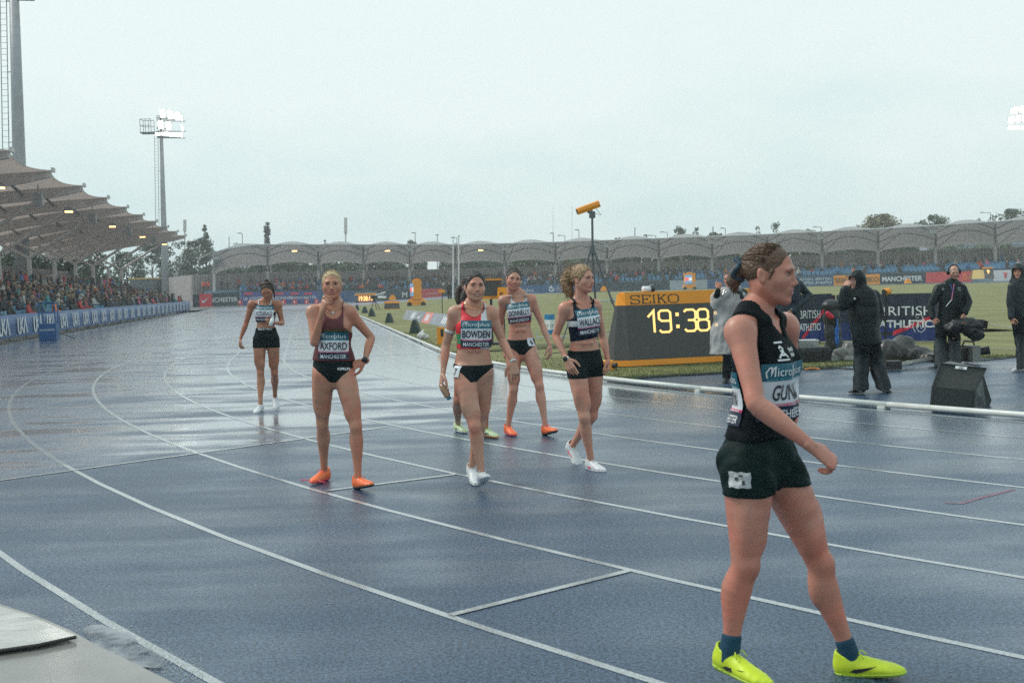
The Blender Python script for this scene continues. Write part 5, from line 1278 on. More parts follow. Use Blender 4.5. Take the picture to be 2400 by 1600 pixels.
# sloping gable at the left end
mb = MB(); q = [far(466, 607, -5), far(466, 607, 3), far(502, 589, 4.5), far(502, 589, -6)]; mb.add(q+[p+Vector((0, 0, .12)) for p in q], [(0, 1, 2, 3), (7, 6, 5, 4), (0, 3, 7, 4), (3, 2, 6, 7)]); prt(mb, 'gable', PALE, fs)
for k, px in enumerate(COLS):
    top = FE(px); base = far(px, lin(px, WBOT)+6); base.z -= .6; kz = lin(px, WTOP)
    n_ = far(px, kz-2); mb = MB(); mb.tube(base, n_, .22, .2, 8); prt(mb, 'column', PALE, fs)
    mb = MB(); mb.tube(n_, Vector((n_.x+.3*(n_.z), n_.y-4.5, top.z-.5)), .09, n=6); prt(mb, 'strut', PALE, fs)
    mb = MB(); mb.tube(n_, far(px, kz-20, 4), .09, n=6); prt(mb, 'strut', PALE, fs)
    b = far(px+8, kz+4, 4.5); mb = MB(); mb.tube(Vector((b.x, b.y, 0)), Vector((b.x, b.y, top.z-2.5)), .13, n=6); prt(mb, 'column', PALE, fs)
    mb = MB(); pts_ = []
    for t in np.linspace(0, 1, 8):
        bb = far(px, kz, 4.5); p = top.lerp(Vector((bb.x, bb.y, top.z-2.75)), t); p.z += math.sin(math.pi*min(1, t*1.15))*.35*(1-t*.35)-.12; pts_.append(p)
    mb.path(pts_, .16, 6); prt(mb, 'roof_rib', PALE, fs)
    if k < 16:
        px2 = px+ (COLS[k+1]-px)*.5; c = FE(px2)+Vector((0, 1.2, -.75)); mb = MB()
        if k % 2: mb.box(c, (.7, .4, .25)); o = prt(mb, 'lamp_housing', STEEL, fs); mb = MB(); mb.box(c-Vector((0, .1, .16)), (.7, .4, .1)); prt(mb, 'lamp_glass', GLOW if k in (1, 3, 5) else PALE, o)
        else: c = FE(px)+Vector((0, 1.0, -.7)); mb.box(c, (.9, .7, .55)); prt(mb, 'loudspeaker', mat('speaker_pale', (.42, .43, .43), .6), fs)
# wall in bays with upright ribs
xs = [320, 385, 450, 476]+[c for c in COLS]
for xa, xb in zip(xs[:-1], xs[1:]):
    mb = MB(); nr = max(4, int((xb-xa)/7.5)); dy = 3.2
    def wp(px, t, off=0): 
        a = far(px, lin(px, WTOP), dy-off); return Vector((a.x, a.y, mid(0, a.z, t)))
    mb.prism([wp(xa, 0), wp(xb-.4, 0), wp(xb-.4, 1), wp(xa, 1)], (0, .2, 0))
    for i in range(nr):
        a, b = xa+(xb-xa)*(i+.1)/nr, xa+(xb-xa)*(i+.6)/nr; mb.prism([wp(a, .2, .14), wp(b, .2, .14), wp(b, .985, .14), wp(a, .985, .14)], (0, .13, 0))
    prt(mb, 'wall_panel', WALLP, fs)
# terraces: five steps from the boards up to the wall
NS = 5
for i in range(NS):
    mb = MB(); q = []
    for px in np.linspace(470, 2560, 42):
        f = far(px, lin(px, BBOT), -9); w_ = far(px, lin(px, WBOT)); z0 = far(px, lin(px, BTOP)+3, -8).z; z1 = w_.z; z = z0+(z1-z0)*i/(NS-1)
        for t, zz in ((i/NS, -1), (i/NS, z), ((i+1)/NS, z), ((i+1)/NS, z)):
            p = Vector((f.x, f.y+1.2, 0)).lerp(Vector((w_.x, w_.y+3, 0)), t); p.z = zz; q.append(p)
    mb.add(q, [(j*4+k, (j+1)*4+k, (j+1)*4+k+1, j*4+k+1) for j in range(41) for k in range(3)]); prt(mb, 'terrace_step', mat('far_terrace', (.16, .24, .30), .6, var=.2, scale=.5), fs)
def row_pt(px, i):
    f = far(px, lin(px, BBOT), -9); w_ = far(px, lin(px, WBOT)); z0 = far(px, lin(px, BTOP)+3, -8).z; z = z0+(w_.z-z0)*i/(NS-1)
    p = Vector((f.x, f.y+1.2, 0)).lerp(Vector((w_.x, w_.y+3, 0)), (i+.45)/NS); p.z = z; return p
rest = MB()
for i in range(NS):
    px = 560.
    while px < 2420:
        p = row_pt(px, i); d = (row_pt(px+6, i)-p).normalized(); rm2 = Matrix.Rotation(math.atan2(d.y, d.x), 3, 'Z')
        rest.box(p+Vector((0, .25, .6)), (.44, .06, .42), rm2); rest.box(p+Vector((0, .05, .4)), (.44, .4, .05), rm2); px += 10.5
prt(rest, 'seat_rows', mat('far_seat', srgb(84, 130, 165), .4), fs, kind='stuff')
mb = MB()
for px in range(1400, 2400, 16):
    p, q_ = far(px, lin(px, WBOT)+1), far(px+16, lin(px+16, WBOT)+1); h_ = Vector((0, 0, 1.1)); mb.tube(p+h_, q_+h_, .03, n=4); mb.tube(p, p+h_, .025, n=4)
prt(mb, 'railing', STEEL, fs)
for px, py, t, s_ in ((2014, 610, 'C', 12), (2314, 590, 'BLOCK D', 26)):
    c = far(px, py, 2.9); u = s_*YF(px)/FPX; mb = MB(); mb.box(c, (u, .06, 12*YF(px)/FPX)); o = prt(mb, 'block_sign', mat('sign_dark', (.03, .05, .06), .5), fs)
    mb = MB(); put_text(mb, t, c-Vector((0, .035, 0)), Vector((1, 0, 0)), Vector((0, 0, 1)), .42 if len(t) == 1 else .3, WHP, .01, width=None if len(t) == 1 else u*.85); prt(mb, 'lettering', None, o)
# advertising boards
def board(x0, x1, col, label, texts=(), top=None, bot=None, dy=-10, name='advertising_board', cat='board', rough=.5):
    n = max(1, int((x1-x0)/40)); mb = MB()
    P = []
    for i in range(n+1):
        px = x0+(x1-x0)*i/n; p = far(px, lin(px, BBOT) if bot is None else bot, dy); q = far(px, lin(px, BTOP) if top is None else top, dy); P.append((p, Vector((p.x, p.y, q.z))))
    lo = [p for p, _ in P]; hi = [q for _, q in P]; back = Vector((0, .12, 0)); N_ = n+1
    vs = lo+hi+[p+back for p in lo]+[p+back for p in hi]
    f = [(i, i+1, N_+i+1, N_+i) for i in range(n)]+[(N_+i, N_+i+1, 3*N_+i+1, 3*N_+i) for i in range(n)]+[(2*N_+i+1, 2*N_+i, 3*N_+i, 3*N_+i+1) for i in range(n)]+[(0, N_, 3*N_, 2*N_), (n, 2*N_+n, 3*N_+n, N_+n)]
    c = lo[n//2]; t = thing(name, (c.x, c.y, c.z), label, cat, 'advertising boards round the far side')
    m = col if not isinstance(col, tuple) else mat('board_%d_%d_%d' % col, srgb(*col), rough, var=.06, scale=.6)
    mb.add(vs, f); o = prt(mb, 'panel', m, t)
    for tx in texts:
        s_, px, hh, bold, m2, wpx = (tuple(tx)+(None,))[:6]
        fy = tx[6] if len(tx) > 6 else .5
        p = far(px, lin(px, BBOT) if bot is None else bot, dy); q = far(px, lin(px, BTOP) if top is None else top, dy); H = q.z-p.z; d = far(px+10, 700, dy)-far(px-10, 700, dy); d.z = 0; d.normalize()
        dz = (far(px+10, lin(px+10, BBOT) if bot is None else bot, dy).z-far(px-10, lin(px-10, BBOT) if bot is None else bot, dy).z)
        mb = MB(); ce = Vector((p.x, p.y-.05, p.z+H*fy))
        if isinstance(s_, str): put_text(mb, s_, ce, d, Vector((0, 0, 1)), H*hh, m2, bold, width=wpx*YF(px)/FPX if wpx else None)
        else:
            k_ = wpx*YF(px)/FPX; mb.add([ce+d*float(x*k_)+Vector((0, 0, float(y*H*hh))) for x, y in s_[0]], s_[1], m2)
        prt(mb, 'lettering' if isinstance(s_, str) else 'logo', None, o)
    return t
SWOOSH = (np.array([(-.5, -.1), (-.42, -.38), (-.25, -.42), (.5, .42), (-.22, -.1), (-.36, -.06), (-.42, .12)]), [(0, 1, 2, 5), (2, 3, 4, 5), (0, 5, 6)])
LOTO = strokes([[(-.3, .1), (-.2, .35), (-.1, .1)], [(-.1, .1), (0, .45), (.1, .1)], [(-.32, 0), (-.28, -.3), (0, -.42), (.28, -.3), (.3, .05)], [(.1, .1), (.3, .05)]], .22)
DK = (28, 52, 66); BB = (38, 82, 124); VIO = mat('violet_board', srgb(58, 74, 140), .5, var=.15, scale=.5)
WHF = mat('white_far_print', (.60, .64, .66), .5); REDB = (188, 62, 72); GOLDP = mat('dark_gold_print', (.16, .09, .02), .5); REDF = mat('red_far', srgb(214, 60, 66), .5)
board(452, 562, DK, 'dark board at the head of the straight lettered with the city name', [('MANCHESTER', 516, .34, .02, WHF, 78)], dy=-20)
rb = board(468, 497, (196, 50, 62), 'tilted red board with a white emblem in front of the dark board', [(SWOOSH, 482, .5, 0, WHF, 16)], dy=-23)
board(566, 746, VIO, 'blue violet championship board behind the start line', [('UK ATHLETICS', 598, .24, .02, WHF, 50), ('CHAMPIONSHIPS', 654, .24, .02, WHF, 62), ('MANCHESTER', 712, .24, .02, WHF, 58)], dy=-20)
for px in (582, 655, 690, 722): 
    c = far(px, 688, -20.3); mb = MB(); mb.box(c, (1.1, .05, .25)); prt(mb, 'red_flash', REDF, [o for o in bpy.data.objects if o.get('label', '').startswith('blue violet')][0])
board(746, 834, BB, 'blue board beside the small scoreboard with rounded white lettering', [('microplus', 803, .45, 0, WHF, 62)], dy=-17)
board(884, 938, DK, 'dark board with a white swoosh between the small scoreboard and the trolley', [(SWOOSH, 893, .5, 0, WHF, 22)])
board(938, 962, DK, 'dark board with one white letter showing left of the red board', [('M', 949, .55, .03, WHF)])
board(962, 1036, REDB, 'pinkish red board behind the yellow trolley display', [('CITY FOOTBALL', 1012, .14, .01, WHF, 24)], dy=-11)
board(1036, 1190, DK, 'long dark board behind the dark haired athlete', [])
board(1190, 1270, BB, 'blue board with rounded white lettering beside the smiling athlete', [('microplus', 1222, .5, 0, WHF, 58)])
board(1270, 1398, BB, 'blue board with a white hand logo behind the curly haired athlete', [(LOTO, 1293, .6, 0, WHF, 16), ('THE', 1307, .16, .02, WHF, 8, .72), ('NATIONAL', 1316, .16, .02, WHF, 22, .5), ('LOTTERY', 1315, .16, .02, WHF, 20, .28)])
board(1398, 1570, DK, 'dark board with a white swoosh behind the big clock', [(SWOOSH, 1520, .55, 0, WHF, 30)])
board(1570, 1658, (150, 160, 166), 'plain grey white board behind the second trolley display', [])
board(1658, 1860, BB, 'blue board behind the nearest athlete with a few white letters', [('CITY', 1712, .3, .02, WHF, 26)])
board(1860, 1954, BB, 'blue board with the federation name twice', [('BRITISH', 1887, .26, .0, WHF, 34, .70), ('ATHLETICS', 1887, .26, .02, WHF, 36, .32), ('BRITISH', 1930, .26, .0, WHF, 34, .70), ('ATHLETICS', 1930, .26, .02, WHF, 36, .32)])
board(1954, 2062, (222, 142, 52), 'orange board behind the hooded official', [('SEIKO', 1978, .5, .03, GOLDP, 40), ('SEIKO', 2038, .5, .03, GOLDP, 40)])
board(2062, 2170, DK, 'dark board with the city name in white capitals', [('MANCHESTER', 2114, .46, .03, WHF, 86)])
board(2170, 2278, REDB, 'red board behind the man with the headset', [(LOTO, 2262, .6, 0, mat('orange_far', srgb(226, 120, 60), .5), 12)])
board(2330, 2480, (196, 202, 204), 'white board with a red emblem near the right edge', [(strokes([[(-.3, .4), (0, -.4), (.3, .4)], [(0, .4), (0, -.4)], [(-.15, .4), (0, -.4), (.15, .4)]], .09), 2356, .7, 0, REDF, 12)])
# gold A-frame and little dark clock on the far track
t = thing('a_frame', far(2294, 655, -13), 'gold coloured folding A-frame on the far track', 'sign'); mb = MB(); a, b = far(2278, 654, -13), far(2307, 653, -13); up_ = Vector((0, .5, 1.05)); mb.prism([a, b, b+up_+Vector((.35, 0, 0)), a+up_+Vector((.35, 0, 0))], (0, .05, 0)); prt(mb, 'panel', mat('gold_panel', (.52, .36, .12), .35), t)
mb = MB(); mb.prism([a+Vector((0, 1, 0)), b+Vector((0, 1, 0)), b+up_+Vector((.35, .05, 0)), a+up_+Vector((.35, .05, 0))], (0, .05, 0)); prt(mb, 'rear_panel', mat('gold_panel2', (.40, .28, .10), .4), t)
AMB = mat('amber_digits', (1, .5, .15), .5, emit=(1, .42, .12), es=2.2); AMBB = mat('amber_bright', (1, .7, .25), .5, emit=(1, .56, .17), es=1.12); YEL = mat('scoreboard_yellow', srgb(236, 150, 26), .4, var=.05, scale=2); SCR = mat('scoreboard_dark', (.055, .058, .058), .45, var=.3, scale=220)
t = thing('field_clock', far(2320, 654, -13), 'small dark and orange field clock beside the gold A-frame', 'clock'); mb = MB(); a, b = far(2309, 653, -13), far(2331, 652, -13); mb.prism([a, b, b+Vector((-.1, .3, 1.15)), a+Vector((.1, .3, 1.15))], (0, .5, 0)); o = prt(mb, 'case', SCR, t)
mb = MB(); c = mid(a, b, .5)+Vector((0, .2, .8)); put_text(mb, '91', c, Vector((1, 0, 0)), Vector((0, .25, .97)), .42, AMB, .04); prt(mb, 'digits', None, o)
mb = MB(); mb.prism([a+Vector((.05, .28, 1.17)), b+Vector((-.05, .28, 1.17)), b+Vector((-.05, .28, 1.3)), a+Vector((.05, .28, 1.3))], (0, .6, 0)); prt(mb, 'hood', YEL, t)
# number boxes on the start line
REDN = mat('red_box', srgb(206, 44, 44), .5)
for i, (px, py) in enumerate(((563, 714), (665, 713), (691, 713), (719, 712), (742, 712))):
    p = at(px, py, 138); t = thing('lane_box', p, ['red number box alone at the far left of the start line', 'red number box just right of the athlete looking at her bottle', 'third red number box from the left on the start line', 'fourth red number box from the left on the start line', 'red number box on the start line nearest the infield, half hidden by the blonde athlete'][i], 'number box', 'red lane number boxes on the start line')
    mb = MB(); mb.box(p+Vector((0, 0, .28)), (.5, .5, .56), taper=(.7, .7)); o = prt(mb, 'box', REDN, t); mb = MB(); put_text(mb, '9' if i == 0 else str(7-i), p+Vector((0, -.24, .28)), Vector((1, 0, 0)), Vector((0, .1, 1)), .32, WHP, .03); prt(mb, 'lettering', None, o)
# ------------------------------------------------------------------ trees
TRK_ = mat('bark', (.06, .05, .042), .85)
LEAF = [mat('leaf_dark', (.035, .065, .032), .6, var=.45, scale=.9), mat('leaf_mid', (.055, .09, .04), .6, var=.45, scale=.9), mat('leaf_autumn', (.13, .12, .05), .6, var=.35, scale=.9), mat('leaf_grey', (.06, .085, .065), .6, var=.35, scale=.9)]
TG = 'trees beyond the stands'
def tree(px, ytop, Y, wpx, kind, label, seed, n=900, shape='round', bot=None):
    g = at(px, 690, Y); top = at(px, ytop, Y).z; wd = wpx*Y/FPX; base = Vector((g.x, Y, 0)); r = random.Random(seed)
    t = thing('tree', base, label, 'tree', TG)
    mb = MB(); hh = top*.8; mb.path([base, base+Vector((.1, 0, hh*.3)), base+Vector((-.1, 0, hh*.65)), base+Vector((0, 0, hh))], [wd*.045+.12, wd*.03+.1, .1, .03], 7)
    for i in range(7):
        a = r.uniform(0, 6.3); z = hh*r.uniform(.3, .8); e = Vector((math.cos(a)*wd*.34, math.sin(a)*wd*.3, z+hh*.22)); mb.path([base+Vector((0, 0, z)), base+Vector((e.x*.5, e.y*.5, (z+e.z)/2-.1)), base+e], [.09, .06, .02], 5)
    prt(mb, 'trunk', TRK_, t)
    cl = []
    for i in range(34 if shape != 'sparse' else 20):
        z = r.uniform(.12, 1.0)
        if shape == 'cone': rr = (1-z)**.75*.95+.06
        elif shape == 'round': rr = math.sqrt(max(0, 1-((z-.5)/.52)**2))
        else: rr = math.sqrt(max(0, 1-((z-.6)/.45)**2))*.9
        a = r.uniform(0, 6.3); q = r.uniform(.15, 1)**.5*rr*.46*wd
        cl.append((Vector((math.cos(a)*q, math.sin(a)*q*.7, .10*top+z*top*.88)), wd*r.uniform(.10, .22)*(0.55+.5*rr)))
    mb = MB(); k = wd*.012+.10
    for i in range(int(n*1.9)):
        c, s_ = cl[r.randrange(len(cl))]; d = Vector((r.gauss(0, 1), r.gauss(0, 1), r.gauss(0, .8))).normalized()*s_*r.uniform(.55, 1.12); p = base+c+d
        if p.z > top: p.z = top-r.random()**.5*top*.3; p.x += r.gauss(0, .08)*wd
        u = Vector((r.gauss(0, 1), r.gauss(0, 1), r.gauss(0, 1))).normalized(); v = u.orthogonal().normalized(); l_ = k*r.uniform(.7, 1.7)
        mb.add([p-u*l_, p+v*l_*.6, p+u*l_, p-v*l_*.6], [(0, 1, 2, 3)])
    prt(mb, 'crown', LEAF[kind], t)
T_ = [(487, 525, 215, 46, 0, 'tall dark conical tree left of the far stand', 'cone', 1500), (470, 556, 212, 82, 0, 'broad dark tree under the pointed one left of the far stand', 'round', 2200), (548, 570, 230, 60, 3, 'grey green tree fading behind the left end of the far roof', 'round', 900),
      (632, 520, 235, 40, 3, 'pointed grey tree rising over the far roof above the athlete in the white crop top', 'cone', 1500), (764, 561, 240, 30, 3, 'small treetop over the far roof above the blonde athlete', 'sparse', 400), (966, 561, 240, 44, 3, 'low treetop over the far roof between two lamp posts', 'sparse', 450),
      (1140, 562, 250, 36, 3, 'faint low treetop over the far roof above the dark haired athlete', 'sparse', 260), (1595, 529, 225, 40, 3, 'leafy treetop left of a pair above the clock', 'round', 1000), (1640, 532, 228, 56, 3, 'wider treetop right of a pair above the clock', 'round', 1100), (1686, 534, 226, 34, 3, 'narrow treetop beside a lamp post above the clock', 'round', 700),
      (1510, 549, 230, 34, 3, 'low treetop above the left end of the clock', 'sparse', 260), (1773, 528, 205, 36, 2, 'thin brown tinged treetop above the nearest athlete', 'sparse', 420), (1828, 520, 205, 52, 0, 'dark spiky treetop right of the nearest athlete head', 'sparse', 700), (1910, 534, 205, 40, 2, 'low brown treetop near a lamp post', 'sparse', 380),
      (2062, 503, 200, 120, 2, 'large yellow green tree rising over the far roof', 'round', 3200), (2190, 504, 205, 92, 0, 'large dark tree right of the yellow green one', 'round', 2400), (2292, 511, 205, 50, 3, 'small grey treetop near the right floodlight', 'round', 700), (2385, 490, 195, 130, 0, 'big dark tree cut by the right edge', 'round', 2600),
      (360, 560, 205, 92, 0, 'big dark tree behind the far end of the left stand', 'round', 2600), (300, 590, 190, 80, 0, 'dark tree seen under the left roof behind the last columns', 'round', 1500), (215, 592, 150, 110, 0, 'dark tree under the left roof behind the middle columns', 'round', 1500), (130, 590, 125, 120, 0, 'dark tree under the left roof behind the thick mast', 'round', 1500), (45, 585, 115, 130, 0, 'dark tree at the left edge behind the stand', 'round', 1500), (425, 565, 235, 66, 3, 'pale grey tree beside the telecom mast', 'round', 900)]
for i, (px, yt, Y, w_, k, lb, sh_, n_) in enumerate(T_): tree(px, yt, Y, w_, k, lb, 100+i, n_, sh_)
# a belt of trees right behind the far wall, seen through the gap below the roof
belt = MB(); belts = [MB() for _ in range(3)]; r = random.Random(5)
for i in range(30000):
    px = r.uniform(500, 2420); Y = YF(px)+r.uniform(14, 26)
    den = .5+.5*math.sin(px*.031)+.35*math.sin(px*.083+1)
    if px > 2150 and r.random() < .8: continue
    if 1000 < px < 1030 or 1500 < px < 1506: continue
    p = at(px, lin(px, WTOP), Y); hmax = p.z+1.2+2.2*den+ (0 if px < 2150 else -1.0); z = p.z-2.5+(hmax-p.z+2.5)*r.random()**.8; p.z = z
    u = Vector((r.gauss(0, 1), r.gauss(0, 1), r.gauss(0, 1))).normalized(); v = u.orthogonal().normalized(); l_ = r.uniform(.25, .6); belts[int(px/170) % 3].add([p-u*l_, p+v*l_*.6, p+u*l_, p-v*l_*.6], [(0, 1, 2, 3)])
for b_, m in zip(belts, (LEAF[0], LEAF[1], LEAF[3])): tag(prt(b_, 'tree_belt', m), kind='stuff')
# ------------------------------------------------------------------ buildings and poles beyond
SHED = mat('shed_cladding', srgb(150, 160, 172), .6, var=.05, scale=1); DKB = mat('dark_building', srgb(86, 94, 100), .6); WHB = mat('white_facade', (.6, .62, .64), .5)
def bld(x0, x1, y0, Y, m, label, name='building', dep=16, seams=0, wm_=None):
    a, b = at(x0, y0, Y), at(x1, y0, Y); t = thing(name, (a.x+(b.x-a.x)/2, Y, 0), label, 'building')
    mb = MB(); mb.box(((a.x+b.x)/2, Y+dep/2, a.z/2), (b.x-a.x, dep, a.z)); prt(mb, 'wall', wm_ or m, t); mb = MB(); mb.box(((a.x+b.x)/2, Y+dep/2, a.z+.1), (b.x-a.x+.3, dep+.3, .2)); prt(mb, 'roof', m, t)
    if seams:
        mb = MB()
        for i in range(seams): mb.box(((a.x+b.x)/2, Y-.03, a.z-.5-.55*i), (b.x-a.x-.2, .06, .10))
        prt(mb, 'cladding_seams', mat('seam', srgb(120, 130, 142), .6), t)
    return t, a, b
bld(2172, 2640, 556, 186, SHED, 'long pale grey clad shed behind the far stand on the right', 'shed', 20, 11)
bld(2126, 2170, 570, 190, DKB, 'dark upright block beside the pale shed', dep=10); bld(1992, 2125, 574, 196, DKB, 'low dark building left of the pale shed', dep=12)
t, a, b = bld(2060, 2124, 579, 192, DKB, 'low building with a strip of bright windows behind the far wall', dep=3)
for i in range(5): mb = MB(); w_ = (b.x-a.x)/5; mb.box((a.x+w_*(i+.5), 191.95, a.z-.55), (w_*.9, .1, 1.0)); prt(mb, 'window', WHB, t)
t, a, b = bld(530, 588, 610, 222, DKB, 'pale hall seen under the left end of the far roof', dep=12)
for i in range(6): mb = MB(); w_ = (b.x-a.x)/6; mb.box((a.x+w_*(i+.5), 221.9, a.z-1.2), (w_*.6, .1, 1.8)); prt(mb, 'window', WHB, t)
bld(1462, 1486, 601, 230, mat('blue_roof', srgb(110, 160, 190), .5), 'small pale blue building behind the far wall', dep=8); bld(908, 936, 625, 215, mat('blue_roof2', srgb(60, 110, 160), .5), 'small blue building behind the far wall', dep=8); bld(304, 360, 655, 180, mat('yellow_roof', srgb(205, 170, 90), .5), 'low yellow roofed kiosk past the end of the left stand', 'kiosk', dep=5, wm_=DKB)
POLE = mat('lamp_post', (.13, .14, .15), .5); WPOLE = mat('white_pole', (.62, .63, .64), .45)
def lamp(px, y0, Y, arm, label, hh=0):
    b = at(px, 700, Y); b.z = 0; tp = at(px, y0, Y); t = thing('lamp_post', b, label, 'lamp post', 'lamp posts beyond the far stand'); mb = MB(); mb.tube(b, tp, .10, .06, 7); prt(mb, 'post', POLE, t)
    e = tp+Vector((arm, 0, .12)); mb = MB(); mb.tube(tp, e, .05, n=5); mb.box(e, (.7, .3, .14)); prt(mb, 'lamp_head', POLE, t)
LB = 'lamp post over the far roof, '
for px, y0, arm, w_ in ((568, 548, -.5, 'right of the dark conical tree'), (973, 547, -.3, 'above a low treetop left of the flag poles'), (1025, 552, 0, 'short one left of the flag poles'), (1071, 558, -.8, 'beside the flag poles'), (1297, 548, -.3, 'left of the tripod camera'), (1324, 553, -1, 'with a long arm left of the tripod camera'), (1357, 540, -.4, 'close left of the yellow camera pole'), (1564, 545, -1, 'above the left half of the clock'), (1537, 553, -1.1, 'low one above the left end of the clock'), (1700, 536, -.6, 'right of the pair of treetops'), (1925, 533, -1.2, 'behind the hooded official'), (2322, 499, -1.6, 'at the right near the big dark tree')):
    lamp(px, y0, 215, arm, LB+w_)
def mono(px, y0, ym, Y, label, head=True):
    b = at(px, 700, Y); b.z = 0; tp = at(px, y0, Y); m_ = at(px, ym, Y); t = thing('telecom_mast', b, label, 'mast'); mb = MB(); mb.tube(b, m_, .22, .14, 8); prt(mb, 'post', PALE, t); mb = MB(); mb.tube(m_, tp, .34, .34, 10); mb.tube(m_-Vector((0, 0, .5)), m_, .16, .34, 10); prt(mb, 'antenna_shroud', PALE, t)
mono(433, 515, 540, 240, 'pale telecom mast beside the far end of the left roof'); mono(810, 510, 545, 240, 'pale telecom mast standing alone over the middle of the far roof')
for px, y0, Y, r_, lb, nm, ct in ((1062, 556, 146, .10, 'white flag pole, left of the pair on the infield side of the far stand', 'flag_pole', 'flag pole'), (1075, 553, 146, .10, 'white flag pole, right and slightly taller of the pair', 'flag_pole', 'flag pole'), (1296, 484, 260, .05, 'thin needle mast left of the tripod camera', 'needle_mast', 'mast'), (1341, 484, 260, .05, 'thin needle mast close to the tripod camera', 'needle_mast', 'mast'), (1488, 534, 220, .12, 'stub of a pole above the left end of the clock', 'pole', 'pole'), (1671, 532, 215, .12, 'dark pole between two treetops', 'pole', 'pole'), (537, 556, 225, .1, 'thin pole left of a lamp post over the far roof', 'pole', 'pole')):
    b = at(px, 700, Y); b.z = 0; t = thing(nm, b, lb, ct); mb = MB(); mb.tube(b, at(px, y0, Y), r_*1.2, r_*.7, 7); prt(mb, 'post', WPOLE if 'flag' in nm else PALE if 'needle' in nm else POLE, t)
    mb = MB(); mb.ell(at(px, y0, Y), (r_*1.3, r_*1.3, r_*1.3), 6, 4); prt(mb, 'finial', PALE, t)
# ------------------------------------------------------------------ things on the infield
def gpt(px, py):                       # ground point on the (crowned) infield
    z = 0
    for _ in range(6):
        p = onz(px, py, z); z = gh(p.x, p.y)
    return Vector((p.x, p.y, gh(p.x, p.y)))
DIG = {'1': [[(-.05, .72), (.22, 1), (.22, 0)]], '9': [[(.5, .52), (.12, .52), (0, .62), (0, .9), (.1, 1), (.42, 1), (.52, .9), (.52, .1), (.42, 0), (.1, 0), (0, .1)]], '3': [[(0, .9), (.1, 1), (.42, 1), (.52, .9), (.52, .6), (.42, .51), (.16, .51)], [(.42, .51), (.52, .42), (.52, .1), (.42, 0), (.1, 0), (0, .1)]],
       '8': [[(.12, .51), (.02, .6), (.02, .9), (.12, 1), (.40, 1), (.5, .9), (.5, .6), (.40, .51), (.12, .51)], [(.12, .51), (0, .42), (0, .1), (.12, 0), (.40, 0), (.52, .1), (.52, .42), (.40, .51)]], ':': [[(0, .72), (0, .88)], [(0, .16), (0, .32)]]}
SEI = {'S': [[(.66, .70), (.66, 1), (.62, .9), (.5, 1), (.14, 1), (.0, .88), (.0, .66), (.12, .54), (.55, .46), (.68, .34), (.68, .12), (.55, 0), (.16, 0), (.02, .12), (0, 0), (0, .3)]], 'E': [[(0, 1), (.7, 1), (.7, .76)], [(.12, 1), (.12, 0)], [(0, 0), (.72, 0), (.72, .26)], [(.12, .52), (.46, .52)], [(.46, .40), (.46, .64)]], 'I': [[(.12, 1), (.12, 0)], [(0, 1), (.24, 1)], [(0, 0), (.24, 0)]],
       'K': [[(.12, 1), (.12, 0)], [(0, 1), (.26, 1)], [(0, 0), (.26, 0)], [(.62, 1), (.14, .42)], [(.3, .6), (.66, 0)], [(.5, 1), (.76, 1)], [(.52, 0), (.8, 0)]], 'O': [[(.2, 0), (.0, .2), (.0, .8), (.2, 1), (.6, 1), (.8, .8), (.8, .2), (.6, 0), (.2, 0)]]}
def glyphs(tab, s, adv, wd):
    L_ = []; x = 0
    for ch in s: L_ += [[(x+a, b) for a, b in pl] for pl in tab[ch]]; x += adv[ch] if isinstance(adv, dict) else adv
    V, F = strokes(L_, wd); V[:, 0] -= (V[:, 0].min()+V[:, 0].max())/2; V[:, 1] -= .5; return V, F
SEIV = glyphs(SEI, 'SEIKO', {'S': .84, 'E': .88, 'I': .38, 'K': .92, 'O': .9}, .12)
def flat(mb, VF, o, ux, uy, h, m, width=None):
    V, F = VF; k = h if width is None else width/(V[:, 0].max()-V[:, 0].min()); o = Vector(o)
    mb.add([o+ux*float(x*k)+uy*float(y*h) for x, y in V], F, m)
BRN = mat('print_brown', (.06, .045, .02), .5)
# the big timing clock
A_, B_ = onz(1476, 861), onz(1684, 850); ux = (B_-A_).normalized(); nb = Vector((-ux.y, ux.x, 0)); UZ = Vector((0, 0, 1)); LEN = 3.25
ck = thing('timing_clock', A_+ux*LEN/2, 'big yellow and black timing clock with glowing amber digits standing on the grass', 'clock')
def cross(s, add=0):                # section points at distance s along the clock: front-bottom, front-top, back-top, back-bottom
    return None
sl = Vector((0, 0, 1))*1.33+nb*.15; fn_ = sl.normalized()
def fp(s, t, off=0): n_ = ux.cross(fn_); return A_+ux*s+sl*t+n_*off+Vector((0, 0, .02))
def slab(s0, s1, t0, t1, m, name, parent=ck, th_=.03, off=0):
    mb = MB(); n_ = ux.cross(fn_)
    mb.prism([fp(s0, t0, off), fp(s1, t0, off), fp(s1, t1, off), fp(s0, t1, off)], -n_*th_); return prt(mb, name, m, parent)
scr = slab(0, LEN, .085, .835, SCR, 'screen'); top_ = slab(0, LEN, .838, 1, YEL, 'top_band'); slab(0, LEN, 0, .082, YEL, 'bottom_band')
mb = MB(); b0 = nb*.72; tb = sl+nb*.22
mb.prism([fp(0, 0)+b0, fp(LEN, 0)+b0, fp(LEN, 1)+nb*.22, fp(0, 1)+nb*.22], nb*.02); prt(mb, 'rear_panel', SCR, ck); mb = MB(); mb.prism([fp(0, 1), fp(LEN, 1), fp(LEN, 1)+nb*.24, fp(0, 1)+nb*.24], (0, 0, .02)); prt(mb, 'lid', YEL, ck)
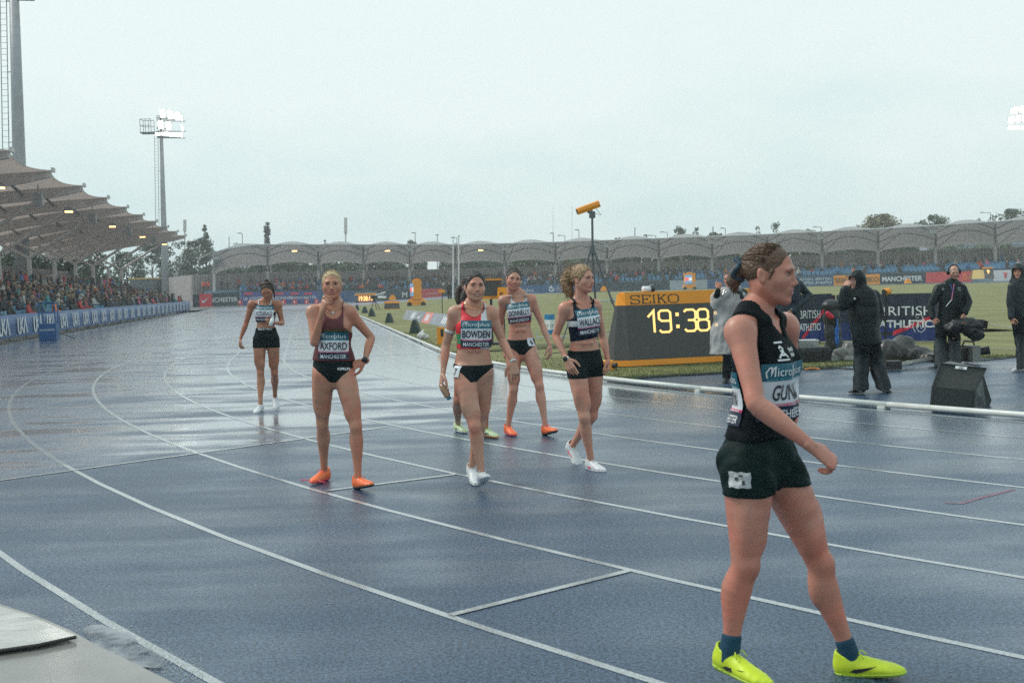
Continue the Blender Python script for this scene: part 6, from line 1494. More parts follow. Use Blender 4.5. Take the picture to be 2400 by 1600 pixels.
for s_, sg in ((0, -1), (LEN, 1)):      # end caps bulge outward at the foot
    for t0, t1, m, nm in ((.085, .835, SCR, 'end_cap'), (.838, 1, YEL, 'end_cap_top'), (0, .082, YEL, 'end_cap_foot')):
        q = []
        for t in (t0, t1):
            o = ux*sg*(.26-.20*t); q += [fp(s_, t)-nb*0, fp(s_, t)+o+nb*.16, fp(s_, t)+o+nb*(.62-.42*t), fp(s_, t)+nb*(.72-.48*t)]
        mb = MB(); mb.add(q, [(3, 2, 1, 0), (4, 5, 6, 7), (0, 1, 5, 4), (1, 2, 6, 5), (2, 3, 7, 6)]); prt(mb, nm, m, ck)
mb = MB(); flat(mb, SEIV, fp(.60, .915, .004), ux, fn_, .15, BRN, 1.0); prt(mb, 'lettering', None, top_)
mb = MB(); flat(mb, SEIV, fp(2.45, .915, .004), ux, fn_, .15, BRN, 1.0); prt(mb, 'lettering', None, top_)
for ch, s_ in (('1', .495), ('9', .775), (':', 1.035), ('3', 1.30), ('8', 1.57), (':', 1.84), ('1', 2.085), ('2', 2.36)):
    if ch == '2': ch = '1'
    V, F = strokes([[(x, y) for x, y in pl] for pl in DIG[ch]], .10 if ch != ':' else .15); V = V-[(V[:, 0].min()+V[:, 0].max())/2, .5]
    mb = MB(); V = V*[.455, .40]; mb.add([fp(s_, .60, .004)+ux*float(x)+fn_*float(y) for x, y in V], F); prt(mb, 'digit', AMBB, scr)
c = fp(.5, 1, 0)+Vector((0, .1, .07)); t = thing('race_camera', c-Vector((0, 0, .05)), 'small white cylindrical camera with a black lens lying on top of the big clock', 'camera'); mb = MB(); mb.tube(c-ux*.12, c+ux*.03, .055, .055, 14); prt(mb, 'housing', WHP, t, True); mb = MB(); mb.tube(c+ux*.03, c+ux*.11, .058, .05, 14); prt(mb, 'lens', mat('black_rubber', (.012, .013, .014), .4), t, True); mb = MB(); mb.box(c-Vector((0, 0, .055)), (.16, .07, .03)); prt(mb, 'mount', DARKST, t)
RUB = MATS['black_rubber']
p = onz(1423, 868); t = thing('yellow_box', p, 'low yellow connection box on the grass at the left foot of the clock', 'box'); mb = MB(); mb.box(p+Vector((0, .1, .09)), (.26, .3, .16), taper=(.85, .85)); prt(mb, 'case', YEL, t); mb = MB(); mb.tube(p+Vector((.10, -.06, .09)), p+Vector((.16, -.1, .09)), .05, .05, 10); prt(mb, 'socket', RUB, t)
# yellow camera on a tall tripod
g = gpt(1393, 800); ap = at(1388, 586, g.y); hd = at(1388, 505, g.y)
t = thing('camera_tripod', g, 'tall black tripod with a yellow finish camera tilted on top', 'tripod')
mb = MB(); mb.tube(ap-Vector((0, 0, .9)), hd, .035, .03, 8); prt(mb, 'pole', DARKST, t)
for a in (200, 335, 80):
    d = Vector((math.cos(R(a)), math.sin(R(a)), 0)); mb = MB(); f_ = g+d*.95; mb.tube(ap+d*.05, f_.lerp(ap, .45), .035, .03, 7); mb.tube(f_.lerp(ap, .5), f_, .025, .02, 7); mb.tube(f_.lerp(ap, .42), f_.lerp(ap, .46), .045, n=7); prt(mb, 'leg', DARKST, t)
mb = MB(); mb.tube(ap-Vector((0, 0, .1)), ap+Vector((0, 0, .12)), .07, n=8); mb.box(hd+Vector((0, 0, .02)), (.16, .12, .18)); prt(mb, 'head_joint', DARKST, t)
a, b = at(1353, 496, g.y), at(1405, 477, g.y); d = (b-a).normalized(); upv = Vector((0, -.35, .95)); upv = (upv-d*upv.dot(d)).normalized(); w2 = d.cross(upv)
mb = MB(); sec = [(-.07, -.075), (.07, -.075), (.08, .015), (.04, .085), (-.04, .085), (-.08, .015)]
mb.prism([a+upv*y+w2*x for x, y in sec], b-a); o = prt(mb, 'camera_shroud', YEL, t)
mb = MB(); flat(mb, SEIV, mid(a, b, .5)-w2*.0765+upv*(-.03), d, upv, .075, BRN, .34); prt(mb, 'lettering', None, o)
mb = MB(); mb.prism([a-d*.004+upv*y*.8+w2*x*.8 for x, y in sec], -d*.02); prt(mb, 'front_glass', RUB, o); mb = MB(); mb.path([mid(a, b, .8)-upv*.1, mid(a, b, .8)-upv*.3+Vector((.08, 0, 0)), hd+Vector((.1, 0, .05))], .008, 5); prt(mb, 'cable', RUB, t)
mb = MB(); mb.tube(hd+Vector((0, 0, .1)), mid(a, b, .45)-upv*.08, .05, .07, 8); prt(mb, 'bracket', DARKST, t)
# marker wedges along the kerb
WDG = mat('wedge_green', (.028, .05, .045), .6, var=.3, scale=20, bump=.2, bscale=30)
for i, (px, py, w_, h_) in enumerate(((971, 782, 25, 34), (911, 757, 18, 24), (870, 742, 15, 20), (854, 734, 13, 16), (836, 727, 9, 13.5), (808, 713, 6, 6))):
    p = gpt(px, py); k = p.y/FPX; w_, h_ = w_*k, h_*k
    o = thing('kerb_marker', p, ['largest dark green wedge marker beside the white bag on the grass', 'second nearest dark green wedge marker along the kerb', 'third nearest dark green wedge marker along the kerb', 'fourth nearest dark green wedge marker along the kerb', 'fifth nearest dark green wedge marker along the kerb, half hidden by an arm', 'farthest tiny dark wedge marker along the kerb'][i], 'marker', 'dark wedge markers along the kerb')
    mb = MB(); prof = [(-.5, 0), (-.46, .12), (-.28, .62), (-.14, .9), (-.04, 1), (.06, .98), (.2, .78), (.36, .42), (.5, 0)]
    mb.prism([p+Vector((x*w_, -.04, z*h_)) for x, z in prof], (.06, w_*.7, 0)); prt(mb, 'wedge', WDG, o)
    mb = MB(); mb.prism([p+Vector((x*w_*1.0-.0, -.055, z*h_*.98)) for x, z in prof], (0, .015, 0)); prt(mb, 'face', mat('wedge_face', (.02, .045, .042), .5, var=.3, scale=15), o)
# sponsor boards lying tilted along the grass
a, b = gpt(942, 747), gpt(1046, 767); d = b-a
pan = [((118, 122, 132), 'logo'), ((132, 138, 148), 'bars'), ((110, 114, 124), 'sw'), ((206, 110, 104), 'bars'), ((122, 128, 142), 'logo'), ((128, 134, 146), 'bars'), ((118, 122, 132), 'bars')]
t = thing('tilted_board', mid(a, b, .5), 'long low row of grey and red sponsor panels tilted back on the grass', 'board'); dn = d.normalized(); upt = Vector((.26, .16, .50)).normalized()
for i, (c, k) in enumerate(pan):
    s0, s1 = a+d*(i/6.0)+dn*.03, a+d*((i+1)/6.0)-dn*.03; hgt = .56; mb = MB(); n_ = dn.cross(upt).normalized()
    mb.prism([s0, s1, s1+upt*hgt, s0+upt*hgt], -n_*.05); o = prt(mb, 'panel', mat('tilt_%d' % i, srgb(*c), .4, var=.06, scale=1.5), t); mb = MB(); ce = mid(s0, s1, .5)+upt*hgt*.5+n_*.006
    if k == 'sw': flat(mb, SWOOSH, ce, dn, upt, .3, WHP, 1.3)
    elif k == 'bars':
        for j in (-1, 0, 1): mb.prism([ce+dn*(j*.42-.12)-upt*.16, ce+dn*(j*.42+.16)-upt*.16, ce+dn*(j*.42+.16)+upt*.16, ce+dn*(j*.42-.12)+upt*.16], n_*.002, WHP)
    else: put_text(mb, 'EST', ce, dn, upt, .16, WHP, .01)
    prt(mb, 'logo', None, o)
for nm, lab, px, py in (('a', '', 0, 0),): pass
# white plastic bag
p = gpt(991, 795); S = Field(np.array(p)-[.3, .25, .03], np.array(p)+[.35, .3, .4], .018)
S.ell(np.array(p)+[-.02, .0, .1], (.15, .12, .12), k=.05); S.ell(np.array(p)+[.09, .02, .06], (.1, .1, .07), k=.05); S.chain([np.array(p)+[-.05, 0, .18], np.array(p)+[.02, 0, .25]], [.05, .02], k=.05)
X, Y, Z = S.grid(); S.F = (S.F+folds((X[:, None, None], Y[None, :, None], Z[None, None, :]), .022, 4, 30)).astype(np.float32); V, Q = nets(S.F, S.o, S.h); tag(link('plastic_bag', vmesh('plastic_bag', V, Q, [mat('bag_white', (.58, .56, .55), .35, var=.15, scale=20, bump=.4, bscale=25)], smooth=True)), 'crumpled white plastic bag lying on the grass by the kerb', 'bag')
# yellow start box with a black face
p = gpt(1033, 808); t = thing('start_box', p, 'upright yellow box with a black face standing on the grass behind the kerb', 'box'); mb = MB(); mb.box(p+Vector((0, .1, .24)), (.19, .22, .48)); prt(mb, 'case', YEL, t); mb = MB(); mb.box(p+Vector((.045, -.015, .33)), (.075, .02, .2)); prt(mb, 'face', RUB, t)
# blue and white distance box with the number 17
p = gpt(1289, 783); t = thing('distance_box', p, 'blue and white box with the number 17 on its faces standing on the grass', 'box'); rm = Matrix.Rotation(R(42), 3, 'Z'); k = .225; BLU = mat('box_blue', srgb(34, 122, 176), .4)
for z0, z1, m, nm in ((0, .14, BLU, 'foot'), (.14, .46, WHP, 'number_panel'), (.46, .63, BLU, 'top')):
    mb = MB(); mb.box(p+Vector((0, 0, (z0+z1)/2)), (k, k, z1-z0-.004), rm); o = prt(mb, nm, m, t)
    if nm == 'number_panel':
        mb = MB()
        for a in (42, -48):
            r3 = Matrix.Rotation(R(a), 3, 'Z'); n_ = r3 @ Vector((0, -1, 0)); u_ = r3 @ Vector((1, 0, 0)); put_text(mb, '17', p+n_*(k/2+.003)+Vector((0, 0, .26)), u_, UZ, .11, INK, .02); put_text(mb, '^', p+n_*(k/2+.003)+Vector((0, 0, .40)), u_, UZ, .05, INK, .02)
        prt(mb, 'lettering', None, o)
# mesh crowd barriers
BAR = mat('galvanised', (.5, .52, .53), .4, .3)
for i, (x0, x1) in enumerate(((1255, 1386), (1388, 1475), (1478, 1600))):
    a, b = at(x0, 696, 33), at(x1, 696, 33+.3*i); a.z = b.z = 1.06; t = thing('mesh_barrier', mid(a, b, .5)-Vector((0, 0, 1.06)), ['thin wire mesh barrier behind the curly haired athlete', 'thin wire mesh barrier between that athlete and the clock', 'thin wire mesh barrier behind the clock'][i], 'barrier', 'wire mesh barriers on the infield')
    mb = MB(); dz = Vector((0, 0, .98))
    if i: mb.tube(a, b, .022, n=6)
    mb.tube(a-dz, b-dz, .02, n=6); 
    for q in (a, b): mb.tube(q if i else q-dz*.8, q-dz-Vector((0, 0, .08)), .018, n=6)
    prt(mb, 'frame', BAR, t); mb = MB()
    if i:
        for s_ in np.linspace(0, 1, 20): q = a.lerp(b, s_); mb.tube(q, q-dz, .0035, n=4)
        for z in np.linspace(.1, .9, 7): mb.tube(a-dz*z, b-dz*z, .003, n=4)
        tag(prt(mb, 'wire_mesh', DARKST, t), kind='stuff')
# small dark scoreboard on a post with a yellow frame, and its yellow neighbour
c = at(1150, 676, 31); w_ = .52; t = thing('small_scoreboard', Vector((c.x, c.y, gh(c.x, c.y))), 'dark board in a yellow frame on a post behind the dark haired athlete', 'scoreboard'); mb = MB(); mb.box(c, (w_+.06, .12, .42)); o = prt(mb, 'screen', SCR, t); mb = MB(); mb.box(c+Vector((0, -.01, .235)), (w_+.1, .16, .04)); mb.box(c+Vector((0, -.01, -.24)), (w_+.1, .16, .07)); o = prt(mb, 'frame', YEL, t); mb = MB(); flat(mb, SEIV, c+Vector((.08, -.092, -.24)), Vector((1, 0, 0)), UZ, .035, BRN, .17); prt(mb, 'lettering', None, o); mb = MB(); mb.tube(c+Vector((0, .02, -.25)), Vector((c.x, c.y, 0)), .035, n=8); mb.box((c.x, c.y, .04), (.5, .5, .06)); prt(mb, 'post', RUB, t)
c = at(1180, 685, 30.6); t = thing('yellow_sign', Vector((c.x, c.y, 0)), 'yellow panel with a number standing beside the small dark scoreboard', 'sign'); mb = MB(); rm = Matrix.Rotation(R(-35), 3, 'Z'); mb.box(c, (.28, .2, .27), rm, taper=(.8, 1)); o = prt(mb, 'panel', YEL, t); mb = MB(); put_text(mb, '40', c+rm @ Vector((0, -.105, -.03)), rm @ Vector((1, 0, 0)), UZ, .09, INK, .02); prt(mb, 'lettering', None, o); mb = MB(); mb.tube(c, Vector((c.x, c.y, 0)), .02, n=6); prt(mb, 'post', RUB, t)
p = gpt(1136, 768); t = thing('yellow_cart', p, 'yellow timing cart half hidden behind the dark haired athlete', 'cart'); mb = MB(); mb.box(p+Vector((0, .2, .45)), (.7, .4, .5)); mb.box(p+Vector((-.05, .2, .85)), (.3, .3, .36)); prt(mb, 'body', YEL, t)
for x in (-.25, .25): mb = MB(); mb.tube(p+Vector((x, -.04, .13)), p+Vector((x, .02, .13)), .13, n=14); prt(mb, 'wheel', RUB, t)
# sensor on a thin pole
p = gpt(1037, 735); q = at(1036, 684, p.y); t = thing('sensor_pole', p, 'thin black pole with a small yellow sensor on top, far out on the grass', 'sensor'); mb = MB(); mb.tube(p, q, .025, n=6); prt(mb, 'pole', RUB, t); mb = MB(); mb.box(q+Vector((-.02, 0, .05)), (.42, .2, .2), taper=(.8, .8)); prt(mb, 'sensor_head', YEL, t)
# low black distance box with yellow top
p = gpt(918, 725); t = thing('low_display', p, 'low dark box with a yellow lid on the grass beyond the wedges', 'display'); mb = MB(); mb.box(p+Vector((0, .3, .25)), (1.2, .6, .48), taper=(.94, .6)); prt(mb, 'body', SCR, t); mb = MB(); mb.box(p+Vector((0, .3, .56)), (1.2, .5, .16), taper=(.95, .8)); prt(mb, 'lid', YEL, t); mb = MB(); mb.box(p+Vector((0, .0, .02)), (1.24, .7, .05)); prt(mb, 'base', YEL, t)
# two wheeled trolley displays
def trolley(px, py, Y, k, label, face):
    p = at(px, py, Y); p.z = gh(p.x, p.y) if Y > 110 else p.z; t = thing('trolley_display', p, label, 'display', 'yellow trolley displays')
    mb = MB(); mb.box(p+Vector((0, 0, .5)), (1.75, .9, .35), taper=(.75, .8)); mb.box(p+Vector((0, -.1, .28)), (1.0, .7, .3)); prt(mb, 'chassis', YEL, t)
    for x in (-.62, .62): mb = MB(); mb.tube(p+Vector((x, -.5, .2)), p+Vector((x, -.3, .2)), .22, n=14); prt(mb, 'wheel', RUB, t)
    mb = MB(); mb.box(p+Vector((.05, .05, 1.5)), (.75 if not face else 1.35, 1.1, 1.75 if not face else 1.3)); o = prt(mb, 'cabinet', YEL, t); mb = MB()
    x0, w_, n_ = (-.36, .3, Vector((0, -.57, 0))) if not face else (-.18, .9, Vector((0, -.52, 0)))
    for z, hh, m in ((1.9, .35, mat('led_blue', (.1, .25, .5), .4, emit=(.25, .42, .6), es=.5)), (1.5, .42, mat('led_white', (.7, .7, .75), .4, emit=(.7, .72, .75), es=.6)), (1.1, .34, mat('led_blue', (.1, .2, .5), .4))): mb.box(p+Vector((x0, 0, z*(.92 if face else 1)))+n_, (w_, .04, hh*.98), None, m)
    mb.box(p+Vector((x0-w_*.22, -.02, 1.5*(.92 if face else 1)))+n_, (w_*.5, .04, .4), None, mat('led_red', (.6, .1, .1), .4, emit=(.9, .16, .16), es=.7)); prt(mb, 'screen', None, o)
    mb = MB(); mb.box(p+Vector((.05, .05, 2.42 if not face else 2.2)), (.5, .6, .12)); prt(mb, 'top', YEL, o)
trolley(977, 718, 104, 1, 'nearer yellow trolley display seen edge on beyond the blonde athlete', False); trolley(1616, 681, 150, 1, 'farther yellow trolley display with a red and white screen above the clock', True)
# far scoreboard with the time
c = at(857, 697, 148); t = thing('far_scoreboard', Vector((c.x, c.y, 0)), 'far small scoreboard with a yellow top and glowing time', 'scoreboard'); k = 148/FPX; mb = MB(); mb.box(c-Vector((0, 0, .2)), (48*k, .3, 19*k)); o = prt(mb, 'screen', mat('far_screen', (.10, .10, .10), .5), t); mb = MB(); mb.box(c+Vector((0, 0, 11*k-.2)), (50*k, .4, 5*k)); prt(mb, 'hood', YEL, t); mb = MB(); put_text(mb, '19:38:11', c+Vector((0, -.17, -.1)), Vector((1, 0, 0)), UZ, 11*k, AMB, .03, width=31*k); prt(mb, 'digits', None, o); mb = MB(); mb.tube(c-Vector((1, 0, .6)), Vector((c.x-1, c.y, 0)), .06, n=6); mb.tube(c-Vector((-1, 0, .6)), Vector((c.x+1, c.y, 0)), .06, n=6); prt(mb, 'legs', DARKST, t)
# television camera on tripod far off
p = gpt(881, 726); q = at(877, 700, p.y); t = thing('television_camera', p, 'far television camera on a tripod beside the small scoreboard', 'camera')
for a in (90, 210, 330): d = Vector((math.cos(R(a)), math.sin(R(a)), 0)); mb = MB(); mb.tube(q, p+d*.42, .03, n=5); prt(mb, 'leg', RUB, t)
mb = MB(); mb.box(q+Vector((.05, 0, .12)), (.5, .22, .24)); prt(mb, 'camera_body', RUB, t); mb = MB(); mb.tube(q+Vector((.3, -.1, .1)), q+Vector((.95, -.2, .08)), .08, .1, 10); mb.tube(q+Vector((.1, 0, .25)), q+Vector((.9, -.1, .5)), .04, .05, 8); prt(mb, 'lens', WHP, t)
# small orange blocks on the grass
for px, py, lb in ((920, 703, 'small orange block on the far grass behind the low display'), (2128, 664, 'small orange block on the far grass below the city name board'), (1416, 682, 'tiny orange block by the far track')):
    p = at(px, py, 120 if px != 2128 else 140); t = thing('orange_block', p, lb, 'block'); mb = MB(); mb.box(p+Vector((0, 0, .2)), (.8, .5, .4), taper=(.6, .7)); prt(mb, 'body', YEL, t); mb = MB(); mb.box(p+Vector((0, 0, .46)), (.3, .3, .16)); prt(mb, 'top', YEL, t)
# barrier banners at the right
NVB = mat('banner_navy', srgb(30, 44, 62), .5, var=.35, scale=3, bump=.5, bscale=4, stretch=(14, 14, .6)); BRED = mat('banner_red', srgb(204, 36, 66), .5); BBL = mat('banner_blue2', srgb(26, 52, 116), .5, var=.3, scale=2)
def banner(x0, x1, y0, y1, Y0, Y1, label, txts, stripe, cut=0):
    a, b = at(x0, y1, Y0), at(x1, y1, Y1); a.z = b.z = 0; zt = at(x0, y0, Y0).z; d = (b-a); L_ = d.length; d.normalize(); n_ = d.cross(UZ); t = thing('barrier_banner', mid(a, b, .5), label, 'banner', 'federation banners on the infield barriers'); nu = 40; nv = 10; q = []
    def S_(s, z): return a+d*s+UZ*z-n_*0+n_*(.022*math.sin(s*19)+.012*math.sin(s*43+z*3))*(1-.5*z/zt)
    for v in range(nv+1):
        for u in range(nu+1): s = L_*u/nu; q.append(S_(s, .04+(zt-.04-(cut if u > nu-4 else 0)*(v/nv))*v/nv))
    f = [(v*(nu+1)+u, v*(nu+1)+u+1, (v+1)*(nu+1)+u+1, (v+1)*(nu+1)+u) for v in range(nv) for u in range(nu)]; mb = MB(); N_ = len(q)
    for v in range(nv):
        for u in range(nu): pass
    mb.add(q, f, NVB)
    def inst(u, v): x, z = u/nu*L_, v/nv*zt; return 1 if abs((z-stripe[0])-(x-stripe[1])*stripe[2]) < stripe[3] else (2 if z < .42 and stripe[3] else 0)
    mb.mats = [NVB, BRED, BBL]; mb.m = [inst(u+.5, v+.5) and 2 if inst(u+.5, v+.5) == 2 else 0 for v in range(nv) for u in range(nu)]
    mb.add([p-n_*.02 for p in q], [g[::-1] for g in f], NVB); o = prt(mb, 'banner', None, t, True)
    # printed stripe and words follow the cloth
    mb = MB(); pts_ = []
    for s in np.linspace(max(0, stripe[1]-.30), min(L_, stripe[1]+.55), 16):
        z = stripe[0]+(s-stripe[1])*stripe[2]; pts_.append((s, z))
    vs = []; w_ = stripe[3]*.9
    for s, z in pts_: vs += [S_(s, max(.05, min(zt-.02, z-w_)))+n_*.008, S_(s, max(.05, min(zt-.02, z+w_)))+n_*.008]
    mb.add(vs, [(2*i, 2*i+2, 2*i+3, 2*i+1) for i in range(len(pts_)-1)]); prt(mb, 'stripe', BRED, o)
    for s_, x, z, h_, wd, bold in txts:
        V, F = text(s_, h_, bold); V = V*[wd/(V[:, 0].max()-V[:, 0].min()), 1]; mb = MB(); mb.add([S_(float(X_)+x, float(Y_)+z)+n_*.014 for X_, Y_ in V], F); prt(mb, 'lettering', WHP, o)
    lion = strokes([[(.0, .3), (.06, .36), (.14, .34), (.18, .26), (.14, .18), (.05, .16)], [(.02, .26), (.08, .28)], [(.18, .26), (.24, .14), (.22, 0), (.14, -.06)], [(.05, .16), (.02, .04), (.08, -.04), (.14, -.06)], [(.1, .12), (.14, .02)], [(-.03, .2), (-.05, .06), (0, -.06)]], .014)
    mb = MB(); mb.add([S_(float(X_)+L_*.78, float(Y_)+.3)+n_*.014 for X_, Y_ in lion[0] if 1], lion[1]); prt(mb, 'lion_emblem', WHP, o)
    mb = MB(); mb.tube(a+UZ*zt-n_*.04, b+UZ*(zt-cut)-n_*.04, .025, n=6); 
    for s in np.linspace(.02, L_-.02, 4): q1 = a+d*s-n_*.05; mb.tube(q1, q1+UZ*(zt-.05), .02, n=6)
    prt(mb, 'barrier_frame', RUB, t); return t
banner(1852, 1960, 691, 800, 27.2, 27.6, 'navy federation banner behind the nearest athlete with a red slash', [('BRITISH', .54, .70, .20, .56, 0), ('ATHLETICS', .545, .40, .17, .58, .02)], (.45, .62, 1.05, .055), .06)
banner(1962, 2200, 693, 800, 27.6, 26.3, 'navy federation banner behind the hooded official and the man with the headset', [('BRITISH', 1.62, .74, .22, 1.22, 0), ('ATHLETICS', 1.66, .44, .17, 1.36, .03)], (.34, 1.62, .42, .055))
# spotlight over the banner
c = at(2077, 684, 26.6); t = thing('yellow_lamp', Vector((c.x, c.y+.1, 0)), 'small yellow lamp housing peeping over the navy banner', 'lamp'); mb = MB(); mb.tube(c+Vector((-.05, -.04, 0)), c+Vector((.08, .06, .02)), .075, .075, 14); prt(mb, 'housing', YEL, t, True); mb = MB(); mb.tube(c+Vector((-.056, -.046, 0)), c+Vector((-.05, -.04, 0)), .068, n=14); prt(mb, 'glass', RUB, t); mb = MB(); mb.tube(c-Vector((0, -.02, .05)), Vector((c.x, c.y+.1, 0)), .02, n=6); prt(mb, 'post', RUB, t)
# heaps of covered kit in front of the banners
CLO = mat('black_cloth', (.012, .016, .018), .45, var=.3, scale=6, bump=.3, bscale=16); TARP = mat('grey_tarp', (.11, .115, .105), .4, var=.3, scale=5, bump=.35, bscale=14); TARPD = mat('dark_tarp', (.035, .035, .033), .35, var=.4, scale=5, bump=.4, bscale=14); BLUP = mat('blue_plastic', srgb(34, 92, 164), .3, bump=.4, bscale=12)
def heap(name, prims, m, label, cat, amp, seed, h=.022, f=14, parent=None):
    pts = np.array([np.array(p[0]) for p in prims]); mr_ = max(max(p[1]) for p in prims)+.12
    S = Field(pts.min(0)-mr_, pts.max(0)+mr_, h)
    for c, r_ in prims: S.ell(c, r_, k=.09)
    X, Y, Z = S.grid(); S.F = (S.F+creases((X[:, None, None], Y[None, :, None], Z[None, None, :]), amp*.42, seed, f*1.5)+folds((X[:, None, None], Y[None, :, None], Z[None, None, :]), amp*.2, seed, f*2.4)).astype(np.float32); S.F = np.maximum(S.F, (.004-Z)[None, None, :]).astype(np.float32)
    V, Q = nets(S.F, S.o, h); o = link(name, vmesh(name, V, Q, [m]), parent); 
    return tag(o, label, cat) if label else o
def A(px, py, Y, dz=0): return tuple(at(px, py, Y)+Vector((0, 0, dz)))
t = thing('covered_camera', at(1950, 812, 23.4)*1, 'tall camera hidden under a black hood with red and blue patches between the banners', 'covered camera'); t.location.z = 0
heap('hood', [(A(1950, 716, 23.4), (.19, .16, .12)), (A(1950, 745, 23.4), (.17, .16, .2)), (A(1952, 780, 23.4), (.16, .15, .26)), (A(1956, 815, 23.4), (.2, .17, .2))], CLO, None, None, .022, 7, parent=t)
heap('red_patch', [(A(1940, 735, 23.2), (.045, .03, .05)), (A(1949, 743, 23.22), (.04, .03, .035))], BRED, None, None, .012, 3, .012, 24, t); heap('blue_bag', [(A(1962, 768, 23.25), (.022, .05, .2)), (A(1961, 800, 23.25), (.02, .05, .14))], BLUP, None, None, .012, 4, .012, 22, t)
c = onz(1888, 826, .30); c = at(1888, 808, 21.9); t = thing('plastic_crate', Vector((c.x, c.y, .25)), 'translucent plastic crate of cables on top of the black case', 'crate'); CLR = mat('clear_plastic', (.55, .6, .62), .25, alpha=.55); mb = MB(); mb.box(c, (.40, .3, .15), taper=(1.06, 1.06)); prt(mb, 'tub', CLR, t); mb = MB(); mb.box(c+Vector((0, 0, .085)), (.43, .33, .025)); prt(mb, 'lid', mat('lid_white', (.6, .62, .62), .35), t)
mb = MB()
for i in range(5): mb.path([c+Vector((-.16+.06*i, -.1, -.05)), c+Vector((-.1+.05*i, -.05, .03)), c+Vector((-.02+.04*i, .02, -.03)), c+Vector((.06+.02*i, -.08, .02))], .008, 5)
prt(mb, 'cables', RUB, t)
c = at(1902, 838, 21.4); c.z = .15; rm = Matrix.Rotation(R(8), 3, 'Z'); t = thing('flight_case', Vector((c.x, c.y, 0)), 'black hard flight case lying on the ground under the crate', 'case'); mb = MB(); mb.box(c-Vector((0, 0, .05)), (.58, .42, .18), rm, taper=(1.03, 1.03)); prt(mb, 'case_base', CLO, t); mb = MB(); mb.box(c+Vector((0, 0, .085)), (.6, .44, .08), rm, taper=(.95, .93)); prt(mb, 'case_lid', CLO, t)
for x in (-.16, .16): mb = MB(); mb.box(c+rm @ Vector((x, -.235, .03)), (.07, .02, .09), rm); prt(mb, 'latch', RUB, t)
mb = MB(); mb.path([c+rm @ Vector((-.06, -.23, -.02)), c+rm @ Vector((-.06, -.27, -.02)), c+rm @ Vector((.06, -.27, -.02)), c+rm @ Vector((.06, -.23, -.02))], .012, 6); prt(mb, 'handle', RUB, t)
heap('grey_tarp', [(A(1972, 838, 21.6), (.2, .18, .16)), (A(1992, 826, 21.8), (.16, .16, .2)), (A(1945, 852, 21.3), (.14, .16, .07)), (A(2000, 850, 21.3), (.26, .2, .1))], TARP, 'crumpled grey waterproof sheet heaped behind the hooded official', 'tarpaulin', .05, 12)
heap('dark_tarp', [(A(2085, 828, 21.0), (.30, .2, .26)), (A(2115, 822, 21.2), (.25, .2, .27)), (A(2150, 838, 21.0), (.32, .2, .18)), (A(2180, 845, 20.8), (.2, .2, .12))], TARPD, 'big dark covered heap right of the hooded official', 'tarpaulin', .045, 21)
a, b = at(2098, 866, 19.0), at(2188, 848, 19.6); a.z, b.z = .07, .13; d = (b-a).normalized(); t = thing('folded_tripod', mid(a, b, .5), 'folded silver tripod lying on the blue surface in front of the dark heap', 'tripod'); t.location.z = 0
ALU = mat('aluminium', (.42, .43, .42), .35, .6)
for i, o_ in enumerate((-.06, 0, .06)): mb = MB(); w3 = Vector((-d.y, d.x, 0))*o_+UZ*(.02 if i == 1 else 0); mb.tube(a+w3, b+w3, .018, n=7); mb.tube(mid(a, b, .3)+w3, mid(a, b, .36)+w3, .027, n=7); prt(mb, 'leg', ALU, t)
mb = MB(); mb.box(a-d*.05+Vector((0, 0, .02)), (.22, .2, .14)); mb.box(b, (.1, .2, .14)); mb.tube(a-d*.1, a-d*.25+Vector((0, 0, .06)), .02, n=6); tag(prt(mb, 'tripod_fittings', RUB, t), kind='stuff')
c = at(2268, 838, 20.0); c.z = .17; rm = Matrix.Rotation(R(18), 3, 'Z'); GRYC = mat('camera_grey', (.26, .27, .25), .45); t = thing('broadcast_camera', Vector((c.x, c.y, 0)), 'grey broadcast camera resting on the ground behind the wedge speaker', 'camera'); mb = MB(); mb.box(c+Vector((.04, 0, 0)), (.16, .34, .28), rm); prt(mb, 'camera_body', GRYC, t); mb = MB(); mb.box(c-Vector((.17, 0, .02)), (.26, .26, .22), rm); prt(mb, 'battery_pack', RUB, t); mb = MB(); mb.tube(c+Vector((.12, -.02, .02)), c+Vector((.34, -.1, .06)), .06, .075, 12); prt(mb, 'lens', RUB, t); mb = MB(); mb.path([c+Vector((-.1, 0, .12)), c+Vector((-.05, 0, .22)), c+Vector((.1, 0, .2)), c+Vector((.12, 0, .13))], .016, 6); prt(mb, 'handle', RUB, t); mb = MB(); mb.box(c+rm @ Vector((.05, -.175, .02)), (.05, .01, .09), rm); prt(mb, 'label_plate', WHP, t)
# cables along the turf edge
for i, (pts_, lb) in enumerate((([(1500, 886), (1570, 880), (1640, 877), (1720, 872), (1800, 868)], 'black cable along the near edge of the grass below the clock'), ([(1840, 862), (1900, 866), (1960, 862), (2040, 866), (2090, 862)], 'black cable under the flight case and grey sheet'), ([(2260, 846), (2320, 843), (2360, 838), (2420, 834)], 'black cable along the grass edge at the right'), ([(1290, 828), (1340, 822), (1395, 836), (1440, 858)], 'thin cable on the grass left of the clock'))):
    mb = MB(); q = [onz(x, y, .018) for x, y in pts_]; qq = []
    for j in range(len(q)-1):
        for s in np.linspace(0, 1, 6, False): qq.append(mid(q[j], q[j+1], s)+Vector((0, .03*math.sin(5*s+j), 0)))
    mb.path(qq, .014 if i != 3 else .009, 6); tag(prt(mb, 'cable', RUB), lb, 'cable')
mb = MB(); p = onz(1903, 866, .02)
for i in range(3): mb.path([p+Vector((-.12+.05*i, .02*i, .01)), p+Vector((-.04, -.05+.03*i, .03)), p+Vector((.06, .02*i, .02)), p+Vector((.12, -.04, .01))], .01, 5)
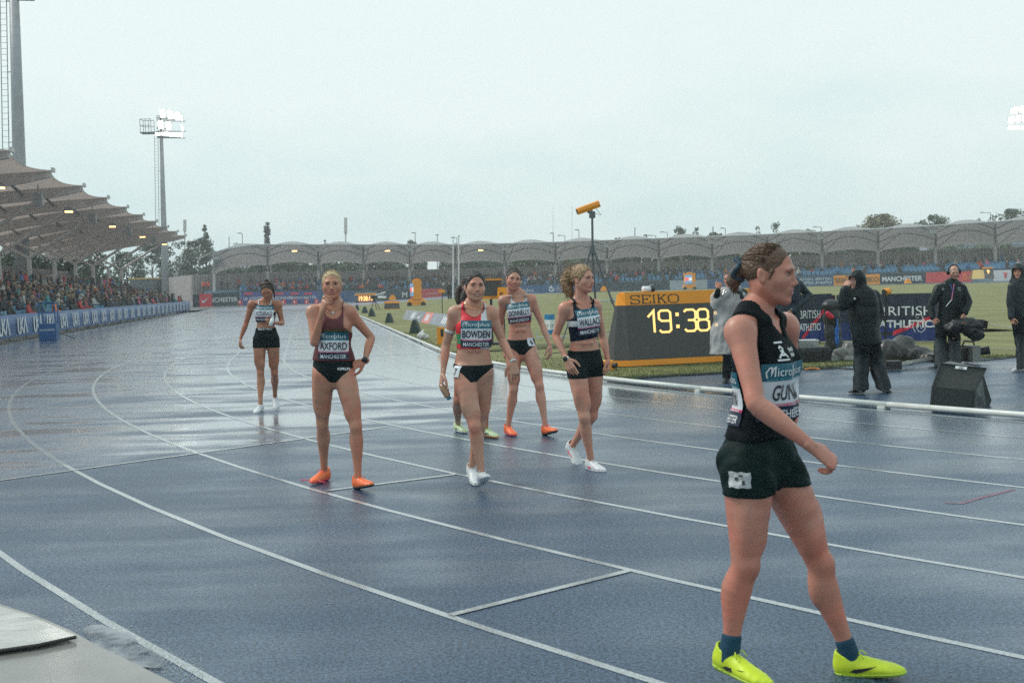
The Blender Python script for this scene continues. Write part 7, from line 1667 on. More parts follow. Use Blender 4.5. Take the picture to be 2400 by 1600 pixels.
tag(prt(mb, 'cable_tangle', mat('cord_orange', srgb(226, 132, 40), .5)), 'short tangle of orange and yellow cord in front of the flight case', 'cord')
# wedge monitor speaker
p0, p1 = onz(2181, 958), onz(2322, 962); c = mid(p0, p1, .5)
t = thing('wedge_speaker', Vector((c.x, c.y, 0)), 'black wedge monitor speaker standing on the blue surface inside the kerb', 'speaker'); GRL = mat('speaker_grille', (.022, .03, .029), .5, var=.5, scale=420, bump=.6, bscale=420); CAB = mat('speaker_cabinet', (.010, .016, .017), .38, bump=.12, bscale=120)
Yc = (p0.y+p1.y)/2
gx = lambda px, py, Y: at(px, py, Y)
f = [gx(2181, 956, Yc-.1), gx(2282, 964, Yc-.12), gx(2312, 864, Yc+.12), gx(2204, 852, Yc+.12)]
fm = [gx(2186, 905, Yc-.06), gx(2286, 915, Yc-.07)]
bk = [gx(2316, 960, Yc+.34), gx(2324, 938, Yc+.36), gx(2300, 862, Yc+.34)]; bl = [Vector((f[0].x+.25, bk[0].y+.16, f[0].z)), Vector((f[3].x+.25, bk[2].y+.14, f[3].z))]
mb = MB(); mb.add([f[0], f[1], fm[1], fm[0], f[2], f[3]], [(0, 1, 2, 3), (3, 2, 4, 5)]); sp_ = prt(mb, 'grille', GRL, t)
mb = MB(); i0 = [f[0]+Vector((.004, .012, 0)), f[1]+Vector((.012, .012, 0)), fm[1]+Vector((.012, .012, 0)), f[2]+Vector((.01, .012, 0)), f[3]+Vector((.004, .012, 0)), fm[0]+Vector((.004, .012, 0))]
mb.add(i0+bk+bl, [(1, 6, 7, 8, 3, 2), (4, 3, 8, 10), (0, 5, 4, 10, 9), (9, 10, 8, 7, 6), (0, 9, 6, 1)]); prt(mb, 'cabinet', CAB, t)
mb = MB(); mb.path([f[3], f[2], fm[1], f[1]], .012, 6); mb.path([f[3], fm[0], f[0]], .012, 6); prt(mb, 'edge_trim', CAB, t)
mb = MB(); q = [f[3].lerp(f[2], .33), f[3].lerp(f[2], .58)]; dn_ = (fm[0]-f[3])*.10; o3 = Vector((0, -.012, .004)); mb.quad(q[0]+dn_*.3+o3, q[0]+dn_*1.5+o3, q[1]+dn_*1.5+o3, q[1]+dn_*.3+o3); o = prt(mb, 'badge', WHP, sp_)
mb = MB(); ce = mid(q[0], q[1], .5)+dn_*.9+o3*1.5; put_text(mb, 'd&b', ce, (q[1]-q[0]).normalized(), -dn_.normalized(), .025, INK, .02); prt(mb, 'lettering', None, o)
mb = MB()
for s in (.35, .7): a_ = i0[2].lerp(bk[1], s); b_ = i0[1].lerp(bk[0], s); mb.tube(a_+Vector((.006, -.006, -.02)), b_.lerp(a_, .3)+Vector((.006, -.006, 0)), .006, n=5)
prt(mb, 'scratch_strip', mat('scuff', (.04, .05, .05), .5), t)
# ------------------------------------------------------------------ officials in rain wear
COAT = mat('rain_coat', (.004, .011, .012), .42, spec=.22, var=.3, scale=5, bump=.22, bscale=16); TROU = mat('dark_trousers', (.003, .009, .013), .6, spec=.12, var=.3, scale=9, bump=.2, bscale=22); COATN = mat('navy_coat', (.006, .018, .030), .42, spec=.3, var=.3, scale=5, bump=.22, bscale=16)
COATG = mat('grey_coat', (.018, .027, .032), .5, spec=.3, var=.3, scale=6, bump=.2, bscale=18)
def dress(p, coat, trou, hem, thick=.022, fold=.010, seed=1, leg=(.02, .035), collar=True, armth=.016, ff=16, waist=.08, noise_leg=.009, hood=None):
    "jacket over torso and arms, trousers over the legs"
    h = p.h; T = p.T; B = p.B
    J = p.J; X, Y, Z = B.grid(); X = X[:, None, None]; Y = Y[None, :, None]; Z = Z[None, None, :]
    u = ((X-p.PC[0])*p.up[0]+(Y-p.PC[1])*p.up[1]+(Z-p.PC[2])*p.up[2]).astype(np.float32)
    F = Field(B.o, B.o+h*(B.n-1), h); F.n = B.n; F.F = np.full(B.n, .08, np.float32)
    st_ = [(-.46 if hem < -.12 else -.25, .158, .128, 0), (-.1, .156, .126, 0), (.2, .147, .118, 0), (.5, .146, .116, .004), (.74, .146, .112, .004), (.88, .132, .094, 0), (.97, .09, .066, -.01)]
    torso_chain(F, p.PC, p.up, p.Lt, p.fwf, p.bw, p.dp, thick, st_)
    for a in 'RL': F.chain([J['neck']-p.fw*.015, (J['neck']+J['sh'+a])/2+p.up*.02, J['sh'+a]], [.055+thick*.6, .05+thick*.6, .05+thick*.6], k=.04, front=p.fw)
    G = np.maximum(F.F, hem-u-.008*np.sin(X*30)).astype(np.float32)
    A = Field(B.o, B.o+h*(B.n-1), h); A.n = B.n; A.F = np.full(B.n, .08, np.float32)
    for a in 'RL':
        sh, el, wr = J['sh'+a], J['el'+a], J['wr'+a]; e = unit(wr-el)
        A.chain([sh, (sh+el)/2, el-unit(el-sh)*.01, el+e*.02, (el+wr)/2, wr-e*.015], [.06+armth, .054+armth, .047+armth, .047+armth, .042+armth, .034+armth], k=.03, front=(.3, -1, .2))
    G = smin(G, A.F, .03)
    G = G+creases((X, Y, Z), fold, seed, ff, p.up)
    if collar:
        C = Field(B.o, B.o+h*(B.n-1), h); C.n = B.n; C.F = np.full(B.n, .08, np.float32); C.chain([J['neck']-p.fw*.012, J['neck']+p.up*.05-p.fw*.008], [.078, .076], [.08, .078], k=.01, front=p.fw)
        G = smin(G, C.F, .025)
    V, Q = nets(np.maximum(G, -.5), B.o, h); V = relax(V, Q, 1, .3); o = link('coat', vmesh('coat', V, Q, [coat]), p.root)
    Lg = Field(T.o-[.06, .06, 0], T.o+T.h*(T.n-1)+[.06, .06, 0], h)
    for a in 'RL':
        hp, kn, an = J['hip'+a], J['kn'+a], J['an'+a]; d = unit(an-kn)
        Lg.chain([hp+p.up*.02, hp+(kn-hp)*.5, kn, kn+(an-kn)*.5, an+d*.22], [.092+leg[0], .082+leg[0], .074+leg[0], .054+leg[1], .05+leg[1]], [.1+leg[0], .09+leg[0], .082+leg[0], .06+leg[1], .056+leg[1]], k=.03, front=p.pfw)
    Lg.chain([p.PC-p.up*.02, p.PC+p.up*.14], [.155*p.bw, .15*p.bw], [.115*p.dp, .105*p.dp], k=.04, front=p.pfw)
    X, Y, Z = Lg.grid(); G2 = np.maximum(Lg.F+creases((X[:, None, None], Y[None, :, None], Z[None, None, :]), noise_leg, seed+9, 20), (min(J['anR'][2], J['anL'][2])-.03-Z)[None, None, :])
    V, Q = nets(G2.astype(np.float32), Lg.o, h); V = relax(V, Q, 1, .3); link('trousers', vmesh('trousers', V, Q, [trou]), p.root)
    return o
def hood(p, m, peak=True, neck=True, h=.006):
    S = Field((-.17, -.19, -.24), (.17, .2, .18), h)
    S.ell((0, -.018, .022), (.105, .125, .118), k=.01); S.ell((0, -.03, -.09), (.098, .105, .09), k=.06); S.ell((0, -.02, -.16), (.13, .12, .06), k=.06)
    S.ell((0, .13, -.028), (.066, .115, .10), k=.02, sub=True); S.ell((0, .0, .0), (.085, .1, .1), k=.005, sub=True)
    X, Y, Z = S.grid(); S.F = (S.F+folds((X[:, None, None], Y[None, :, None], Z[None, None, :]), .005, 5, 40)).astype(np.float32)
    V, Q = nets(S.F, S.o, h); o = link('hood', vmesh('hood', place(V, p.HF, p.J['head']), Q, [m]), p.root)
    if peak:
        S = Field((-.12, .0, .0), (.12, .22, .14), .005); S.ell((0, .085, .06), (.082, .095, .014), k=.01); S.ell((0, .085, .050), (.075, .09, .012), k=.004, sub=True)
        V, Q = nets(S.F, S.o, .005); link('cap_peak', vmesh('cap_peak', place(V, p.HF, p.J['head']), Q, [m]), p.root)
    return o
OG = 'officials and crew standing on the infield'
# hooded official with a hand at the face
P, Z = win(1850, 580, .2551, 15.87)
aR, aL = Z(655, 1282, .09), Z(862, 1262, .10)
J = dict(head=P(618, 300, 0), neck=P(660, 400, 0), hipR=P(672, 800, -.06), hipL=P(735, 800, .09), shR=P(590, 452, -.10), shL=P(775, 445, .1), elR=P(492, 545, -.14), wrR=P(522, 385, -.16), elL=P(815, 620, .10), wrL=P(770, 775, -.06),
         knR=P(660, 1035, -.05), knL=P(790, 1030, .06), anR=aR, anL=aL, hrot=(-62, -2, 0))
p = Person('official in a dark hooded rain coat with one hand raised to the nose', J, -42, OG, h=.0105, bw=1.22, dp=1.25, legs=1.1, sk='pale2', skcol=(.58, .32, .235), pyaw=40)
p.hands(handR=dict(dirv=(.25, -.1, .95), palmn=(.7, .5, .1), thumb=1, curl=(30, 45, 30)), handL=dict(dirv=(-.5, -.5, -.6), palmn=(-.4, .5, 0), thumb=-1, curl=(30, 40, 30)))
p.body(); p.brows(hairmat('brow', (.10, .06, .035))); dress(p, COAT, TROU, -.14, .022, .014, 3, (.018, .036)); hood(p, COAT)
mb = MB(); c = Vector(P(600, 470, -.24)); mb.ell(c, (.014, .01, .014), 8, 5); prt(mb, 'snap_button', WHP, p.root)
BKS = mat('trainer_black', (.012, .014, .016), .5)
put_shoe(p.root, aR, -70, 0, BKS, WHITE, BKS, 1, swoosh=WHP, spikes=False); put_shoe(p.root, aL, 62, -26, BKS, WHITE, BKS, -1, swoosh=WHP, spikes=False)
# older man with a headset and a covered camera
P, Z = win(1850, 580, .2551, 20.0)
aR, aL = Z(1392, 1085, .09), Z(1515, 1075, .09)
J = dict(head=P(1512, 222, -.06), neck=P(1500, 335, 0), hipR=P(1405, 690, .02), hipL=P(1502, 690, .02), shR=P(1375, 385, 0), shL=P(1590, 378, .0), elR=P(1295, 540, -.02), wrR=P(1318, 650, -.14), elL=P(1640, 500, -.04), wrL=P(1612, 600, -.18),
         knR=P(1390, 885, -.04), knL=P(1515, 885, -.02), anR=aR, anL=aL, hrot=(-6, -16, 6))
p = Person('older man in a dark jacket and headset carrying a camera in a rain cover', J, 2, OG, h=.0115, bw=1.2, dp=1.15, legs=1.1, arms=1.1, sk='old', skcol=(.56, .30, .215))
p.hands(handR=dict(dirv=(.3, -.3, -.8), palmn=(.6, .6, 0), thumb=1, curl=(55, 60, 40)), handL=dict(dirv=(-.1, -.3, -.9), palmn=(-.6, .5, 0), thumb=-1, curl=(50, 60, 40)))
p.body('old'); p.brows(hairmat('grey', (.34, .33, .31))); p.hair('old', hairmat('grey', (.34, .33, .31))); dress(p, COAT, TROU, -.10, .024, .014, 6, (.022, .04))
mb = MB(); q = place([(.086*math.sin(a), -.01, .02+.098*math.cos(a)) for a in np.linspace(-1.65, 1.65, 15)], p.HF, p.J['head']); mb.path(q, .009, 6); hs_ = prt(mb, 'headset_band', RUB, p.root, True)
for s in (-1, 1): mb = MB(); c = place([(s*.096, -.006, -.002)], p.HF, p.J['head'])[0]; mb.ell(c, (.028, .036, .045), 12, 8, rot=Matrix(p.HF.tolist())); prt(mb, 'ear_cup', RUB, hs_, True)
mb = MB(); q = place([(-.1, 0, -.03), (-.085, .05, -.06), (-.045, .09, -.07)], p.HF, p.J['head']); mb.path(q, .005, 5); mb.ell(q[2], (.014, .012, .012), 8, 5); prt(mb, 'microphone', RUB, hs_)
mb = MB(); q = [P(1478, 330, -.18), P(1502, 400, -.20), P(1492, 480, -.2)]; mb.path(q, .009, 5); lan = prt(mb, 'lanyard', mat('lanyard', srgb(70, 84, 150), .6), p.root); mb = MB(); mb.path([P(1515, 335, -.18), P(1500, 420, -.205), P(1492, 480, -.205)], .008, 5); prt(mb, 'lanyard_strap', mat('lanyard_pink', srgb(206, 110, 150), .6), lan); mb = MB(); mb.path([P(1492, 480, -.21), P(1440, 540, -.22)], .007, 5); prt(mb, 'pass', WHP, lan)
for tx, x, y, h_ in (('UKA', 1560, 372, .022), ('CREW', 1562, 392, .014), ('O', 1412, 380, .035)): mb = MB(); put_text(mb, tx, Vector(P(x, y, -.19)), Vector((1, 0, 0)), UZ, h_, WHP, .01); prt(mb, 'lettering', None, p.root)
put_shoe(p.root, aR, -10, 0, BKS, BKS, BKS, 1, spikes=False); put_shoe(p.root, aL, 14, 0, BKS, BKS, BKS, -1, spikes=False)
t = thing('covered_video_camera', P(1620, 720, -.2), 'shoulder camera in a crumpled black rain cover held by the man with the headset', 'camera')
def B_(x, y, dz=0): return P(x, y, -.22+dz)
heap('rain_cover', [(B_(1480, 740), (.10, .1, .07)), (B_(1560, 715), (.15, .11, .10)), (B_(1650, 720), (.14, .12, .13)), (B_(1700, 770), (.13, .11, .14)), (B_(1730, 810), (.08, .08, .07)), (B_(1745, 700), (.1, .08, .05))], CLO, None, None, .03, 9, .013, 22, t)
mb = MB(); c = Vector(B_(1772, 706)); mb.box(c, (.14, .12, .13), Matrix.Rotation(R(8), 3, 'Y')); prt(mb, 'matte_box', RUB, t); mb = MB(); c = Vector(B_(1602, 705, -.12)); mb.path([c+Vector((.03*math.cos(a), 0, .026*math.sin(a))) for a in np.linspace(0, 6.283, 13)], .006, 5); prt(mb, 'orange_ring', mat('orange_badge', srgb(196, 96, 40), .5), t)
# woman at the right edge
P, Z = win(1850, 580, .2551, 19.1)
aR, aL = Z(2128, 1085, .09), Z(2215, 1075, .09)
J = dict(head=P(2100, 222, 0), neck=P(2120, 320, 0), hipR=P(2090, 630, -.03), hipL=P(2170, 630, .06), shR=P(2055, 360, -.05), shL=P(2220, 355, .1), elR=P(2032, 500, -.05), wrR=P(2042, 645, -.1), elL=P(2250, 500, .05), wrL=P(2240, 640, 0),
         knR=P(2120, 850, -.05), knL=P(2195, 850, 0), anR=aR, anL=aL, hrot=(-30, 0, 0))
p = Person('woman in a dark hooded jacket cut off by the right edge of the frame', J, -18, OG, h=.0105, bw=1.1, dp=1.1, legs=1.0, sk='tan2', skcol=(.56, .29, .19))
p.hands(handR=dict(dirv=(.2, -.2, -1), palmn=(.8, .4, 0), thumb=1, curl=(35, 45, 30)), handL=dict(dirv=(0, -.2, -1), palmn=(-.8, .4, 0), thumb=-1))
p.body(); p.brows(hairmat('brow', (.10, .06, .035))); dress(p, COATG, TROU, .0, .02, .010, 8, (.006, .006), armth=.012); hood(p, COATG)
put_shoe(p.root, aR, -64, 0, mat('trainer_pale', (.45, .44, .46), .5), WHITE, WHITE, 1, spikes=False); put_shoe(p.root, aL, -60, 0, MATS['trainer_pale'], WHITE, WHITE, -1, spikes=False)
# figure in a clear poncho, fist raised
P, Z = win(1600, 540, .3444, 17.6)
def gz(x, z): q = P(x, 900); return np.array([q[0], q[1], z])
aR, aL = gz(300, .09), gz(380, .09)
J = dict(head=P(318, 328, .05), neck=P(345, 410, 0), hipR=P(315, 690, 0), hipL=P(385, 690, .04), shR=P(290, 430, -.04), shL=P(410, 430, .08), elR=P(222, 478, -.06), wrR=P(243, 400, -.16), elL=P(450, 560, .05), wrL=P(430, 640, -.08), knR=gz(310, .5), knL=gz(382, .5), anR=aR, anL=aL, hrot=(-40, -6, 0))
p = Person('figure in a clear rain poncho raising a fist beside the big clock', J, -22, OG, h=.0105, bw=1.1, sk='tan2', skcol=(.56, .29, .19))
p.hands(handR=dict(dirv=(.25, -.1, .95), palmn=(.3, .9, -.1), thumb=1, curl=(75, 80, 50), idx=(75, 80, 50)), handL=dict(dirv=(-.2, -.2, -.9), palmn=(-.8, .4, 0), thumb=-1))
p.body(); p.brows(hairmat('dark', (.012, .011, .011))); p.hair('slick', hairmat('dark', (.012, .011, .011))); dress(p, COAT, TROU, -.02, .012, .008, 13, (.01, .01), collar=False, armth=.004)
PON = bpy.data.materials.new('clear_poncho'); PON.use_nodes = True; b_ = PON.node_tree.nodes['Principled BSDF']; b_.inputs['Base Color'].default_value = (.72, .70, .69, 1); b_.inputs['Roughness'].default_value = .12; b_.inputs['Alpha'].default_value = .42; b_.inputs['Coat Weight'].default_value = 1
S = Field(p.PC-[.5, .4, .75], p.J['neck']+[.5, .4, .12], .013); nk = p.J['neck']
S.chain([nk-[0, 0, .02], nk-[0, 0, .25], nk-[0, 0, .6], nk-[0, 0, 1.0]], [.15, .27, .34, .40], [.12, .20, .24, .27], front=(0, -1, 0), k=.03)
S.chain([p.J['shR'], p.J['elR'], p.J['elR']+unit(p.J['wrR']-p.J['elR'])*.02], [.1, .10, .09], k=.05)
X, Y, Z = S.grid(); S.F = (S.F+folds((X[:, None, None], Y[None, :, None], Z[None, None, :]), .024, 17, 26)).astype(np.float32); G = np.maximum(np.abs(S.F)-.004, (nk[2]-.95-Z)[None, None, :]); 
V, Q = nets(np.maximum(S.F, (nk[2]-.95-Z)[None, None, :]).astype(np.float32), S.o, .013); link('poncho', vmesh('poncho', V, Q, [PON]), p.root)
mb = MB(); 
for x in (400, 432): mb.path([P(x+8, 470, -.32), P(x+2, 520, -.33), P(x-8, 585, -.33)], .011, 5)
prt(mb, 'pink_lanyard', mat('lanyard_hot', srgb(236, 70, 120), .5), p.root); ring(p.J['wrR'], p.J['wrR']-p.J['elR'], .026, .004, mat('cord_orange', srgb(226, 132, 40), .5), 'wrist_band', p.root, .01)
put_shoe(p.root, aR, -20, 0, BKS, BKS, BKS, 1, spikes=False); put_shoe(p.root, aL, -14, 0, BKS, BKS, BKS, -1, spikes=False)
# figure behind the nearest athlete, hand on hip
P, Z = win(1600, 540, .3444, 21.5)
aR, aL = gz(690, .09), gz(760, .09)
J = dict(head=P(720, 240, 0), neck=P(730, 330, 0), hipR=P(685, 580, 0), hipL=P(760, 580, .03), shR=P(670, 360, 0), shL=P(795, 372, .04), elR=P(625, 470, .1), wrR=P(660, 560, -.05), elL=P(862, 440, .1), wrL=P(752, 548, -.14), knR=gz(690, .5), knL=gz(760, .5), anR=aR, anL=aL, hrot=(-10, -6, 0))
p = Person('figure in a navy jacket with hand on hip, mostly hidden behind the nearest athlete', J, -10, OG, h=.0115, bw=1.15, sk='tan2', skcol=(.56, .29, .19))
p.hands(handL=dict(dirv=(-.6, -.2, -.7), palmn=(-.3, .8, 0), thumb=-1, curl=(30, 40, 30)), handR=dict(dirv=(.5, -.2, -.6), palmn=(.3, .8, 0), thumb=1))
p.body(); p.brows(hairmat('dark', (.012, .011, .011))); p.hair('slick', hairmat('dark', (.012, .011, .011))); dress(p, COATN, TROU, -.06, .02, .012, 15, (.015, .02))
put_shoe(p.root, aR, -20, 0, BKS, BKS, BKS, 1, spikes=False); put_shoe(p.root, aL, 14, 0, BKS, BKS, BKS, -1, spikes=False)
# a dark figure far out by the boards
def simple_fig(px, py, Y, hgt, coat, label, seed):
    g = at(px, py, Y); g = np.array(g); s = hgt/1.7
    q = lambda x, y, z: g+np.array([x, y, z])*s
    J = dict(head=q(0, -.01, 1.58), neck=q(0, 0, 1.42), hipR=q(-.085, 0, .9), hipL=q(.085, 0, .9), shR=q(-.17, 0, 1.38), shL=q(.17, 0, 1.38), elR=q(-.22, .02, 1.1), wrR=q(-.2, -.05, .86), elL=q(.22, .02, 1.1), wrL=q(.2, -.05, .86), knR=q(-.1, -.01, .48), knL=q(.1, .02, .48), anR=q(-.1, 0, .09), anL=q(.11, .03, .09), hrot=(seed*13 % 60-30, 0, 0))
    p = Person(label, J, 0, OG, h=.02, bw=1.2, sk='tan2', skcol=(.56, .29, .19)); p.hands(handR=dict(dirv=(0, 0, -1), palmn=(.9, .2, 0), thumb=1), handL=dict(dirv=(0, 0, -1), palmn=(-.9, .2, 0), thumb=-1)); p.body(); p.hair('slick', hairmat('dark', (.012, .011, .011))); dress(p, coat, TROU, -.1, .02, .01, seed, (.02, .03)); return p
simple_fig(1054, 702, 118, 1.75, COAT, 'dark figure standing far out beside the red board', 3)
# ------------------------------------------------------------------ spectators
JKT = mat('jacket_any', (.1, .1, .1), .5, objcol=1, var=.15, scale=4); TRS = mat('crowd_trousers', (.02, .025, .032), .6, var=.3, scale=3)
CSK = mat('crowd_skin', (.30, .175, .13), .5)
HRM = [mat('crowd_hair_%d' % i, c, .6) for i, c in enumerate(((.02, .016, .013), (.10, .065, .04), (.30, .22, .13), (.34, .33, .32)))]
def spect(pose, hat, h=.03):
    sit = pose != 'stand'; q = (lambda x, y, z: np.array([x, y, z]))
    if pose == 'stand': hip, kn, an, ch = .88, (.1, -.02, .48), (.1, .02, .08), 1.2
    else: hip, kn, an, ch = .47, (.1, -.42, .5), (.1, -.46, .1), .78
    lean = {'sit': -.03, 'lean': -.16, 'back': .05, 'stand': 0}[pose]
    top = hip+.5; P_ = []
    S = Field((-.4, -.65, 0), (.4, .35, top+.42), h)
    S.chain([q(0, 0, hip), q(0, lean*.5, hip+.25), q(0, lean, top-.04)], [.17, .17, .17], [.125, .12, .10], k=.04)
    for s in (-1, 1):
        el = q(s*.24, lean*.6-.10, hip+.20) if pose != 'stand' else q(s*.23, .0, hip+.18); wr = q(s*.08, -.32+lean*.4, hip+.16) if pose in ('sit', 'back') else (q(s*.13, -.40, hip+.12) if pose == 'lean' else q(s*.2, -.06, hip-.05))
        S.chain([q(s*.16, lean, top-.07), el, wr], [.072, .062, .05], k=.03)
    S.chain([q(0, lean, top-.03), q(0, lean-.01, top+.04)], .075, k=.03); jk = nets(S.F, S.o, h)
    S = Field((-.4, -.65, 0), (.4, .35, top+.42), h)
    for s in (-1, 1):
        S.chain([q(s*.09, 0, hip), q(s*kn[0], kn[1], kn[2]), q(s*an[0], an[1], an[2])], [.095, .07, .055], k=.02); S.chain([q(s*an[0], an[1], .05), q(s*an[0], an[1]-.14, .045)], .045, k=.02)
    tr_ = nets(S.F, S.o, h)
    S = Field((-.2, lean-.25, top-.05), (.2, lean+.2, top+.42), h*.8); hc = q(0, lean-.02, top+.17); S.ell(hc, (.082, .1, .12), k=.02); S.ell(hc+[0, -.095, -.02], (.02, .025, .025), k=.02)
    sk = nets(S.F, S.o, h*.8)
    S = Field((-.4, -.65, top-.1), (.4, .35, top+.5), h*.8)
    if hat[:4] == 'hood': S.ell(hc+[0, .02, .0], (.125, .13, .155), k=.02); S.ell(hc+[0, -.14, -.02], (.085, .1, .11), k=.02, sub=True)
    elif hat == 'bobble': S.ell(hc+[0, .01, .05], (.105, .12, .095), k=.02); S.ell(hc+[0, 0, .16], (.04, .04, .04), k=.02); S.ell(hc+[0, -.13, -.03], (.1, .08, .075), k=.01, sub=True)
    elif hat == 'long': S.ell(hc+[0, .025, .025], (.105, .115, .12), k=.02); S.ell(hc+[0, .05, -.1], (.1, .07, .12), k=.04); S.ell(hc+[0, -.13, -.04], (.09, .1, .115), k=.02, sub=True)
    else: S.ell(hc+[0, .02, .04], (.098, .112, .10), k=.02); S.ell(hc+[0, -.13, -.045], (.1, .1, .11), k=.02, sub=True)
    hr = nets(S.F, S.o, h*.8)
    return [jk, tr_, sk, hr]
PROT = []
for pose in ('sit', 'lean', 'back', 'stand'):
    for hat in ('hood', 'hood2', 'bobble', 'long', 'short'):
        pr = spect(pose, hat); V, Q = joinvq(pr); mi = np.concatenate([np.full(len(x[1]), i) for i, x in enumerate(pr)])
        hm = {'hood': [JKT], 'hood2': [JKT], 'bobble': [JKT], 'long': HRM[:3], 'short': HRM}[hat]
        for m in hm: PROT.append((pose, hat, m, vmesh('spectator', V, Q, [JKT, TRS, CSK, m], mi), V, Q, mi))
PAL = [('black', (.008, .011, .013), 40), ('dark navy', (.010, .018, .036), 26), ('dark green', (.02, .045, .035), 7), ('charcoal', (.035, .04, .045), 14), ('red', (.42, .03, .03), 8), ('blue', (.03, .14, .34), 7), ('pale grey', (.36, .38, .38), 5), ('cream', (.5, .46, .38), 4), ('orange', (.62, .16, .04), 4), ('pink', (.6, .10, .25), 3), ('teal', (.03, .20, .22), 4), ('brown', (.10, .055, .03), 5), ('purple', (.10, .05, .16), 3)]
PW = [x for _, _, w_ in PAL for x in [0]]; TOTW = sum(x[2] for x in PAL)
cr_ = random.Random(11)
def pick():
    t = cr_.uniform(0, TOTW)
    for nm, c, w_ in PAL:
        t -= w_
        if t <= 0: return nm, c
    return PAL[0][:2]
HN = {'hood': 'with the hood up', 'hood2': 'with the hood up', 'bobble': 'in a woolly hat'}
HC = ('dark', 'brown', 'fair', 'grey')
ORD = ['front', 'second', 'third', 'fourth', 'fifth', 'sixth', 'seventh', 'back']
GL = 'spectators in the left grandstand'; GF = 'spectators in the far stand'
people = []
for i, (b, z) in enumerate(ROWS):
    a = 15.
    while a < 97:
        a += cr_.choice((.56, .56, .58, 1.12, .56)); gang = 36.1 < a < 37.7 or 61.9 < a < 63.5 or 85.9 < a < 87.3
        dens = (.30 if a < 34 else .55) if i < 2 else .80
        if a > 88: dens *= .5
        if gang or cr_.random() > dens: continue
        people.append((tr(a+cr_.uniform(-.06, .06), b+.02, z), cr_.choice(('sit', 'sit', 'lean', 'back')), i, a))
a = 40.
while a < 98:
    a += cr_.uniform(.4, 1.0); people.append((tr(a, cr_.uniform(57.9, 59.6), 1.7), 'stand', 7, a))
seen = [p for p in people if p[0].x/p[0].y*FPX+1200 > -25 and p[0].y > 0]
seen.sort(key=lambda p: p[0].y)
base_ang = math.atan2(-TN.x, TN.y)             # facing the track: local -Y looks along -TN
def addone(p, pose, label_fn, grp, ang):
    cand = [x for x in PROT if x[0] == pose]; pr = cr_.choice(cand); nm, c = pick()
    o = bpy.data.objects.new('spectator', pr[3]); COL.objects.link(o); o.location = p; o.rotation_euler = (0, 0, ang+cr_.uniform(-.35, .35)); s = cr_.uniform(.92, 1.06); o.scale = (s, s, s); v = cr_.uniform(.8, 1.2); o.color = (c[0]*v, c[1]*v, c[2]*v, 1)
    hd = HN.get(pr[1]) or ('with %s %s hair' % ('long' if pr[1] == 'long' else 'short', HC[HRM.index(pr[2])]))
    tag(o, label_fn(nm, hd), 'spectator', grp); return o
ang_l = math.atan2(TN.y, TN.x)-math.pi/2
far_st = []
for px, py, c_ in ((481, 678, 'orange'), (490, 677, 'orange')): pass
NEAR = 252
PLACE = [(30, 'near the umpire stand'), (37, 'past the umpire stand'), (45, 'by third banner'), (55, 'by fourth banner'), (66, 'by fifth banner'), (77, 'by sixth banner'), (200, 'at the far end')]
def place_name(a): return next(n for x, n in PLACE if a < x)
used = {}
for p, pose, i, a in seen[:NEAR]:
    def lf(nm, hd, i=i, a=a):
        l = '%s jacket spectator %s, %s row %s' % (nm, hd, ORD[i], place_name(a)); return l
    addone(p, pose, lf, GL, ang_l)
crowd_rest = [(p, pose, ang_l) for p, pose, i, a in seen[NEAR:]]
# far stand
frs = random.Random(23)
for i in range(NS):
    px = 562.
    while px < 2420:
        px += frs.uniform(5.2, 9.5); dn = .8 if px < 1250 else (.5 if px < 1560 else (.22 if px < 1850 else .16)); dn *= .6+.6*math.sin(px*.02+i)**2
        if frs.random() > dn: continue
        crowd_rest.append((row_pt(px, i), frs.choice(('sit', 'lean', 'back')), 0))
stand_px = [(478, 0), (489, 0)]+[(x, 1) for x in (520, 534, 560, 590, 604, 648, 655, 702, 716, 726, 740, 770, 823, 866, 905, 918, 932, 945, 990, 1018, 1030, 1043, 1170, 1180, 1242, 1255, 1448, 1470, 1508, 1538, 1567, 1595, 1652, 1690, 1876, 1884, 1896, 1908, 1973, 1998, 2090, 2100, 2112, 2122, 2134, 2165, 2176, 2262, 2285, 2300, 2315, 2348, 2360, 2372, 2392)]
for k, (px, m) in enumerate(stand_px):
    p = far(px, lin(px, WBOT)+3, 1.2); 
    if k < 46 or True:
        o = addone(p, 'stand', lambda nm, hd, px=px: '%s jacket spectator %s, by the far wall %s' % (nm, hd, 'at the left end' if px < 620 else 'behind blonde athlete' if px < 960 else 'behind middle athletes' if px < 1460 else 'above the clock' if px < 1860 else 'right of nearest athlete' if px < 2200 else 'near the right edge'), GF, 0)
        if not m: o.color = (.72, .12, .05, 1); o['label'] = 'steward in an orange jacket by the left end of the far stand, %s of two' % ('left' if px == 478 else 'right')
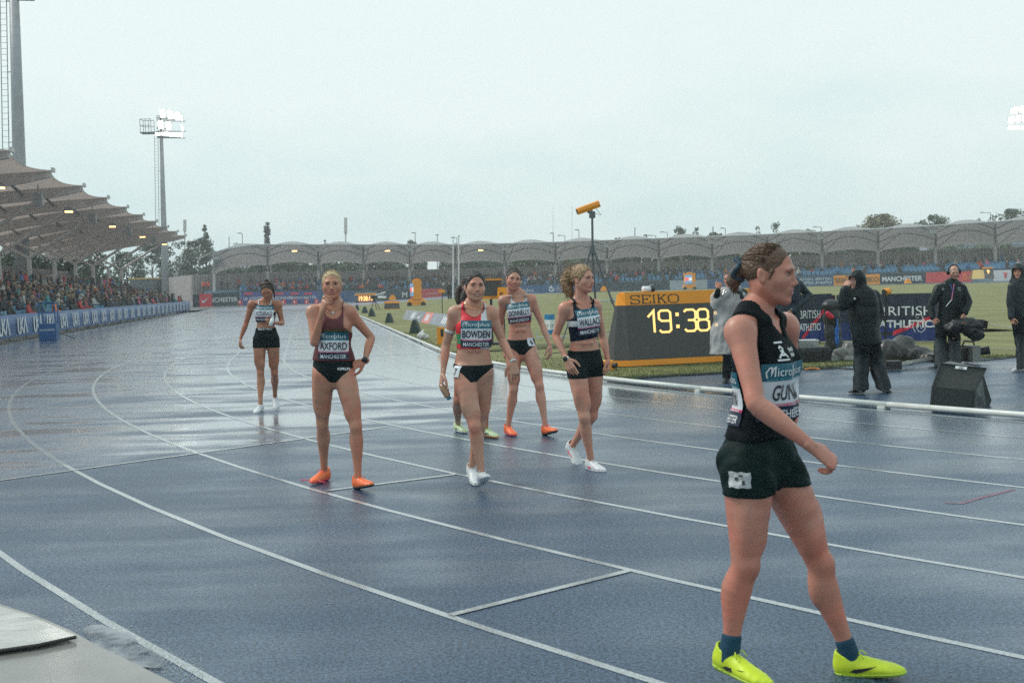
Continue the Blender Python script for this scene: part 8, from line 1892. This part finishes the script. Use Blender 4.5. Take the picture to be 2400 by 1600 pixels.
# everyone past the first three hundred: one mass
MP = {}
Vs = []; Qs = []; Ms = []; off = 0; mats_ = []
lowp = {}
for pose in ('sit', 'lean', 'back', 'stand'):
    for hat in ('hood', 'bobble', 'short'):
        pr = spect(pose, hat, .055); V, Q = joinvq(pr); lowp[pose, hat] = (V, Q, np.concatenate([np.full(len(x[1]), i) for i, x in enumerate(pr)]))
cm = [mat('crowd_jacket_%d' % i, c, .55) for i, (_, c, _) in enumerate(PAL)]; mats_ = cm+[TRS, CSK]+HRM
for p, pose, ang in crowd_rest:
    hat = cr_.choice(('hood', 'bobble', 'short', 'short', 'short')); V, Q, mi = lowp[pose, hat]; nm, c = pick(); j = [x[0] for x in PAL].index(nm)
    a = ang+cr_.uniform(-.4, .4); s = cr_.uniform(.92, 1.06); ca, sa = math.cos(a), math.sin(a); V2 = (V*s) @ np.array([[ca, sa, 0], [-sa, ca, 0], [0, 0, 1]])+np.array(p)
    lut = np.array([j, len(cm), len(cm)+1, (j if hat != 'short' else len(cm)+2+cr_.randrange(4))]); Vs.append(V2); Qs.append(Q+off); Ms.append(lut[mi]); off += len(V)
if Vs: tag(link('crowd', vmesh('crowd', np.concatenate(Vs), np.concatenate(Qs), mats_, np.concatenate(Ms))), kind='stuff')

byl = {}
for o in bpy.data.objects:
    if o.get('category') == 'spectator': byl.setdefault(o['label'], []).append(o)
NTH = ['leftmost', 'second', 'third', 'fourth', 'fifth', 'sixth', 'seventh', 'eighth', 'ninth', 'tenth', 'eleventh', 'twelfth']
for l_, os_ in byl.items():
    if len(os_) > 1:
        os_.sort(key=lambda o: o.location.x/o.location.y)
        for o, n_ in zip(os_, NTH): o['label'] = l_+', '+n_+(' alike' if n_ == 'leftmost' else ' from left')

for o in bpy.data.objects:
    if o.get('category') == 'spectator' and len(o['label'].split()) > 16: o['label'] = o['label'].replace(' jacket spectator', ' spectator').replace('the umpire', 'umpire').replace('with the hood up', 'hooded').replace(' standing', '').replace(' in a ', ' in ').replace('with long ', 'long ').replace('with short ', 'short ').replace('in a woolly hat', 'in woolly hat')
